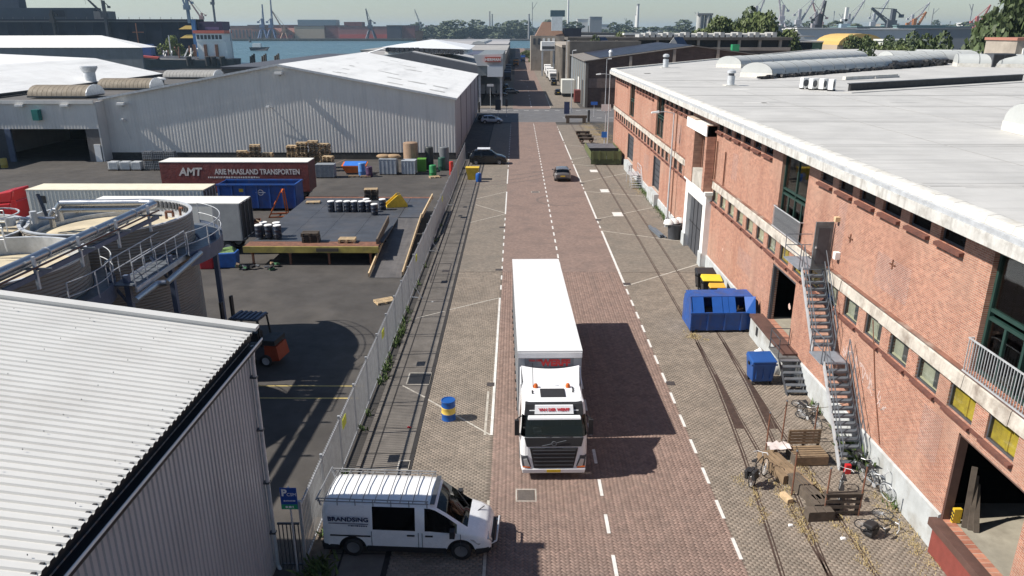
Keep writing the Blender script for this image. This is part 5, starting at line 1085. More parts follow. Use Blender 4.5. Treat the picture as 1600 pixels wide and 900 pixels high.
# ---- cars
def hatch(par, paint, L=4.1, H=1.48, W_=.88, glass=None):
    k = L/4.1; z = H/1.48
    tab = [(0,.34,.80*z,.88*z,.72*W_/.88,.6),(.06*k,.28,.88*z,1.02*z,.80*W_/.88,.62),(.25*k,.25,.93*z,1.28*z,.86*W_/.88,.62),(.55*k,.24,.94*z,1.42*z,W_,.64),(1.2*k,.23,.94*z,1.48*z,W_,.66),(2.0*k,.23,.92*z,1.47*z,W_,.66),(2.45*k,.23,.91*z,1.36*z,W_,.65),(3.05*k,.23,.89*z,.98*z,W_*.99,.68),(3.6*k,.24,.78*z,.87*z,W_*.95,.66),(3.95*k,.26,.62*z,.72*z,W_*.85,.58),(4.1*k,.32,.46*z,.56*z,W_*.72,.5)]
    b = loft_car(par, tab, paint, (.72*k,3.3*k), .31, .38, [(.45*k,1.25*k),(1.33*k,2.75*k)], (2.15*k,3.05*k), (.12*k,.5*k), wtrk=W_-.12, rimm=ALU, glass=glass)
    for s in (-1,1):
        MB().hull([(-.01,s*.5,.72*z),(.06,s*.7,.72*z),(.18,s*.8,.72*z),(.1,s*.5,.72*z),(.03,s*.5,.88*z),(.1,s*.72,.88*z),(.2,s*.82,.88*z),(.12,s*.5,.88*z)]).build('tail_light', RGLASS, b)
        MB().hull([(3.78*k,s*.45,.6*z),(4.05*k,s*.45,.55*z),(3.98*k,s*.72,.55*z),(3.7*k,s*.8,.6*z),(3.7*k,s*.5,.76*z),(3.9*k,s*.48,.72*z),(3.88*k,s*.68,.7*z),(3.65*k,s*.78,.75*z)]).build('headlight', LAMPC, b)
        MB().obox((2.72*k,s*(W_+.08),.95*z),(.12,.16,.12)).build('mirror', paint, par); handle(b, 1.5*k, s*(W_+.0), .82*z, .15)
    MB().box(-.03,.0,-.26,.26,.62*z,.74*z).build('plate', YEL, b); MB().box(-.04,.06,-.7,.7,.36,.5).build('rear_bumper', BLACK, b)
    return par
def paintm(n, c): return mat(n, c, .25, metal=.3, var=.03, coat=.6)
rc = thing('grey_saloon_car', 'dark grey car driving away on the red street', 'car', (5.2, 83.0, 0), R(90)); hatch(rc, paintm('taupe_paint', (.16,.15,.145)), 4.4, 1.42, .92)
sv = thing('silver_hatchback', 'silver blue hatchback parked at the crossing', 'car', (-6.4,139.0,0), .02); hatch(sv, paintm('silver_blue', (.42,.50,.60)), 3.9, 1.5, .85)
bk = thing('dark_hatchback', 'black car parked behind the silver hatchback', 'car', (-7.2,142.2,0), .05); hatch(bk, paintm('black_paint', (.012,.012,.014)), 4.1, 1.45, .88)
pk = thing('dark_pickup', 'black off-road car with pale roof load in the shed shadow', 'car', (-5.9,95.2,0), .02)
hatch(pk, paintm('black_paint2', (.013,.014,.016)), 4.7, 1.85, .95)
MB().box(1.0,2.6,-.7,.7,1.86,1.96).build('roof_tent', mat('pale_roof_load', (.55,.57,.6), .6, var=.3, scale=4), pk); MB().box(-.25,-.02,-.35,.35,.7,1.4).build('spare_wheel', BLACK, pk)
# parked further up the street
lst = [('black car parked by the pale container beyond the crossing',(11.0,202,0),R(90),(.012,.012,.014)),('blue grey estate car in the deep shade left of the street',(-3.4,206,0),R(20),(.06,.08,.12)),('dark car behind the estate in the shade',(-6.5,197,0),R(15),(.02,.022,.03)),('black van-like car before the white trucks',(11.6,238,0),R(90),(.012,.012,.014)),('dark car farther along the shaded kerb',(-3.0,222,0),R(92),(.03,.035,.05))]
for i, (lb, loc, rz, col) in enumerate(lst):
    o = thing('parked_car', lb, 'car', loc, rz, 'cars parked beyond the crossing'); hatch(o, paintm('far_paint%d' % i, col), 4.3, 1.5 if i != 3 else 1.9, .9)
def lorry(lb, loc, rz, col, boxc, L=7, grp='lorries parked up the street'):
    t = thing('parked_lorry', lb, 'lorry', loc, rz, grp); cm = mat('lorry_%02d%02d%02d' % tuple(int(99*c) for c in col), col, .35, var=.04); bm = mat('lorrybox_%02d%02d%02d' % tuple(int(99*c) for c in boxc), boxc, .6, var=.1)
    MB().hull([(-1.2,0,.5),(1.2,0,.5),(1.2,2.1,.5),(-1.2,2.1,.5),(-1.15,.25,2.9),(1.15,.25,2.9),(1.15,2.1,3.0),(-1.15,2.1,3.0)]).build('cab', cm, t, bevel=.12)
    MB().hull([(-1.08,-.01,1.6),(1.08,-.01,1.6),(1.08,.3,1.6),(-1.08,.3,1.6),(-1.05,.14,2.5),(1.05,.14,2.5),(1.05,.4,2.5),(-1.05,.4,2.5)]).build('windscreen', DGREY, t); MB().box(-.8,.8,-.04,.2,.6,1.3).build('grille', BLACK, t); MB().box(-1.25,1.25,2.4,L+2.4,1.0,3.5).build('load_box', bm, t); MB().box(-.5,.5,1,L+2.3,.6,.99).build('chassis', BLACK, t)
    for y in (1.1,L-.2,L+1.0):
        for s in (-1.05,1.05): wheel(t, s, y, .48, .3, 'x')
    return t
lorry('white lorry nearest in the row right of the far street', (12.2,258,0), 0, (.8,.8,.8), (.75,.75,.73), 6); lorry('white lorry second in the row right of the far street', (12.0,276,0), 0, (.78,.78,.78), (.7,.7,.7), 6); lorry('white lorry third in the row under the gantry box', (12.2,300,0), 0, (.8,.8,.8), (.74,.74,.74), 6); lorry('white lorry farthest in the right hand row', (12.0,330,0), 0, (.8,.8,.8), (.74,.74,.74), 6)
lorry('orange lorry with dark load far up the street', (-.2,372,0), 0, (.55,.22,.03), (.06,.06,.07), 7); lorry('blue lorry at the very end of the row on the left', (3.6,420,0), 0, (.02,.08,.3), (.02,.06,.2), 6); lorry('dark blue lorry in the shade beside the grey hall', (-3.0,262,0), 0, (.03,.05,.1), (.04,.06,.1), 7); lorry('dark lorry farther on in the shaded row', (-3.2,300,0), 0, (.05,.08,.12), (.08,.1,.13), 7)
rcab = thing('red_lorry', 'red lorry tractor at the left behind the tanks', 'lorry', (-41.2,61.0,0), R(90)); RD = mat('lorry_red', (.50,.012,.015), .35, var=.05, coat=.4)
MB().hull([(-1.2,-2.2,.5),(1.2,-2.2,.5),(1.2,0,.5),(-1.2,0,.5),(-1.15,-2.2,2.7),(1.15,-2.2,2.7),(1.15,-.0,2.9),(-1.15,-.0,2.9)]) 
MB().hull([(-1.22,.1,.7),(1.22,.1,.7),(1.22,2.4,.6),(-1.22,2.4,.6),(-1.2,.1,2.7),(1.2,.1,2.7),(1.2,2.3,2.5),(-1.2,2.3,2.5)]).build('cab', RD, rcab, bevel=.1); MB().hull([(-1.15,.0,2.71),(1.15,.0,2.71),(1.15,2.0,2.6),(-1.15,2.0,2.6),(-1.1,-.3,3.75),(1.1,-.3,3.75),(1.1,1.0,3.5),(-1.1,1.0,3.5)]).build('air_deflector', RD, rcab, bevel=.12); MB().hull([(-1.24,.0,.9),(-1.2,.0,.9),(-1.2,-.5,.9),(-1.24,-.5,.9),(-1.2,.0,2.9),(-1.15,.0,2.9),(-1.15,-.4,2.9),(-1.2,-.4,2.9)]).build('side_fairing', RD, rcab); MB().box(-1.24,-1.221,1.0,1.9,1.6,2.3).build('side_window', DGREY, rcab); MB().box(-.5,.5,-4,2,.6,.95).build('chassis', BLACK, rcab)
for y in (1.4,-2.4):
    for s in (-1,1): wheel(rcab, s*1.02, y, .5, .34, 'x')
# ---------------------------------------------------------------- street clutter, right side
def skip_front(): pass
bd_ = thing('blue_container', 'big blue waste container with open hatches across the rails', 'container', (9.75, 38.9, 0), .03)
prf = [(0,.12),(1.9,.12),(1.9,1.25),(1.75,1.75),(1.35,1.95),(.55,1.95),(0,1.15)]      # y,z section; front slopes
Lx = 3.55
MB().prism(prf, 'x', 0, .06).build('end', BLUE, bd_); MB().prism(prf, 'x', Lx-.06, Lx).build('end', BLUE, bd_)
MB().box(.06,Lx-.06,0,.05,.14,1.15).build('front', BLUE, bd_); MB().box(.06,Lx-.06,1.85,1.9,.14,1.25).build('back', BLUE, bd_); MB().box(.06,Lx-.06,.05,1.85,.13,.2).build('floor', BLUE, bd_)
MB().hull([(.06,1.85,1.2),(Lx-.06,1.85,1.2),(Lx-.06,1.9,1.25),(.06,1.9,1.25),(.06,1.7,1.72),(Lx-.06,1.7,1.72),(Lx-.06,1.75,1.75),(.06,1.75,1.75)]).build('back_slope', BLUE, bd_); MB().box(.02,Lx-.02,.55,1.7,1.9,1.96).build('top', BLUE, bd_)
MB().box(-.05,Lx+.05,-.06,.06,1.1,1.2).build('front_rail', BLUE, bd_)
for x in (0,.95,1.9,2.8,3.5): MB().box(x-.03,x+.05,-.06,-.001,.14,1.1).build('rib', BLUE, bd_)
def lid(x0, x1, op=0): 
    MB().hull([(x0,.02,1.16),(x1,.02,1.16),(x1,.52,1.9),(x0,.52,1.9),(x0,-.03+op*.0,1.19),(x1,-.03,1.19),(x1,.5,1.95),(x0,.5,1.95)]).build('lid', mat('blue_lid', (.015,.09,.36), .4, var=.1), bd_)
for a, b in ((.1,.72),(1.2,1.75),(1.78,2.1),(2.12,2.5)): lid(a, b)
MB().hull([(3.02,-.05,1.2),(3.5,-.25,1.15),(3.52,-.22,1.15),(3.04,-.02,1.2),(3.02,.5,1.95),(3.55,.2,2.05),(3.57,.23,2.05),(3.04,.53,1.95)]).build('open_lid', mat('blue_lid', (.015,.09,.36)), bd_)
MB().box(.1,3.4,.1,1.8,.2,.9).build('waste', mat('mixed_waste', (.12,.1,.08), .9, var=.6, scale=4, bump=.1, bscale=4), bd_)
for s in (.35,3.2): MB().cyl((s,-.02,.1),(s,.2,.1),.1,n=10).build('roller', BLACK, bd_)
for k, (x, y, z, rz) in enumerate(((2.75,.3,1.25,.5),(2.7,.4,1.35,1.2))): MB().obox((x,y,z),(.5,.04,.1),rz,.4).build('stick', TIMB, bd_)
def bin4(lb, loc, rz, body, lidm, w_=1.25, d_=1.0, h=1.2, grp='wheeled waste bins by the brick wall'):
    t = thing('wheeled_bin', lb, 'bin', loc, rz, grp); a, b = w_/2, d_/2
    MB().hull([(-a*.85,-b*.8,.18),(a*.85,-b*.8,.18),(a*.85,b*.8,.18),(-a*.85,b*.8,.18),(-a,-b,h),(a,-b,h),(a,b,h),(-a,b,h)]).build('body', body, t, bevel=.04)
    MB().hull([(-a*1.05,-b*1.08,h+.005),(a*1.05,-b*1.08,h+.005),(a*1.05,b*1.05,h+.005),(-a*1.05,b*1.05,h+.005),(-a*1.02,-b*1.0,h+.07),(a*1.02,-b*1.0,h+.07),(a*.98,b*.9,h+.22),(-a*.98,b*.9,h+.22)]).build('lid', lidm, t, bevel=.04)
    MB().box(-a*1.1,a*1.1,-b*1.02,-b*.98,h-.16,h-.08).build('rim', body, t)
    for sx in (-1,1):
        MB().box(sx*a*1.0-.05,sx*a*1.0+.05,-.08,.08,h-.25,h-.12).build('trunnion', BLACK, t)
        for sy in (-1,1): MB().cyl((sx*a*.75-.03,sy*b*.65,.09),(sx*a*.75+.03,sy*b*.65,.09),.09,n=12).build('castor', BLACK, t)
    for k in range(3): MB().box(-a*.6+k*a*.6-.02,-a*.6+k*a*.6+.02,-b*.97,-b*.86,.35,h-.2).build('rib', body, t)
    return t
BLB = mat('blue_plastic', (.015,.075,.27), .4, var=.1); BKB = mat('black_plastic', (.02,.021,.024), .45, var=.15); YLID = mat('yellow_lid', (.70,.52,.04), .4, var=.06)
bin4('big blue wheeled bin standing in front of the small dock stair', (11.72,32.75,0), .05, BLB, BLB, 1.15, .95, 1.2)
MB().box(-.58,-.4,-.485,-.48,.75,1.05)
bin4('black wheeled bin with bright yellow lid behind the blue container', (12.35,45.0,0), -.05, BKB, YLID, 1.2, .9, 1.15); bin4('black wheeled bin with black lid rearmost by the wall', (12.35,46.6,0), 0, BKB, BKB, 1.2, .9, 1.1); bin4('dark wheeled bin with blue lid nearest the blue container', (12.7,42.4,0), 0, BKB, BLB, 1.1, .9, 1.1); bin4('small bin with yellow and orange lid between the black bins', (12.35,43.6,0), 0, BKB, mat('amber_lid', (.65,.36,.05), .4), .95, .5, 1.1)
bg_ = thing('rubbish_bag_heap', 'white rubbish bags slumped behind the blue bin', 'rubbish bags', (12.35,34.3,0)); rg = random.Random(2)
for i in range(5):
    m = MB(); r = rg.uniform(.28,.4); m.lathe([(0,0),(r*.8,.02),(r,.25*r/.35),(r*.8,.45*r/.35),(r*.3,.6*r/.35),(.03,.68*r/.35)], 12); m.v = [(a*(1+.15*math.sin(5*a+i)),b*(1+.12*math.cos(6*b)),c_) for a, b, c_ in m.v]; o = m.build('bag', LIT, bg_, ang=60); o.location = (rg.uniform(-.45,.45),rg.uniform(-.6,.6),.35*(i > 2))
grey = thing('grey_bin', 'grey round litter bin piled with white sacks near the white gate', 'bin', (12.85,59.0,0)); MB().lathe([(0,0),(.5,0),(.58,1.2),(.62,1.25),(.5,1.25)], 18).build('body', DGREY, grey, ang=40)
for i in range(3): m = MB().lathe([(0,0),(.45,.1),(.4,.35),(.1,.5)], 10); m.build('sack', LIT, grey, ang=60).location = (-.5+.45*i,.1*i,1.15+.05*i)
MB().box(.5,1.0,-.6,.5,0,.8).build('crate', BLACK, grey); 
for i in range(6):
    o = MB().cyl((0,-1.6,.08),(0,1.6,.08),.07,n=8).build('steel_pipe', STEELB, None, ang=40); o.location = (11.55+.16*(i % 4), 60.6+.1*(i % 3), .14*(i//4)); o.rotation_euler = (0,0,.12+.02*(i % 3)); tag(o, ['leftmost steel pipe of the bundle beside the rails','second steel pipe of the bundle beside the rails','third steel pipe of the bundle beside the rails','rightmost bottom steel pipe of the bundle','upper left steel pipe lying on the bundle','upper right steel pipe lying on the bundle'][i], 'pipe', 'bundle of steel pipes')
gc = thing('green_wagon', 'olive green flat container with dark rims on the rails', 'container', (11.3,94.2,0))
GRC = mat('olive_paint', (.11,.13,.05), .6, var=.25, scale=2, dirt=(.06,.05,.03), dscale=2, damt=.6)
for x in (-1.9,0.0): MB().box(x+.02,x+1.88,-.05,0,.75,1.75).build('front_panel', GRC, gc)
MB().box(-1.92,1.9,.0,.05,.1,.75).build('lower_panel', mat('olive_dark', (.06,.075,.03), .7, var=.3), gc); MB().box(-1.95,1.95,0.05,9,.6,.72).build('deck', DGREY, gc); MB().box(-1.95,-1.88,.05,9,.72,1.6).build('side_panel', GRC, gc); MB().box(1.88,1.95,.05,9,.72,1.6).build('side_panel', GRC, gc); MB().box(-1.9,1.9,3,3.1,.72,1.7).build('bulkhead', BLACK, gc)
for x in (-1.7,-.85,.85,1.7): MB().box(x-.08,x+.08,-.1,-.051,.6,1.8).build('post', GRC, gc)
MB().box(-1.8,1.8,3.2,8.6,.72,1.5).build('tarpaulin_load', mat('grey_tarp', (.10,.10,.11), .7, var=.3), gc)
for y in (1.5,7.5):
    for x in (-.72,.72): MB().cyl((x-.06,y,.4),(x+.06,y,.4),.4,n=18).build('rail_wheel', RUST, gc)
def bogie(lb, x, y, s=1):
    t = thing('buffer_stop', lb, 'buffer stop', (x,y,0), 0, 'old track buffers'); 
    for a in (-.72,.72): MB().cyl((a,-.2,.45),(a,.2,.45),.32*s,n=16).build('drum', RUST, t); MB().box(a-.1,a+.1,-.8,.8,0,.5).build('block', TIMBD, t)
    MB().box(-1.1,1.1,-.2,.2,.5,.9).build('beam', TIMBD, t)
bogie('brown timber buffer farthest along the disused track', 10.6, 121); bogie('brown timber buffer just behind the green container', 10.5, 113.5); bogie('brown timber buffer right behind the farthest', 10.55, 117)
be = thing('timber_buffer', 'dark timber trestle at the end of the track by the crossing', 'buffer stop', (10.9,139.5,0)); MB().box(-2,2,-.3,.3,.9,1.4).build('beam', TIMBD, be)
for x in (-1.5,1.5): MB().box(x-.3,x+.3,-.3,.3,0,.9).build('post', TIMBD, be)
# bicycles
def bike(lb, loc, rz, tilt=0, lay=False, fr=BLACK, bag=None):
    t = thing('bicycle', lb, 'bicycle', loc, rz, 'bicycles on the right hand pavement'); t.rotation_euler = (R(86) if lay else tilt, 0, rz)
    wm = []
    for x in (-.53,.53):
        b = MB(); n = 26
        for i in range(n):
            a0, a1 = 2*math.pi*i/n, 2*math.pi*(i+1)/n; b.cyl((x+.33*math.cos(a0),0,.35+.33*math.sin(a0)),(x+.33*math.cos(a1),0,.35+.33*math.sin(a1)),.02,n=5,cap=False)
        wl = b.build('tyre', BLACK if x < 0 or fr is BLACK else STEEL, t)
        sp = MB()
        for i in range(9): a = math.pi*i/9; sp.bar((x+.32*math.cos(a),0,.35+.32*math.sin(a)),(x-.32*math.cos(a),0,.35-.32*math.sin(a)),.006)
        sp.cyl((x,-.05,.35),(x,.05,.35),.03,n=8).build('spokes', STEEL, wl)
    P_ = {'bb':(-.05,0,.30),'seat':(-.22,0,.80),'head':(.38,0,.86),'ra':(-.53,0,.35),'fa':(.53,0,.35),'hb':(.40,0,.62)}
    f_ = MB()
    for a, b in (('bb','seat'),('bb','hb'),('seat','head'),('ra','bb'),('ra','seat'),('fa','hb'),('hb','head')): f_.cyl(P_[a], P_[b], .019, n=6)
    f_.build('frame', fr, t)
    MB().cyl((-.22,0,.8),(-.25,0,.95),.014,n=6).build('seat_post', STEEL, t); MB().hull([(-.4,-.09,.95),(-.12,-.03,.95),(-.12,.03,.95),(-.4,.09,.95),(-.4,-.09,1.0),(-.1,-.02,.99),(-.1,.02,.99),(-.4,.09,1.0)]).build('saddle', BLACK, t)
    MB().tube([(.38,0,.86),(.36,0,1.02)], .016).tube([(.2,-.28,1.05),(.34,-.2,1.05),(.37,0,1.02),(.34,.2,1.05),(.2,.28,1.05)], .014).build('handlebar', STEEL, t)
    MB().box(-.78,-.35,-.06,.06,.735,.75).bar((-.72,0,.74),(-.55,0,.36),.015).build('luggage_rack', BLACK, t); MB().cyl((-.05,-.05,.30),(-.05,-.065,.30),.09,n=14).build('chainring', STEEL, t)
    if bag:
        for s in (-1,1): MB().box(-.78,-.4,s*.14-.07,s*.14+.07,.4,.74).build('pannier', bag, t, bevel=.03)
    return t
bike('black bicycle with panniers leaning on the pallet corner', (9.15,24.3,0), R(48), R(-8), bag=BLACK)
bike('grey bicycle with pale wheels leaning on the white plinth', (13.2,23.6,0), R(-70), R(8), fr=STEELB); bike('black bicycle against the wall beside the stair foot', (13.25,24.6,0), R(-80), R(10))
bike('black bicycle standing behind the slatted pallet', (11.7,23.3,0), R(65), R(6)); bike('dark bicycle fallen flat beside the front posts', (12.0,21.9,.25), R(35), lay=True, bag=BLACK)
bike('black bicycle standing under the lower stair flight', (12.6,28.6,0), R(-75), R(6)); bike('black bicycle fallen beside the dock stair', (12.35,29.9,.06), R(80), lay=True)
# pallet seating with posts and ropes
def post(lb, x, y, h, tilt=0):
    t = thing('rope_post', lb, 'post', (x,y,0), 0, 'rusty posts around the pallet seating'); MB().cyl((0,0,0),(tilt,tilt*.4,h),.03,n=8).build('tube', RUST, t); MB().lathe([(.035,h-.03),(.04,h+.02),(0,h+.04)], 8, (tilt,tilt*.4,0)).build('cap', STEELB, t); return t
PT = [(10.05,26.4,1.75,'rusty post at the rear left of the seating'),(10.95,27.2,1.85,'tall rusty post standing rearmost behind the seating'),(12.2,27.1,1.75,'rusty post before the stair foot'),(10.05,23.4,1.85,'rusty post at the seating middle, left side'),(10.75,22.2,1.9,'rusty post at the front left corner of the seating'),(11.95,22.2,2.0,'rusty post at the front right of the slatted pallet')]
for x, y, h, lb in PT: post(lb, x, y, h, U(-.04,.04))
def rope(lb, a, b, sag):
    m = MB(); n = 10; pts = [Vector(a).lerp(Vector(b), i/n) - Vector((0,0,sag*4*(i/n)*(1-i/n))) for i in range(n+1)]; m.tube(pts, .012, 5)
    tag(m.build('rope', TIMBD), lb, 'rope', 'ropes between the rusty posts')
rope('sagging rope between the two rear posts', (10.05,26.4,1.6), (10.95,27.2,1.7), .35); rope('rope from the rearmost post to the stair post', (10.95,27.2,1.7), (12.2,27.1,1.6), .12); rope('rope from the middle post to the rear left post', (10.05,23.4,1.6), (10.05,26.4,1.6), .25); rope('rope from the stair post towards the wall', (12.2,27.1,1.6), (13.55,26.6,2.3), .1)
pb = thing('pallet_bench', 'bench made of upright and flat pallets at the rear of the seating', 'bench', (11.45,25.7,0), .05)
for k in range(5): MB().box(-.65,.65,-.35+k*.16,-.23+k*.16,.42,.445).build('seat_board', TIMB, pb)
MB().box(-.65,.65,-.4,-.36,.05,.42).build('front_board', TIMB, pb)
for k in range(5): MB().box(-.65,.65,.45,.48,.5+k*.13,.6+k*.13).build('back_board', TIMB, pb)
for x in (-.6,0,.6): MB().box(x-.05,x+.05,-.34,.44,0,.42).build('bearer', TIMBD, pb); MB().box(x-.05,x+.05,.481,.53,0,1.12).build('back_post', TIMBD, pb)
def slat_box(name, lb, loc, rz, w_, d_, h, m, n=4, rx=0):
    t = thing(name, lb, 'timber bench', loc, rz); t.rotation_euler = (rx,0,rz)
    for k in range(n): MB().box(-w_/2+k*w_/n+.01,-w_/2+(k+1)*w_/n-.03,-d_/2,d_/2,h-.025,h).build('top_board', m, t)
    for y in (-d_/2+.05,0,d_/2-.05): MB().box(-w_/2,w_/2,y-.05,y+.05,0,h-.027).build('bearer', m, t)
    for sx in (-1,1): MB().box(sx*w_/2-.012,sx*w_/2+.012,-d_/2,d_/2,.02,h-.03).build('side_board', m, t)
    return t
slat_box('timber_bench', 'long weathered pallet seat running toward the dry grass', (10.1,25.0,0), R(14), .75, 1.8, .38, TIMB); slat_box('timber_bench', 'pale wooden pallet seat in the middle of the row', (10.45,24.2,0), R(14), .6, 1.4, .34, TIMB); slat_box('timber_bench', 'long low planter box in front of the seats', (10.55,23.4,0), R(14), .45, 1.7, .42, TIMBD, 3); slat_box('timber_bench', 'grey weathered pallet stool beside the front posts', (10.85,22.55,0), R(4), .95, .6, .42, TIMBD)
slat_box('timber_bench', 'low dark slatted bench nearest the rails', (10.5,22.0,0), R(4), .9, .35, .4, TIMBD, 3); slat_box('timber_bench', 'short beam of pale wood lying on the paving by the seats', (9.75,23.1,0), R(15), .22, .5, .2, TIMBL, 1)
sp2 = thing('slatted_pallet', 'dark pallet standing upright between the front posts', 'pallet', (11.35,22.25,0), .02)
for x in (-.55,0,.55): MB().box(x-.06,x+.06,-.05,.05,0,.85).build('bearer', TIMBD, sp2)
for k in range(4): MB().box(-.62,.62,-.08,-.052,.08+k*.22,.2+k*.22).build('board', TIMBD, sp2)
MB().box(-.65,.65,-.1,.1,.852,.9).build('top_board', TIMBD, sp2)
ps = thing('plastic_sheet', 'clear plastic sheet crumpled on the pallet seat', 'plastic sheet', (10.35,26.0,.47)); rg = random.Random(8); m = MB(); vs = [(i*.14-.4,j*.14-.3,rg.uniform(0,.14)) for i in range(7) for j in range(5)]; m.add(vs, [(i*5+j,(i+1)*5+j,(i+1)*5+j+1,i*5+j+1) for i in range(6) for j in range(4)]).build('sheet', mat('plastic_film', (.62,.56,.54), .3, var=.15), ps, ang=60)
tl = MB().box(12.55,12.75,24.75,24.9,0,.4).build('red_box', REDT); tag(tl, 'small red box at the foot of the fire escape', 'box')
# weeds and dry grass
def tufts(name, lb, spots, m, h=(.1,.3), blade=.02, n=14, kind='stuff'):
    b = MB(); rg = random.Random(len(spots))
    for x, y, r in spots:
        for _ in range(int(n*max(.4, r/.2))):
            px, py = x+rg.gauss(0,r), y+rg.gauss(0,r); a = rg.uniform(0,6.28); hh = rg.uniform(*h); ln = rg.uniform(.3,1.1)*hh; wv = blade*rg.uniform(.7,1.6)
            ux, uy = math.cos(a)*wv, math.sin(a)*wv; dx, dy = -math.sin(a)*ln, math.cos(a)*ln
            b.add([(px-ux,py-uy,.01),(px+ux,py+uy,.01),(px+dx*.5+ux*.6,py+dy*.5+uy*.6,hh*.7),(px+dx,py+dy,hh)], [(0,1,2),(0,2,3)])
    tag(b.build(name, m), lb, 'grass', kind=kind)
rg = random.Random(21)
dry = [(9.75+rg.gauss(0,.14)+(.02*(y-20)), y, rg.uniform(.05,.16)) for y in np.arange(20.8,24.2,.12)] + [(11.2+rg.gauss(0,.12),y,rg.uniform(.05,.14)) for y in np.arange(19.3,22.6,.16)] + [(11.15+rg.gauss(0,.1),y,rg.uniform(.05,.12)) for y in np.arange(23.2,26.2,.15)] + [(13.1+rg.gauss(0,.2),y,rg.uniform(.06,.2)) for y in np.arange(19.4,23.4,.12)] + [(8.6+rg.gauss(0,.16),y,rg.uniform(.04,.12)) for y in np.arange(21.8,24.8,.2)] + [(9.8+rg.gauss(0,.25),38.2+rg.gauss(0,.25),.12) for _ in range(12)] + [(12.9+rg.gauss(0,.3),y,.2) for y in np.arange(76,84,.5)] + [(13.4+rg.gauss(0,1.2),126+rg.gauss(0,7),.6) for _ in range(60)]
tufts('dry_grass', 'straw coloured dry grass between rails and along the plinth', dry, DRY, (.02,.13), .007, 46)
straw = MB()
for x, y, r in dry:
    for _ in range(10):
        a = rg.uniform(0,3.14); px, py = x+rg.gauss(0,r*1.5), y+rg.gauss(0,r*1.5); k_ = rg.uniform(.012,.045); ux, uy = math.cos(a)*k_, math.sin(a)*k_; straw.add([(px-ux-uy*.3,py-uy+ux*.3,.021),(px+ux-uy*.3,py+uy+ux*.3,.021),(px+ux+uy*.3,py+uy-ux*.3,.023),(px-ux+uy*.3,py-uy-ux*.3,.023)], [(0,1,2,3)])
tag(straw.build('straw_litter', mat('straw', (.36,.28,.165), .9, var=.3, scale=4)), 'pale straw and dirt scattered in the rail grooves', 'straw', kind='stuff')
gw = [(13.45,y,.1) for y in (22.6,23.0,26.4,26.2,26.0,29.6,30.3,62.5,66,67,70)] + [(-6.42+rg.gauss(0,.1),rg.uniform(32,43.5),rg.uniform(.03,.11)) for _ in range(34)] + [(-6.45,y,.06) for y in (21,24.5,28,29.2,46,47.1,51,58,63)] + [(13.4,y,.2) for y in np.arange(61,83,.8)]
tufts('green_weeds', 'green weeds along the fence foot and wall', gw, GRN, (.1,.4), .03, 26)
tufts('tall_weed', 'leafy green weed at the foot of the fire escape', [(13.3,25.6,.16),(13.35,25.2,.14),(13.3,25.9,.12)], GRN, (.4,1.1), .06, 40); tufts('shaded_weeds', 'dark weeds growing in the fence corner by the parking sign', [(-6.2+.1*rg.gauss(0,1),19.2+.3*rg.gauss(0,1),.2) for _ in range(8)], GRN, (.15,.5), .03, 20)
# barrels, bins left side
br = thing('striped_barrel', 'blue steel drum with yellow band on the grey paving', 'barrel', (-2.92,29.0,0)); r = .3
def ringp(z0, z1, m, nm, top=False): MB().lathe([(r,z0),(r+.012,z0+.02),(r,z0+.05),(r,z1-.05),(r+.012,z1-.02),(r,z1)] + ([(r-.03,z1),(r-.03,z1-.02),(0,z1-.02)] if top else []), 22).build(nm, m, br, ang=50)
BB = mat('drum_blue', (.01,.085,.33), .4, var=.15, dirt=(.02,.04,.1), dscale=3, damt=.5); ringp(.0,.32,BB,'lower_shell'); ringp(.32,.62,mat('drum_yellow', (.70,.50,.10), .5, var=.1, dirt=(.4,.3,.1), dscale=4, damt=.4),'band'); ringp(.62,.93,BB,'upper_shell',True)
yb = thing('yellow_bin', 'yellow grit bin beside a blue barrel at the fence end', 'bin', (-4.95,84.6,0)); MB().hull([(-.5,-.4,0),(.5,-.4,0),(.5,.4,0),(-.5,.4,0),(-.75,-.5,1.3),(.75,-.5,1.3),(.75,.5,1.3),(-.75,.5,1.3)]).build('body', YEL, yb, bevel=.05); MB().box(-.78,.78,-.53,.53,1.305,1.42).build('lid', YEL, yb, bevel=.04)
b2 = thing('blue_barrel', 'small blue plastic barrel in front of the yellow bin', 'barrel', (-4.2,83.2,0)); MB().lathe([(0,0),(.3,0),(.34,.2),(.34,.8),(.26,.95),(.1,1.0),(0,1.0)], 16).build('body', BB, b2, ang=40); MB().lathe([(.06,1.0),(.06,1.05),(0,1.05)], 10).build('bung', WHITEP, b2)
# goods along the silver shed
GREYC = mat('grey_crate', (.22,.24,.26), .6, var=.2, scale=3)
def ibc(lb, x, y, z=0, m=None, cage=STEEL):
    t = thing('caged_tank', lb, 'caged tank', (x,y,z), U(-.05,.05), 'caged tanks and crates along the shed'); MB().box(-.55,.55,-.45,.45,.15,1.1).build('bottle', m or mat('ibc_plastic', (.55,.57,.58), .4, var=.1), t, bevel=.08); MB().box(-.6,.6,-.5,.5,0,.13).build('base', TIMBD, t)
    c_ = MB()
    for k in range(6): c_.box(-.58+k*.23,-.56+k*.23,-.49,-.47,.13,1.15)
    for z_ in (.3,.6,.9,1.13): c_.box(-.6,.6,-.5,-.49,z_,z_+.025)
    for k in range(5): c_.box(.57,.59,-.45+k*.22,-.43+k*.22,.13,1.15)
    c_.build('cage', cage, t, kind='stuff'); return t
GC = mat('light_grey_box', (.33,.36,.39), .6, var=.15)
ibc('white caged tank leftmost before the silver wall', -48.6, 90.2); ibc('white caged tank in the middle of the white trio', -47.2, 90.2); ibc('white caged tank at the right of the white trio', -45.8, 90.2)
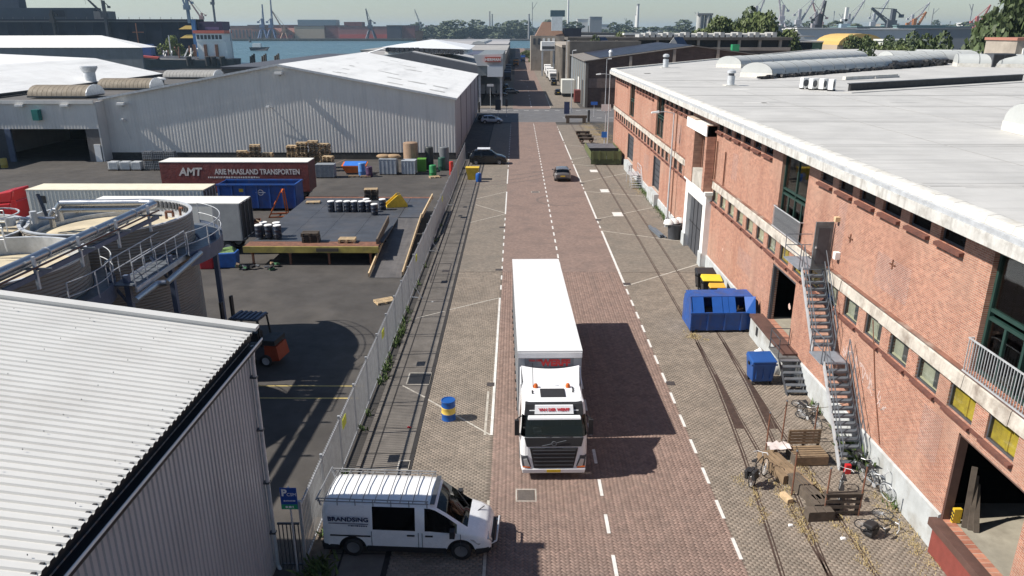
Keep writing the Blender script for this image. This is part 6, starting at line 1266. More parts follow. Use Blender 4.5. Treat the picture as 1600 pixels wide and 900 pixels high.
for i, x in enumerate((-44.3,-43.0,-41.7)):
    ibc('empty dark caged tank on the ground, ' + ['left','middle','right'][i] + ' of the wire row', x, 90.4, 0, DGREY); ibc('empty dark caged tank stacked on top, ' + ['left','middle','right'][i] + ' of the wire row', x, 90.4, 1.2, DGREY)
def crate(lb, x, y, w_, d_, h, m, z=0):
    t = thing('goods_box', lb, 'box', (x,y,z), U(-.06,.06), 'goods along the silver shed'); MB().box(-w_/2,w_/2,-d_/2,d_/2,.12,h).build('body', m, t); MB().box(-w_/2,w_/2,-d_/2,d_/2,0,.1).build('pallet_base', TIMBD, t); MB().box(-w_/2-.02,w_/2+.02,-d_/2-.02,d_/2+.02,h,h+.06).build('lid', m, t)
    for k in range(5): MB().box(-w_/2+k*w_/4.2,-w_/2+k*w_/4.2+.06,-d_/2-.03,-d_/2-.001,.14,h-.02).build('rib', m, t)
crate('pale grey mesh box beside the maroon trailer end', -21.9, 85.8, 2.1, 1.3, 1.5, GREYC); crate('large pale grey crate under the brown sacks', -15.0, 88, 2.0, 1.6, 1.8, GC); crate('second pale grey crate right of the large one', -12.6, 88, 1.6, 1.5, 1.6, GC); crate('bright green box behind the second grey crate', -11.3, 89.6, 1.0, 1.2, 1.5, mat('lime_box', (.09,.26,.03), .5)); 
for lb, x, y, r_, h, col in (('green steel drum standing before the shed wall',-9.7,86.8,.42,1.2,(.02,.2,.06)),('purple drum on a pallet beside the blue lid',-17.0,86.2,.38,1.1,(.06,.02,.07)),('blue and white drum on the same pallet',-18.0,87.0,.42,1.4,(.08,.22,.5)),('red fire hydrant like cylinder at the wall end',-7.6,87.5,.25,1.5,(.45,.03,.02)),('dark green barrel behind the green drum',-9.0,90.5,.45,1.5,(.01,.06,.04)),('black bag-topped barrel at the wall',-10.6,91.5,.5,2.6,(.03,.035,.035)),('grey wrapped barrel beside the black one',-8.8,91.5,.6,2.6,(.12,.13,.14)),('brown fibre drum stacked on the crates',-12.8,91.2,.9,3.2,(.30,.2,.13)),('yellow barrel by the dark entrance',-63.2,92,.4,1.1,(.4,.3,.06))):
    t = thing('drum', lb, 'drum', (x,y,0), 0, 'odd drums along the silver shed'); c_ = mat('drum_%d' % int(abs(x*10)), col, .5, var=.15); MB().lathe([(0,0),(r_,0),(r_,h*.33),(r_*1.03,h*.35),(r_,h*.37),(r_,h*.95),(r_*.96,h)], 16).build('body', c_, t, ang=45); MB().lathe([(r_*.97,h),(r_*.9,h+.05),(0,h+.05)], 16).build('lid', c_, t, ang=45)
tp = thing('tipping_skip', 'small orange tipping skip with blue sheet on top', 'skip', (-19.0,88,0)); MB().hull([(-1.0,-.5,.2),(1.0,-.5,.2),(1.0,.7,.2),(-1.0,.7,.2),(-1.5,-.6,1.0),(1.4,-.6,1.0),(1.4,.9,1.3),(-1.5,.9,1.3)]).build('tub', ORANGE, tp); MB().hull([(-1.3,-.55,1.03),(1.25,-.55,1.03),(1.25,.85,1.32),(-1.3,.85,1.32),(-1.3,-.55,1.06),(1.25,-.55,1.06),(1.25,.85,1.36),(-1.3,.85,1.36)]).build('sheet', mat('bright_blue_sheet', (.03,.16,.55), .5), tp); MB().box(-1,1,-.4,.6,0,.19).build('base', DGREY, tp)
for i, x in enumerate((-15.6,-14.4)):
    m = MB().lathe([(0,0),(.5,.05),(.55,.2),(.4,.38),(0,.42)], 14); m.v = [(a*1.6,b,c_) for a, b, c_ in m.v]; o = m.build('brown_sack', mat('hessian', (.34,.23,.13), .9, var=.2), None, ang=60); o.location = (x,88.2,1.87); tag(o, ['left brown sack lying on the large grey crate','right brown sack lying on the large grey crate'][i], 'sack', 'sacks on the grey crate')
ON = ['bottom','2nd','3rd','4th','5th','6th','7th','8th','9th','10th','11th','12th','13th','14th','15th','16th','17th','18th','19th','20th','21st','22nd']
for x, y, n, w_, z0 in ((-33.6,92.2,14,'leaning left pile behind the trailer roof',0),(-32.0,92,19,'second pile from the left behind the trailer',0),(-30.6,92.3,12,'low pile beside the leaning one',0),(-27.6,92.5,18,'pile with pale top left of the tall heap',0),(-26.2,92,21,'left pile of the tall pallet heap',0),(-24.8,92.2,22,'middle pile of the tall pallet heap',0),(-23.4,92,20,'right pile of the tall pallet heap',0),(-22.6,90,12,'front pile before the tall pallet heap',0)):
    r0 = U(-.15,.15)
    for i in range(n): flat_pallet('%s pallet from below in the %s' % (ON[i], w_), (x+U(-.1,.1),y+U(-.1,.1),i*.15), r0+U(-.12,.12), TIMBL if i > n-3 or (i*7+n) % 5 == 0 else TIMB)
for x, w_ in ((-18.8,'under the orange skip'),(-17.4,'under the purple drum')): pstack(x, 86.0, .01, 1, w_, .05, TIMB)
pstack(-9.4,85.6,.01,1,'of pale wood lying by the green drum',.3,TIMBL)
for lb, x, y, col, w_ in (('red plastic sack bin under the tank walkway',-22.0,51.0,(.4,.02,.03),1.0),('blue plastic big bag beside the red one',-20.6,51.3,(.02,.1,.35),1.4)):
    t = thing('big_bag', lb, 'big bag', (x,y,0), .1, 'coloured big bags by the platform'); m = mat('bag_%d' % int(-x), col, .7, var=.25, scale=3); MB().hull([(-w_*.45,-.5,0),(w_*.45,-.5,0),(w_*.45,.5,0),(-w_*.45,.5,0),(-w_*.5,-.55,1.1),(w_*.5,-.55,1.15),(w_*.5,.55,1.1),(-w_*.5,.55,1.2)]).build('bag', m, t, bevel=.08); MB().hull([(-w_*.4,-.45,1.1),(w_*.4,-.45,1.15),(w_*.4,.45,1.1),(-w_*.4,.45,1.15),(-w_*.2,-.3,1.35),(w_*.25,-.2,1.3),(w_*.2,.3,1.4),(-w_*.3,.2,1.3)]).build('contents', mat('green_straw', (.12,.2,.06), .8, var=.5, scale=6), t)
t = thing('net_heap', 'heap of green nets and rubbish left of the platform front', 'rubbish heap', (-18.6,50.8,0)); rg = random.Random(4)
for k in range(14): MB().obox((rg.uniform(-1.2,1.6),rg.uniform(-.5,.6),rg.uniform(.08,.3)),(rg.uniform(.2,.7),rg.uniform(.1,.4),rg.uniform(.05,.2)),rg.uniform(0,3),rg.uniform(-.4,.4)).build('scrap', [mat('net_green', (.03,.12,.05), .8, var=.4),DGREY,TIMB,BLACK][k % 4], t)
# lamp posts and signs
def lamp(lb, x, y, h, arm=-1.6, grp='street lamps'):
    t = thing('street_lamp', lb, 'street lamp', (x,y,0), 0, grp); MB().cyl((0,0,0),(0,0,h*.4),.10,.085,n=10).build('lower_pole', STEEL, t, ang=40); MB().cyl((0,0,h*.4),(0,0,h),.07,.05,n=10).build('upper_pole', STEEL, t, ang=40)
    MB().tube([(0,0,h),(arm*.5,0,h+.12),(arm,0,h+.1)], .035).build('arm', STEEL, t); MB().hull([(arm-.5,-.12,h),(arm+.15,-.12,h+.02),(arm+.15,.12,h+.02),(arm-.5,.12,h),(arm-.45,-.1,h+.12),(arm+.15,-.1,h+.2),(arm+.15,.1,h+.2),(arm-.45,.1,h+.12)]).build('lamp_head', WHITEP, t); MB().box(-.14,.14,-.14,.14,0,.9).build('base_box', STEEL, t)
lamp('grey street lamp close to the brick wall near the white gate', 12.95, 62.8, 9.6, -1.4); lamp('grey street lamp at the far corner of the brick warehouse', 12.6, 104.5, 10.4, -1.4); lamp('tall lamp beside the brown brick hall corner', 18.5, 160, 10.5, .8); lamp('tall lamp post at the crossing left of the brown hall', 11.3, 158, 12.2, .6); lamp('slim lamp post far beyond the crossing', 12.8, 200, 13.5, .5)
def sign(lb, x, y, h, w_, hh, col, pw_=.05, letter=None):
    t = thing('road_sign', lb, 'sign', (x,y,0), 0, 'signs near the crossing'); MB().cyl((0,.06,0),(0,.06,h),pw_,n=8).build('post', STEEL, t); MB().box(-w_/2,w_/2,-.02,.02,h-hh,h).build('panel', mat('sgn%02d%02d%02d' % tuple(int(99*c) for c in col), col, .4, var=.05), t)
    if letter: text(letter, hh*.6, WHITEP, t, (0,-.03,h-hh/2), R(90), bold=.01)
    return t
sign('dark info column with blue top at the right of the crossing', 9.35, 142, 3.6, 1.0, 2.2, (.03,.05,.12)); sign('white sign with a round mark at the warehouse corner', 12.4, 106, 6.4, 1.3, .9, (.62,.58,.57)); sign('blue round-like sign low at the warehouse corner', 12.2, 105, 2.8, .8, .8, (.02,.15,.5)); sign('blue street sign in front of the brown hall', 15.2, 150, 2.9, 1.3, .6, (.03,.14,.5)); sign('dark notice board left of the crossing', -3.6, 151, 3.2, 1.1, 2.0, (.03,.035,.05)); sign('slim dark signal left of the crossing', -1.9, 150, 3.4, .5, 1.4, (.02,.02,.025)); sign('white sign under the grey hall canopy', -5.6, 166, 5.2, 1.4, .5, (.6,.6,.6))
for lb, x, y in (('dark bollard at the left crossing corner',-8.4,145),('dark bollard right of the crossing',13.4,141.5),('black bollard under the canopy',-7.7,158)):
    t = thing('bollard', lb, 'bollard', (x,y,0), 0, 'bollards at the crossing'); MB().cyl((0,0,0),(0,0,2.0),.22,n=12).build('shaft', BLACK, t, ang=40); MB().lathe([(.25,2.0),(.25,2.15),(0,2.2)], 12).build('cap', DGREY, t)
# ---------------------------------------------------------------- middle distance
DBRICK = brick_mat('brown_brick', (.105,.075,.062), (.08,.058,.05), (.11,.095,.085), bw=.9, bh=.3, ax='xz', bump=0, dirt=(.14,.11,.095), damt=.5)
GWALL = mat('grey_panel_wall', (.17,.19,.20), .6, var=.12, scale=.3, streak=(.1,.11,.12), samt=.4, sscale=(1,1,.1))
OLDC = mat('old_dark_concrete', (.13,.115,.10), .85, var=.25, scale=.3, dirt=(.06,.052,.046), dscale=.2, damt=.6)
PALEC = mat('pale_old_concrete', (.32,.28,.235), .85, var=.2, scale=.4, dirt=(.14,.12,.1), dscale=.3, damt=.5)
SOLAR = mat('solar_glass', (.028,.028,.042), .4, var=.4, scale=.3, spec=.3, island=.4)
def bld(name, lb, loc, cat='building', grp=None):
    t = thing(name, lb, cat, loc, 0, grp)
    return t, (lambda mb, nm, m, **k: mb.build(nm, m, t, world=True, **k))
so_, b = bld('solar_hall', 'brown brick hall with solar panels covering its low roof', (38,169,0))
b(MB().prism([(15,0),(15,9.7),(38.2,12.8),(62,9.7),(62,0)], 'y', 169, 169.4), 'front_wall', DBRICK); b(MB().box(15.02,15.3,169.4,214,0,9.6), 'side_wall', GWALL)
for k in range(6): b(MB().box(15.0+k*9.35,15.6+k*9.35,168.7,168.99,0,9.4+ (3 if k in (2,3) else (1.4 if k in (1,4) else 0))), 'pilaster', OLDC if k == 0 else PALEC)
b(MB().box(15.7,24.2,168.9,168.995,4.2,6.2), 'wall_band', mat('band_brick', (.15,.115,.1), .85, var=.2))
for y in (172,178,184,190,196,203,209): b(MB().box(14.9,15.015,y,y+.5,0,9.5), 'side_pier', PALEC); 
for y in (174,186): b(MB().box(14.95,15.018,y,y+3,0,5.5), 'side_door', DGREY if y < 180 else WHITEP)
for s in (1,-1):
    xe = 14.6 if s < 0 else 62.4; b(MB().hull([(38.2,168.6,12.8),(xe,168.6,9.68),(xe,214.5,9.68),(38.2,214.5,12.8),(38.2,168.6,12.98),(xe,168.6,9.86),(xe,214.5,9.86),(38.2,214.5,12.98)]), 'roof_slope', mat('felt_roof', (.17,.155,.14), .85, var=.15))
for s in (1,-1):
    m = MB(); sl2 = (12.98-9.86)/(38.2-14.6)
    for i in range(19):
        for j in range(25):
            x0 = 38.0-i*1.05*1; x1 = x0-1.0; y0 = 170+j*1.72; f = lambda x: 12.98-(38.2-x)*sl2+.12
            if x1 < 17.8: continue
            p = [(x0,y0,f(x0)),(x1,y0,f(x1)),(x1,y0+1.66,f(x1)),(x0,y0+1.66,f(x0))]
            if s < 0: p = [(76.4-a,bb,c_) for a, bb, c_ in p]
            m.add(p, [(0,1,2,3)] if s > 0 else [(3,2,1,0)])
    b(m, 'solar_panel_field', SOLAR, kind='stuff')
b(MB().lathe([(.4,0),(.4,1.0),(.55,1.0),(.3,1.4),(0,1.5)], 10, (20.5,170.5,10.6)), 'roof_vent', STEEL); b(MB().lathe([(.9,0),(.9,2.6),(.6,3),(0,3)], 12, (47,167.5,8.6)) if False else MB().box(46.5,48,169.5,171,11.8,13.2), 'green_unit', mat('unit_green', (.02,.25,.1), .5))
oc, b = bld('old_concrete_works', 'long dark concrete works building with pillared upper floor beyond the solar hall', (45,230,0))
b(MB().box(15.5,78,226,246,0,11.2), 'lower_block', OLDC); b(MB().box(15.5,80,232,246,11.2,13.4), 'upper_block', DARK); b(MB().box(15,80.5,230.6,247,13.4,14.2), 'roof_slab', OLDC); b(MB().box(15.2,78.5,225.6,226,10.6,11.5), 'parapet', PALEC)
for k in range(11): b(MB().box(17+k*6,17.7+k*6,231,232,11.2,13.4), 'pillar', PALEC)
for x in (19,21.2,23,24.6): b(MB().box(x,x+.9,230.9,231.4,11.5,13), 'white_window', WHITEP)
for k in range(24): b(MB().box(36+k*1.7,37.2+k*1.7,232,240,14.2,15.0+.3*(k % 3)), 'roof_unit', mat('pale_unit', (.42,.42,.41), .6, var=.2))
for i, x in enumerate((22.0,44.0)):
    t, b2_ = bld('gabled_dormer', ['white gabled rooflight with blue flank, nearer the street','white gabled rooflight with blue flank, nearer the trees'][i], (x,222,11.2), 'rooflight', 'gabled rooflights')
    b2_(MB().prism([(x-2,11.2),(x+2.2,11.2),(x+.2,14.2)], 'y', 222, 222.3), 'gable', mat('pale_gable', (.55,.53,.5), .7, var=.1)); b2_(MB().hull([(x+.2,222.3,14.1),(x+2.3,222.3,11.2),(x+5.5,226,11.2),(x+3.5,226,14.1),(x+.2,222.3,14.3),(x+2.5,222.3,11.3),(x+5.7,226,11.3),(x+3.5,226,14.3)]), 'flank', mat('navy_roof', (.025,.045,.10), .5))
pw, b = bld('pillared_works', 'row of old works buildings with pale pillars right of the far street', (16,300,0))
b(MB().box(14.6,34,215,225,0,13.3), 'corner_block', OLDC); b(MB().box(14.6,30,248,420,0,11), 'long_block', OLDC); b(MB().box(14.3,30.3,247.6,421,11,11.8), 'parapet', PALEC)
for y in np.arange(216,226,3): b(MB().box(14.2,14.59,y,y+1.2,0,13.2), 'pillar', PALEC)
for y in np.arange(249,418,7): b(MB().box(14.2,14.59,y,y+1.4,0,10.9), 'pillar', PALEC); b(MB().box(14.45,14.595,y+2,y+6,3,8), 'window', DGREY)
gb, b = bld('gantry_office', 'white gantry box standing on legs above the parked lorries', (11.8,290,0)); b(MB().box(9.2,14.2,290,300,9,12.2), 'cabin', WHITEP); b(MB().box(9.5,14,289.9,289.99,9.6,10.6), 'window', DGREY)
for x in (9.6,13.8): b(MB().box(x-.3,x+.3,290.5,291.2,0,9), 'leg', STEEL)
tb, b = bld('tower_house', 'pale old tower house with hipped brown roof at the street end', (14,330,0)); b(MB().box(6,22,330,345,0,14), 'block', PALEC); b(MB().hull([(8,330,14),(20,330,14),(20,345,14),(8,345,14),(11,333,19.5),(17,333,19.5),(17,342,19.5),(11,342,19.5)]), 'roof', mat('brown_tile', (.2,.12,.085), .8)); b(MB().box(20,27,330,345,0,17), 'dark_annex', mat('navy_annex', (.02,.025,.045), .6)); b(MB().box(14.5,19,329,330,16,21.5), 'billboard', mat('pale_board', (.62,.68,.7), .5)); b(MB().box(14,20,329.2,329.9,21.5,24), 'teal_box', mat('teal_slate', (.06,.11,.14), .5))
for k in range(5): b(MB().box(7+k*2,8+k*2,329.8,329.99,10.5,13), 'window', WHITEP if k > 1 else DGREY)
for i in range(6):
    y0 = 400+i*55; t, b = bld('works_shed', 'dark low works shed number %s along the far right quay' % ['one','two','three','four','five','six'][i], (60,y0,0), 'shed', 'far works sheds'); b(MB().box(22,150-10*i,y0,y0+40,0,9+U(0,4)), 'block', OLDC if i % 2 else PALEC); b(MB().box(21.5,150.5-10*i,y0-.5,y0+41,13.1,13.5) if i % 3 == 0 else MB().box(30,60,y0+5,y0+20,9,15), 'roof', mat('far_roof%d' % (i % 3), [(.3,.29,.28),(.1,.1,.1),(.22,.2,.19)][i % 3], .8))
# grey hall with penthouse, left
gh, b = bld('grey_hall', 'grey gabled hall with white penthouse windows and red sign beyond the crossing', (-18,172,0), 'hall')
DGW = mat('dark_grey_sheet', (.16,.165,.175), .6, var=.08, scale=.3, streak=(.12,.12,.13), samt=.3, sscale=(1,1,.1))
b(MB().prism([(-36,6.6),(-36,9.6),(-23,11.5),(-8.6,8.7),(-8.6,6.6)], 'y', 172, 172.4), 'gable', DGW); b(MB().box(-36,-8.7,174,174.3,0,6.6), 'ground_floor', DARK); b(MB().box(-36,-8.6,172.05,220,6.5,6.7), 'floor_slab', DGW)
b(MB().hull([(-23,172,11.5),(-36,172,9.6),(-36,215,9.6),(-23,215,11.5),(-23,172,11.7),(-36.3,172,9.75),(-36.3,215,9.75),(-23,215,11.7)]), 'roof_slope', GWALL); b(MB().hull([(-23,172.41,11.5),(-8.6,172.41,8.7),(-8.6,215,8.7),(-23,215,11.5),(-23,172.41,11.7),(-8.6,172.41,8.85),(-8.6,215,8.85),(-23,215,11.7)]), 'roof_slope', mat('pale_grey_roof', (.40,.40,.395), .7, var=.08))
b(MB().prism([(-8.6,8.7),(-3.0,8.7),(-3.0,11.2),(-9.5,11.0)], 'y', 171.6, 172), 'sign_wall', mat('pale_sign_wall', (.50,.52,.52), .6, var=.04)); b(MB().box(-6.4,-3.0,171,171.6,6.4,8.7), 'white_panel', mat('pale_panel', (.6,.63,.65), .5, var=.03)); b(MB().box(-8.6,-3.05,172,215,6.6,11.0), 'office_block', GWALL); b(MB().box(-6.9,-3.4,170.9,171.55,9.5,10.6), 'sign_box', mat('sign_red', (.42,.10,.07), .6, var=.1)); text('HERMAN', .85, WHITEP, gh, (-5.15+18,-1.13,10.0), R(90), bold=.02)
for x in (-8.2,-3.4): b(MB().box(x-.25,x+.25,172.5,173,0,6.6), 'column', STEEL)
for k in range(4): b(MB().box(-8+k*1.2,-7.1+k*1.2,175,175.1,2.5,4.5), 'window', GWALL)
b(MB().hull([(-30,178,11),(-11,178,11),(-11,200,11),(-30,200,11),(-29.5,178.5,12.4),(-12,178.5,11.9),(-12,200,12.4),(-29.5,200,12.6)]), 'penthouse', WHITEP); b(MB().hull([(-30.5,177.5,12.5),(-10.5,177.5,12.0),(-10.5,201,12.5),(-30.5,201,12.7),(-20.5,186,14.0),(-19.5,186,14.0),(-19.5,192,14.0),(-20.5,192,14.0)]), 'penthouse_roof', mat('penthouse_sheet', (.62,.64,.66), .6, var=.06))
for k in range(16):
    x = -29.6+k*1.12; z = 11.1+ (0.55-.06*k if k > 6 else .25); b(MB().box(x,x+.8,177.3,177.49+.5,z+.15,z+1.05), 'penthouse_window', DGREY)
b(MB().bar((-36,172,10.4),(-29.5,177.6,12.4),.9,.12), 'ramp_rail', WHITEP)
for i, (x0,x1,y0,y1,z,c_) in enumerate(((-72,-36.5,190,300,7.2,(.055,.06,.075)),(-34,-4.2,218,262,9.2,(.06,.07,.11)),(-60,-4.2,264,330,7.6,(.26,.25,.24)),(-66,-4.2,333,450,7.8,(.30,.29,.275)),(-68,-5,453,600,8.2,(.33,.32,.32)),(-70,-6,603,740,8,(.25,.25,.26)))):
    t, b = bld('flat_warehouse', ['dark low quay warehouse left of the penthouse','navy flat roof block right behind the grey hall','beige flat roofed warehouse in the middle distance','next pale flat roofed warehouse along the quay','long pale warehouse with roof vaults farther off','last flat warehouse before the quay end'][i], ((x0+x1)/2,y0,0), 'warehouse', 'flat quay warehouses')
    b(MB().box(x0,x1,y0,y1,0,z), 'walls', GWALL if i else OLDC); b(MB().box(x0-.3,x1+.3,y0-.3,y1+.3,z,z+.5), 'roof', mat('flat_roof%d' % i, c_, .8, var=.15, scale=.05))
    for k in range(int((y1-y0)/11)): b(MB().box(x1+.01,x1+.1,y0+3+k*11,y0+9+k*11,.5,5), 'loading_door', DGREY if k % 2 else TBLUE)
    if i == 4:
        for k in range(9): b(MB().prism([(-26,z+.5),(-25,z+1.6),(-22,z+2.2),(-19,z+1.6),(-18,z+.5)], 'y', y0+5+k*15, y0+16+k*15), 'roof_vault', SKY)
cp = thing('control_pylon', 'brown concrete pylon tower at the quay edge', 'tower', (-29.5,240,0)); MB().box(-.8,.8,-.8,.8,0,13.5).build('shaft', PALEC, cp); MB().hull([(-.9,-.9,13.5),(.9,-.9,13.5),(.9,.9,13.5),(-.9,.9,13.5),(-1.3,-1.2,15.8),(1.2,-1.2,16),(1.2,1.2,16),(-1.3,1.2,15.8)]).build('head', PALEC, cp)
ct = thing('pale_container', 'pale white container truck box parked right of the crossing', 'container', (13.2,196.5,0)); MB().box(-1.6,1.6,0,6,.9,4.2).build('box', REEF, ct); MB().box(-1.5,1.5,.2,6,.3,.89).build('chassis', BLACK, ct); c2 = thing('maroon_box', 'dark maroon box beside the pale container', 'container', (14.6,180,0), 0); MB().box(-1.0,.35,0,3,.2,2.9).build('box', RTARP, c2); MB().box(-1.0,.3,.1,2.9,0,.19).build('skid', BLACK, c2)
# ---------------------------------------------------------------- trees
LEAF = [mat('leaf_green_a', (.10,.135,.038), .7, var=.45, scale=.5, island=.45), mat('leaf_green_b', (.06,.09,.03), .7, var=.4, scale=.4, island=.45), mat('leaf_far', (.075,.10,.055), .8, var=.3, scale=.1, island=.35), mat('leaf_bright', (.15,.19,.03), .7, var=.35, scale=.5, island=.4)]
BARK = mat('bark', (.10,.08,.06), .9, var=.3, scale=3)
def crown_mesh(seed, n, ls, lobes=14, flat_=1.0):
    """leaf faces clumped on lobes spread through a unit crown (radius 1, height 0..2)"""
    rg = np.random.RandomState(seed); P_ = []
    L_ = [(rg.normal(0,.42),rg.normal(0,.42),1.0+rg.normal(0,.45)*flat_,rg.uniform(.28,.55)) for _ in range(lobes)]
    vs = np.zeros((n*4,3))
    for i in range(n):
        lx, ly, lz, lr = L_[rg.randint(lobes)]; d = rg.normal(size=3); d /= np.linalg.norm(d); r = lr*(.55+.5*rg.rand()**.5); c_ = np.array((lx,ly,lz))+d*r
        a = rg.normal(size=3); a /= np.linalg.norm(a); q = np.cross(a, d+rg.normal(0,.5,3)); q /= np.linalg.norm(q)+1e-6; s = ls*rg.uniform(.6,1.3)
        vs[i*4:i*4+4] = c_-a*s-q*s*.6, c_+a*s-q*s*.6, c_+a*s*.7+q*s*.6, c_-a*s*.7+q*s*.6
    return vs
def crown(name, seed, n, ls, m, lobes=14):
    v = crown_mesh(seed, n, ls, lobes); me = bpy.data.meshes.new(name); me.from_pydata([tuple(p) for p in v], [], [(4*i,4*i+1,4*i+2,4*i+3) for i in range(n)]); me.materials.append(m); return me
CR = {'a': crown('crown', 1, 8000, .068, LEAF[0], 20), 'b': crown('crown', 2, 8000, .068, LEAF[1], 24), 'c': crown('crown', 5, 1200, .13, LEAF[2]), 'd': crown('crown', 9, 1200, .13, LEAF[2], 12), 'e': crown('crown', 12, 3000, .06, LEAF[3])}
b = MB().cyl((0,0,0),(.02,.01,.9),.05,.03,n=8).cyl((.02,.01,.8),(.3,.1,1.3),.025,.01,n=6).cyl((.02,.01,.7),(-.28,.12,1.25),.025,.01,n=6).cyl((.02,.01,.85),(0,-.25,1.4),.022,.01,n=6).cyl((.02,0,.9),(.03,0,1.7),.03,.008,n=6)
TRK = shared(b, 'trunk', BARK)
def tree(lb, x, y, h, w_, k='a', grp=None, rz=None, name='leafy_tree', z=0):
    t = thing(name, lb, 'tree', (x,y,z), U(0,6) if rz is None else rz, grp); t.scale = (w_/2*1.0, w_/2*1.0, h/2.05)
    place('crown', CR[k], t); place('trunk', TRK, t); return t
TR = [(61,262,17,13,'a','broad tree at the left end of the big clump by the solar hall'),(66,258,21,13,'a','tall tree second from left in the big clump'),(71,266,23,14,'b','tallest tree in the middle of the big clump'),(77,258,22.5,14,'a','tall tree right of the middle of the big clump'),(83,268,21,13,'b','dark tree at the right back of the clump'),(86,255,17,11,'a','lower tree at the right end of the big clump'),(80,240,14,9,'b','small tree before the right end of the clump'),
(26,222,14.5,7,'b','bushy tree between the gabled rooflights and the street'),(40,300,16,9,'a','round tree beyond the works roof'),(91,146,24,12,'b','tall dark tree at the right picture edge'),(97,150,27,13,'b','tallest dark tree cut by the right picture edge'),(79,152,15.5,9,'b','dark bush tree left of the tall edge tree'),(84,155,15,9,'b','second dark bush tree beside the edge tree'),(75,158,13.5,8,'b','lower dark bush at the left of the edge group'),(105,215,13,10,'a','round green bush tree behind the skylights'),(112,240,12.5,9,'b','small round tree before the yellow shed'),(128,290,15,10,'a','tree right of the yellow shed'),(146,300,15.5,12,'b','wide tree before the white warehouse end'),(152,310,14,10,'b','tree beside the white box building'),(98,300,16,10,'b','tree at the left of the green shed'),(106,320,15,9,'b','second tree by the green shed')]
for x, y, h, w_, k, lb in TR: tree(lb, x, y, h, w_, k, 'trees on the right bank')
tree('bright yellow green tree on the jetty behind the ship', -173, 396, 14.5, 11.5, 'e'); tree('green shrub under the bright jetty tree', -168, 395, 7.5, 9, 'a')
jt = thing('jetty', 'low dark jetty behind the dredger under the bright tree', 'jetty', (-183,396,-2.2)); MB().box(-22,14,-5,8,0,2.2).build('deck', OLDC, jt); MB().box(-22,14,-5.4,-5.02,.4,1.6).build('fender_beam', TIMBD, jt)
rg = random.Random(33)
for x, y, lb in ((6,480,'low green shrubs at the far street end, left verge'),(9.5,450,'low green shrubs right of the far street'),(10,420,'green shrub beside the far lorries')): tree(lb, x, y, 5, 5, 'a', 'shrubs at the street end', name='shrub')
SKT = []; SKB = []; SKM = []
for i in range(60):
    y = rg.uniform(1100,2200); x = (rg.uniform(660,1000)-807)/1170*y if i < 30 else (rg.uniform(1000,1560)-807)/1170*y*1.0
    y = y if not (-700 < x < 60 and y < 1520) else 1540+rg.uniform(0,500)
    SKT.append(tree('far', x, y, rg.uniform(18,30)*(y/1500)**.6, rg.uniform(40,70), 'cd'[i % 2], 'far skyline trees', name='skyline_tree'))
# grassy strip behind the roof
hb = MB().box(95,260,300,330,0,7.5).build('green_bank', mat('grass_bank', (.10,.13,.03), .9, var=.4, scale=.15, bump=.5, bscale=.3)); tag(hb, 'green grassy bank behind the roof skylights', 'bank', kind='stuff')
# ---------------------------------------------------------------- harbour, left
dk, b = bld('floating_dock', 'huge dark navy floating dock wall at the upper left', (-235,450,-2), 'dock'); NAV = mat('dock_navy', (.012,.018,.034), .8, spec=.1, var=.3, scale=.1, dirt=(.03,.035,.045), dscale=.08, damt=.5)
b(MB().box(-420,-182,450,462,-2,22.2), 'wall', NAV); b(MB().box(-420,-240,452,460,22.2,28.3), 'upper_deck', mat('dock_blue', (.035,.05,.075), .6, spec=.1, var=.15, scale=.1)); b(MB().box(-420,-284,455,462,28.3,36), 'bridge_block', mat('dock_blue2', (.05,.065,.095), .6, spec=.1)); b(MB().box(-240,-232,451,460,22.2,26.5), 'step_block', mat('dock_grey', (.12,.12,.13), .6)); b(MB().box(-262,-256,449.8,449.99,23.5,27), 'ladder_panel', NAV)
for k in range(24): b(MB().box(-418+k*9.8,-417.4+k*9.8,449.6,449.99,0,21.5), 'wall_rib', NAV)
b(MB().box(-420,-182,449.5,449.98,20.6,21.4), 'rubbing_strake', mat('strake', (.05,.055,.065), .7))
for k in range(40): b(MB().cyl((-418+k*6,450.5,22.2),(-418+k*6,450.5,23.4),.12,n=5), 'rail_stanchion', DGREY)
b(MB().box(-182,-168,452,464,-2,21), 'end_tower', mat('dock_purple', (.045,.02,.07), .6, var=.1)); b(MB().box(-184,-181.9,448,449.8,-2,22), 'blue_mast', mat('bright_blue_steel', (.05,.16,.36), .5)); b(MB().box(-178,-170,451.8,451.99,16.5,18), 'name_board', mat('dock_label', (.14,.08,.18), .6))
for z in (12,16.8): b(MB().hull([(-192,449,z),(-184,449,z),(-184,452,z),(-192,452,z),(-188,449.5,z+2),(-184,449.5,z+2),(-184,451.5,z+2),(-188,451.5,z+2)]), 'canopy', mat('canopy_yellow', (.55,.36,.08), .6))
l3, b = bld('white_roof_store', 'grey store with white gable roof before the dark dock', (-185,330,0)); b(MB().box(-260,-158,330,331,0,9.3), 'wall', GWALL); b(MB().hull([(-262,329.5,9.3),(-157.5,329.5,9.3),(-157.5,344,9.3),(-262,344,9.3),(-262,336,13.9),(-178,336,14.1),(-178,338,14.1),(-262,338,13.9)]), 'roof', WROOF)
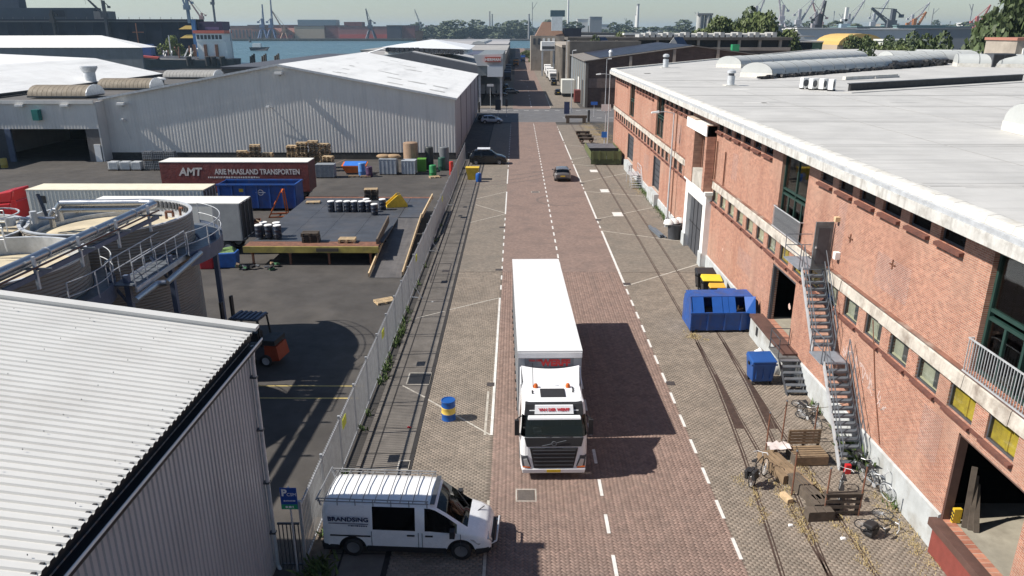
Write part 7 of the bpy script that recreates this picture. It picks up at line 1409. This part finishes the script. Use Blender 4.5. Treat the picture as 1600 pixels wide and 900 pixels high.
def crane(lb, x, y, z0, h, jib, ang, col, s=1.0, base=True, grp='harbour cranes', side=1):
    t = thing('harbour_crane', lb, 'crane', (x,y,z0), 0, grp); c_ = mat('crane_%02d%02d%02d' % tuple(int(99*v) for v in col), col, .6, var=.15, scale=.2); w_ = 1.1*s
    if base:
        for a in (-1,1):
            for e in (-1,1): MB().bar((a*4*s,e*4*s,0),(a*1.6*s,e*1.6*s,h*.45),w_).build('leg', c_, t)
        MB().box(-2*s,2*s,-2*s,2*s,h*.45,h*.5).build('ring_deck', c_, t)
    MB().bar((0,0,h*.5 if base else 0),(0,0,h),1.8*s).build('tower', c_, t); MB().box(-2.5*s,1.5*s,-1.5*s,1.5*s,h*.55,h*.55+3*s).build('machine_house', c_, t)
    e = (side*jib*math.cos(ang), 0, h*.62+jib*math.sin(ang))
    MB().bar((side*1.2*s,0,h*.62),e,.9*s).build('jib', c_, t); MB().bar((0,0,h),e,.3*s).build('tie', c_, t); MB().bar((side*1.2*s,0,h*.62+1.6*s),(e[0]*.97,0,e[2]),.35*s).build('upper_chord', c_, t)
    for k in range(1,7): q = k/7; p = (side*1.2*s+(e[0]-side*1.2*s)*q,0,h*.62+(e[2]-h*.62)*q); MB().bar(p,(p[0]-side*.8*s,0,p[2]+1.6*s*(1-q)),.3*s).build('lacing', c_, t)
    MB().bar((0,0,h),(-side*3.5*s,0,h*.85),.4*s).build('back_stay', c_, t); MB().obox((-side*3.6*s,0,h*.83),(1.8*s,1.2*s,1.4*s)).build('counterweight', c_, t); MB().bar(e,(e[0],0,e[2]-jib*.3),.12*s).build('hook_rope', DGREY, t); return t
crane('dark slewing crane on the dock wall with jib to the left', -232, 448, 12, 20, 14, R(45), (.03,.035,.05), .8, False, side=-1); crane('short dark mast crane farther left on the dock', -262, 448, 12, 15, 4, R(70), (.02,.02,.025), .7, False, side=-1)
crane('tall blue grey lattice crane rising above the dock end', -184, 446, 20, 13, 26, R(72), (.14,.2,.27), .8, False, side=-1); crane('pale pink crane jib left of the dock tower', -186, 470, 18, 8, 22, R(58), (.45,.32,.3), .6, False, side=-1); crane('thin dark mast crane right of the dock tower', -171, 450, 20, 18, 16, R(80), (.1,.12,.15), .5, False, side=1)
crane('blue and white quay crane, left of the far pair', -487, 1520, 0, 38, 40, R(86), (.06,.1,.2), 2.2); crane('blue and white quay crane, right of the far pair', -470, 1520, 0, 38, 48, R(87), (.06,.1,.2), 2.2); crane('small brown crane beside the cream hall', -446, 1520, 0, 26, 46, R(60), (.25,.15,.1), 1.8, side=-1); crane('dark quay crane before the red hall', -278, 1510, 0, 36, 34, R(78), (.06,.07,.1), 2.2, side=-1); crane('slim crane beyond the red hall', -200, 1700, 0, 20, 50, R(70), (.3,.33,.35), 1.6, side=-1)
RB = mat('far_red_brick', (.36,.16,.115), .85, var=.15, scale=.02, dirt=(.26,.14,.11), dscale=.03, damt=.5); RB2 = mat('far_dark_red', (.17,.06,.06), .8, var=.15, scale=.02); REDF = mat('far_red_paint', (.50,.085,.07), .7, var=.1, scale=.02); CREAMF = mat('far_cream', (.45,.36,.26), .8, var=.1, scale=.02)
def far(lb, x0, x1, y, z, m, roof=None, top=None, wins=0, red=0):
    t, b = bld('quay_hall', lb, ((x0+x1)/2,y,0), 'hall', 'halls on the far bank'); b(MB().box(x0,x1,y,y+60,0,z), 'walls', m)
    if roof == 'gable':
        k = max(1,round((x1-x0)/22)); s = (x1-x0)/k
        for i in range(k): b(MB().prism([(x0+i*s,z),(x0+(i+1)*s,z),(x0+(i+.5)*s,z+7)], 'y', y, y+60), 'gable_roof', m)
    else: b(MB().box(x0-.5,x1+.5,y-.5,y+60,z,z+1.2), 'roof', mat('far_slate', (.1,.085,.09), .8))
    if top: b(MB().box(*top[:2],y+10,y+40,z+1.2,z+1.2+top[2]), 'roof_block', top[3])
    for i in range(wins): x = x0+(i+.5)*(x1-x0)/wins; b(MB().box(x-1.6,x+1.6,y-.3,y-.01,3,z*.75), 'window', DGREY)
    if red: b(MB().box(x0+red,x1-1,y-1,y-.02,0,9), 'red_front', REDF)
far('brick quay hall at the left end of the far bank', -560, -505, 1530, 24, RB, wins=8); far('brick hall with tall bays beside the gabled row', -512, -478, 1528, 20, RB, wins=7); far('row of red gabled brick sheds on the far bank', -480, -432, 1525, 14, RB, 'gable', wins=6, red=18); far('dark hall roof behind the gabled sheds', -540, -425, 1590, 26, RB2); far('cream fronted hall behind the pair of cranes', -430, -372, 1530, 24, CREAMF, top=(-425,-350,11,mat('far_glass_box', (.15,.2,.24), .4))); far('dark block joining cream and red halls', -372, -330, 1535, 25, RB2); far('long red hall with bright red base on the far bank', -345, -243, 1530, 23, mat('far_red_clad', (.30,.13,.12), .8, var=.1, scale=.02), top=(-335,-300,8,RB2), red=2); far('dark navy shed at the right of the red hall', -250, -222, 1525, 25, mat('far_navy', (.045,.045,.065), .8)); far('dark red tower block ending the far bank row', -222, -196, 1530, 25, RB2)
fq = MB().box(-600,-190,1500,1502,-2.2,2.2).build('quay_wall', OLDC); tag(fq, 'dark stone quay wall along the far bank', 'quay wall')
# dredger ship
shp = thing('dredger_ship', 'dark hulled dredger with white bridge and red roof moored at the left', 'ship', (-160,372,-2.2)); shp.scale = (1.05,1.05,1.35); HUL = mat('hull_black', (.04,.045,.055), .5, var=.25, scale=.3, dirt=(.06,.03,.028), dscale=.2, damt=.4)
hp = [(-27,-1,5.8),(-24,-4,5.0),(-10,-5,4.0),(15,-5,3.8),(26,-4.5,4.2),(27,0,4.2)]
v = []; 
for x, y, z in hp: v += [(x,y,z),(x*.97+.3,y*.75,0)]
for x, y, z in hp[::-1]: v += [(x,-y,z),(x*.97+.3,-y*.75,0)]
n = len(v)//2; m = MB().add(v, [(2*i,2*((i+1)%n),2*((i+1)%n)+1,2*i+1) for i in range(n)]); m.add([v[2*i] for i in range(n)], [tuple(range(n))]); m.build('hull', HUL, shp)
MB().hull([(-25,-4.2,5.4),(-8,-5.1,4.2),(-8,5.1,4.2),(-25,4.2,5.4),(-25,-4.2,6.0),(-8,-5.1,4.8),(-8,5.1,4.8),(-25,4.2,6.0)]).build('red_bulwark', REDF, shp); MB().box(10,23,-4,4,4,10).build('deckhouse', WHITEP, shp); MB().box(10,22,-4.4,4.4,10,12.6).build('bridge', WHITEP, shp); MB().box(9,23,-4.8,4.8,12.6,13.6).build('bridge_roof', mat('coral_roof', (.55,.13,.09), .6), shp)
for k in range(7): MB().box(10.4+k*1.65,11.6+k*1.65,-4.45,-4.41,10.7,12.1).build('window', DGREY, shp)
for x, z in ((-18,14),(24,12),(-4,10)): MB().cyl((x,0,4.5),(x,0,z+2),.25,n=8).build('mast', RUST if x < -10 else STEEL, shp)
MB().bar((-20,0,13),(-15,0,13),.3).build('yard', RUST, shp); MB().box(-17,-12,-2,2,5,9).build('winch_house', mat('ship_blue', (.02,.08,.25), .5), shp)
for x in (6,14.5,17,21): MB().cyl((x,-5.2,2),(x,-5.6,5),1.2,n=12).build('fender', BLACK, shp)
for x in (8,13,18): MB().box(x,x+1.2,-4.6,-3.8,5,9).build('crane_post', RUST, shp)
rg = random.Random(6)
for k in range(16): x = rg.uniform(-8,10); MB().cyl((x,rg.uniform(-4,4),4),(x,rg.uniform(-4,4),rg.uniform(6,8.5)),.3,n=6).build('deck_fitting', [STEEL,DGREY,RUST,WHITEP][k % 4], shp)
for lb, x, y in (('dark mooring dolphin right of the ship stern',-124,380),('dark mooring dolphin farther right of the ship',-119,384),('leftmost dark dolphin beside the stern',-129,378)):
    t = thing('mooring_dolphin', lb, 'dolphin', (x,y,-2.2), 0, 'mooring dolphins'); 
    for k in range(3): MB().cyl((k*1.0,0,0),(k*.9+.3,.5,6.5+k*.6),.45,n=8).build('pile', TIMBD, t)
    MB().box(-1.5,3.5,-.5,.5,2.5,3.2).build('waling', TIMBD, t)
pn = thing('white_launch', 'small white launch on the water beyond the ship', 'boat', (-250,760,-2.2)); MB().hull([(-7,-2.5,0),(8,-2.2,0),(8,2.2,0),(-7,2.5,0),(-8,-3,3),(11,-1,3.4),(11,1,3.4),(-8,3,3)]).build('hull', HUL, pn); MB().box(-5,3,-2,2,3,6.5).build('cabin', WHITEP, pn)
by = thing('channel_marker', 'dark channel marker post in the water before the far bank', 'marker', (-440,1300,-2.2)); MB().cyl((0,0,0),(0,0,8),2.0,n=10).build('pile', DGREY, by); MB().box(-2.5,2.5,-2.5,2.5,8,9).build('top', BLACK, by)
# ---------------------------------------------------------------- port skyline, right and centre
def boxy(name, lb, cat, x0, x1, y, d, z, m, roof=None, grp='far port buildings'):
    t, b = bld(name, lb, ((x0+x1)/2,y,0), cat, grp); b(MB().box(x0,x1,y,y+d,0,z), 'walls', m); b(MB().box(x0-.6,x1+.6,y-.6,y+d+.6,z,z+.7), 'roof', roof or m)
    if name == 'skyline_building': SKB.append(t)
    for k in range(max(2,int((x1-x0)/12))): x = x0+(k+.5)*(x1-x0)/max(2,int((x1-x0)/12)); b(MB().box(x-2,x+2,y-.2,y-.01,1,min(5,z*.6)), 'gate', DGREY)
WF = mat('far_white', (.62,.62,.60), .7, var=.06, scale=.02); GF = mat('far_grey', (.24,.25,.26), .7, var=.1, scale=.02); TEAL = mat('far_teal', (.16,.25,.26), .7); GRF = mat('far_green', (.03,.10,.07), .7)
boxy('white_warehouse', 'long white warehouse behind the yellow shed', 'warehouse', 188, 250, 500, 60, 16.6, WF); boxy('green_shed', 'dark green shed left of the yellow one', 'shed', 135, 160, 400, 20, 10.5, GRF, WF); boxy('white_box_building', 'small white box building among the trees', 'building', 152, 166, 320, 15, 12, WF); boxy('grey_works', 'grey works hall behind the white warehouse end', 'hall', 250, 300, 520, 40, 17, GF); boxy('pale_roof_hall', 'wide pale hall beyond the right hand trees', 'hall', 300, 460, 700, 60, 19, GF, TEAL); boxy('teal_hall', 'pale teal hall right of the big crane', 'hall', 330, 372, 690, 30, 20, TEAL); boxy('white_office_far', 'white banded office at the left of the port', 'office', 170, 205, 480, 20, 17, WF); boxy('low_store', 'low grey store at the left of the port', 'store', 250, 330, 900, 40, 19.5, GF); boxy('far_grey_block', 'grey block on the centre skyline', 'building', 148, 172, 1600, 20, 42, GF); boxy('far_pale_block', 'pale block beside the grey one on the skyline', 'building', 124, 146, 1620, 20, 38, WF); boxy('brown_annex', 'brown roofed pavilion before the big tree clump', 'pavilion', 40, 62, 290, 14, 14.5, mat('far_pinkish', (.36,.29,.26), .8), WF)
yh, b = bld('yellow_shed', 'arched yellow roofed shed behind the skylights', (166,390,0), 'shed'); n = 10
b(MB().prism([(-11*math.cos(math.pi*i/n)+166, 9.5+5.2*math.sin(math.pi*i/n)) for i in range(n+1)], 'y', 380, 410), 'arched_roof', mat('ochre_roof', (.52,.35,.11), .7, var=.08)); b(MB().box(155,177,381,409,0,9.5), 'walls', CREAMF); b(MB().box(158,165,380.8,380.99,0,8), 'gate', DGREY)
silo, b = bld('grey_silo', 'pair of grey silos left of the big tree clump', (62,300,0), 'silo'); 
for x in (69.2,72.2): b(MB().cyl((x,300,0),(x,300,21.5),1.4,n=18), 'silo_tube', mat('silo_grey', (.36,.37,.36), .7, var=.1), ang=40)
b(MB().box(67.8,73.6,298.6,301.4,21.5,22.2), 'top_deck', GF)
bh, b = bld('brick_stub', 'grey brown brick corner building at the right picture edge', (80,120,0)); b(MB().box(76,90,120,128,0,14.6), 'walls', PALEC); b(MB().box(75.8,90.2,119.8,128.2,14.6,15), 'coping', RB)
for k in range(3): b(MB().box(77+k*2.2,78.4+k*2.2,119.8,119.99,11.5,13.5), 'window', WHITEP)
CRN = [(330,700,0,34,24,R(35),(.09,.10,.12),2.0,'big dark crane with raised boom in the middle of the port',-1),(352,705,0,26,18,R(60),(.36,.15,.07),1.6,'orange crane right of the big dark one',1),(404,700,0,28,22,R(65),(.42,.15,.14),1.3,'red and white crane at the right of the port',1),(262,690,0,30,22,R(80),(.05,.05,.06),1.5,'black crane mast at the left of the port',1),(300,800,0,34,26,R(75),(.35,.33,.34),1.4,'grey crane with steep jib behind the warehouse',1),(390,1100,0,44,40,R(60),(.42,.42,.44),2,'pale crane left of the blue tower',1),(440,1150,0,40,36,R(62),(.45,.28,.27),2,'pinkish crane in the port middle',-1),(500,1200,0,40,40,R(60),(.45,.45,.47),2,'pale crane in the distant crane row',1),(560,1250,0,42,40,R(62),(.4,.42,.45),2,'grey crane at the right of the distant row',1),(620,1250,0,40,40,R(55),(.42,.42,.45),2,'grey crane farther right in the distant row',1),(450,1500,0,60,40,R(70),(.42,.40,.42),2.6,'tall grey crane far behind the black mast',1),(500,1500,0,62,40,R(75),(.45,.42,.44),2.6,'second tall grey crane far behind the black mast',-1)]
for x, y, z, h, j, a, c_, s, lb, sd in CRN: crane(lb, x, y, z, h, j, a, c_, s, True, 'port cranes', sd)
bt, b = bld('blue_white_tower', 'pale blue and white tower in the middle of the port', (298,720,0), 'tower'); b(MB().box(294,302,720,726,0,22), 'base', mat('pale_blue', (.35,.45,.52), .6)); b(MB().box(297,299.5,721,724,22,36), 'mast', WF); b(MB().box(294,303,721,724,24,26), 'crossbeam', WF)
def chimney(lb, x, y, h, r, m): t = thing('chimney', lb, 'chimney', (x,y,0), 0, 'chimneys on the skyline'); MB().cyl((0,0,0),(0,0,h),r,r*.7,n=14).build('stack', m, t, ang=40); MB().cyl((0,0,h),(0,0,h+r*.8),r*.85,n=14).build('crown_ring', GF, t)
chimney('very tall white chimney above the tower house', 103.5, 1600, 86, 2.4, WF); chimney('tall white chimney right of the first', 243, 1600, 64, 3.5, WF); chimney('shorter white chimney touching the tall one', 246.5, 1640, 46, 3, WF); chimney('slim grey chimney at the street end skyline', 25, 1600, 46, 2.2, GF); chimney('slim grey chimney left of centre', -64, 1900, 58, 2.2, GF); chimney('twin of the slim grey chimney left of centre', -58, 1900, 52, 2.0, GF)
rg = random.Random(17)
for i in range(26):
    px = rg.uniform(640,1560); y = rg.uniform(1700,2600); x = (px-807)/1170*y*1.06; boxy('skyline_building', 'small hazy block on the far skyline', 'building', x-rg.uniform(10,40), x+rg.uniform(10,40), y, 30, rg.uniform(18,34), [WF,GF,PALEC,RB][i % 4], None, 'hazy skyline blocks')
for i in range(18):
    px = rg.uniform(820,1560); y = rg.uniform(1500,2400); x = (px-807)/1170*y*1.06; t = thing('skyline_mast', 'mast', 'mast', (x,y,0), 0, 'hazy skyline masts'); SKM.append(t); h = rg.uniform(35,75); MB().bar((0,0,0),(0,0,h),1.3).build('mast', GF, t); MB().bar((0,0,h*.8),(rg.uniform(-16,16),0,h),.8).build('boom', GF, t)

def nth(n): return '%d%s' % (n, 'th' if 10 < n % 100 < 14 else {1:'st',2:'nd',3:'rd'}.get(n % 10, 'th'))
for lst_, f in ((SKT,'hazy skyline tree, %s from the left in the far tree line'),(SKB,'small hazy skyline block, %s from the left on the horizon'),(SKM,'thin hazy skyline mast, %s from the left on the horizon')):
    for i, o in enumerate(sorted(lst_, key=lambda o: o.location.x/o.location.y)): o['label'] = f % nth(i+1)
# ---------------------------------------------------------------- summer haze over the harbour
hz = MB().box(-8100,8100,-400,12100,-6,110).build('haze', None); hz['kind'] = 'stuff'; hz['label'] = 'pale summer haze over the harbour'; hz['category'] = 'haze'
hm = bpy.data.materials.new('haze_air'); hm.use_nodes = True; hn = hm.node_tree; hn.nodes.clear()
ho = hn.nodes.new('ShaderNodeOutputMaterial'); hv = hn.nodes.new('ShaderNodeVolumePrincipled'); hv.inputs['Color'].default_value = (.61,.82,1.0,1); hv.inputs['Density'].default_value = .00010; hv.inputs['Anisotropy'].default_value = .3
hn.links.new(hv.outputs[0], ho.inputs['Volume']); hz.data.materials.clear(); hz.data.materials.append(hm)
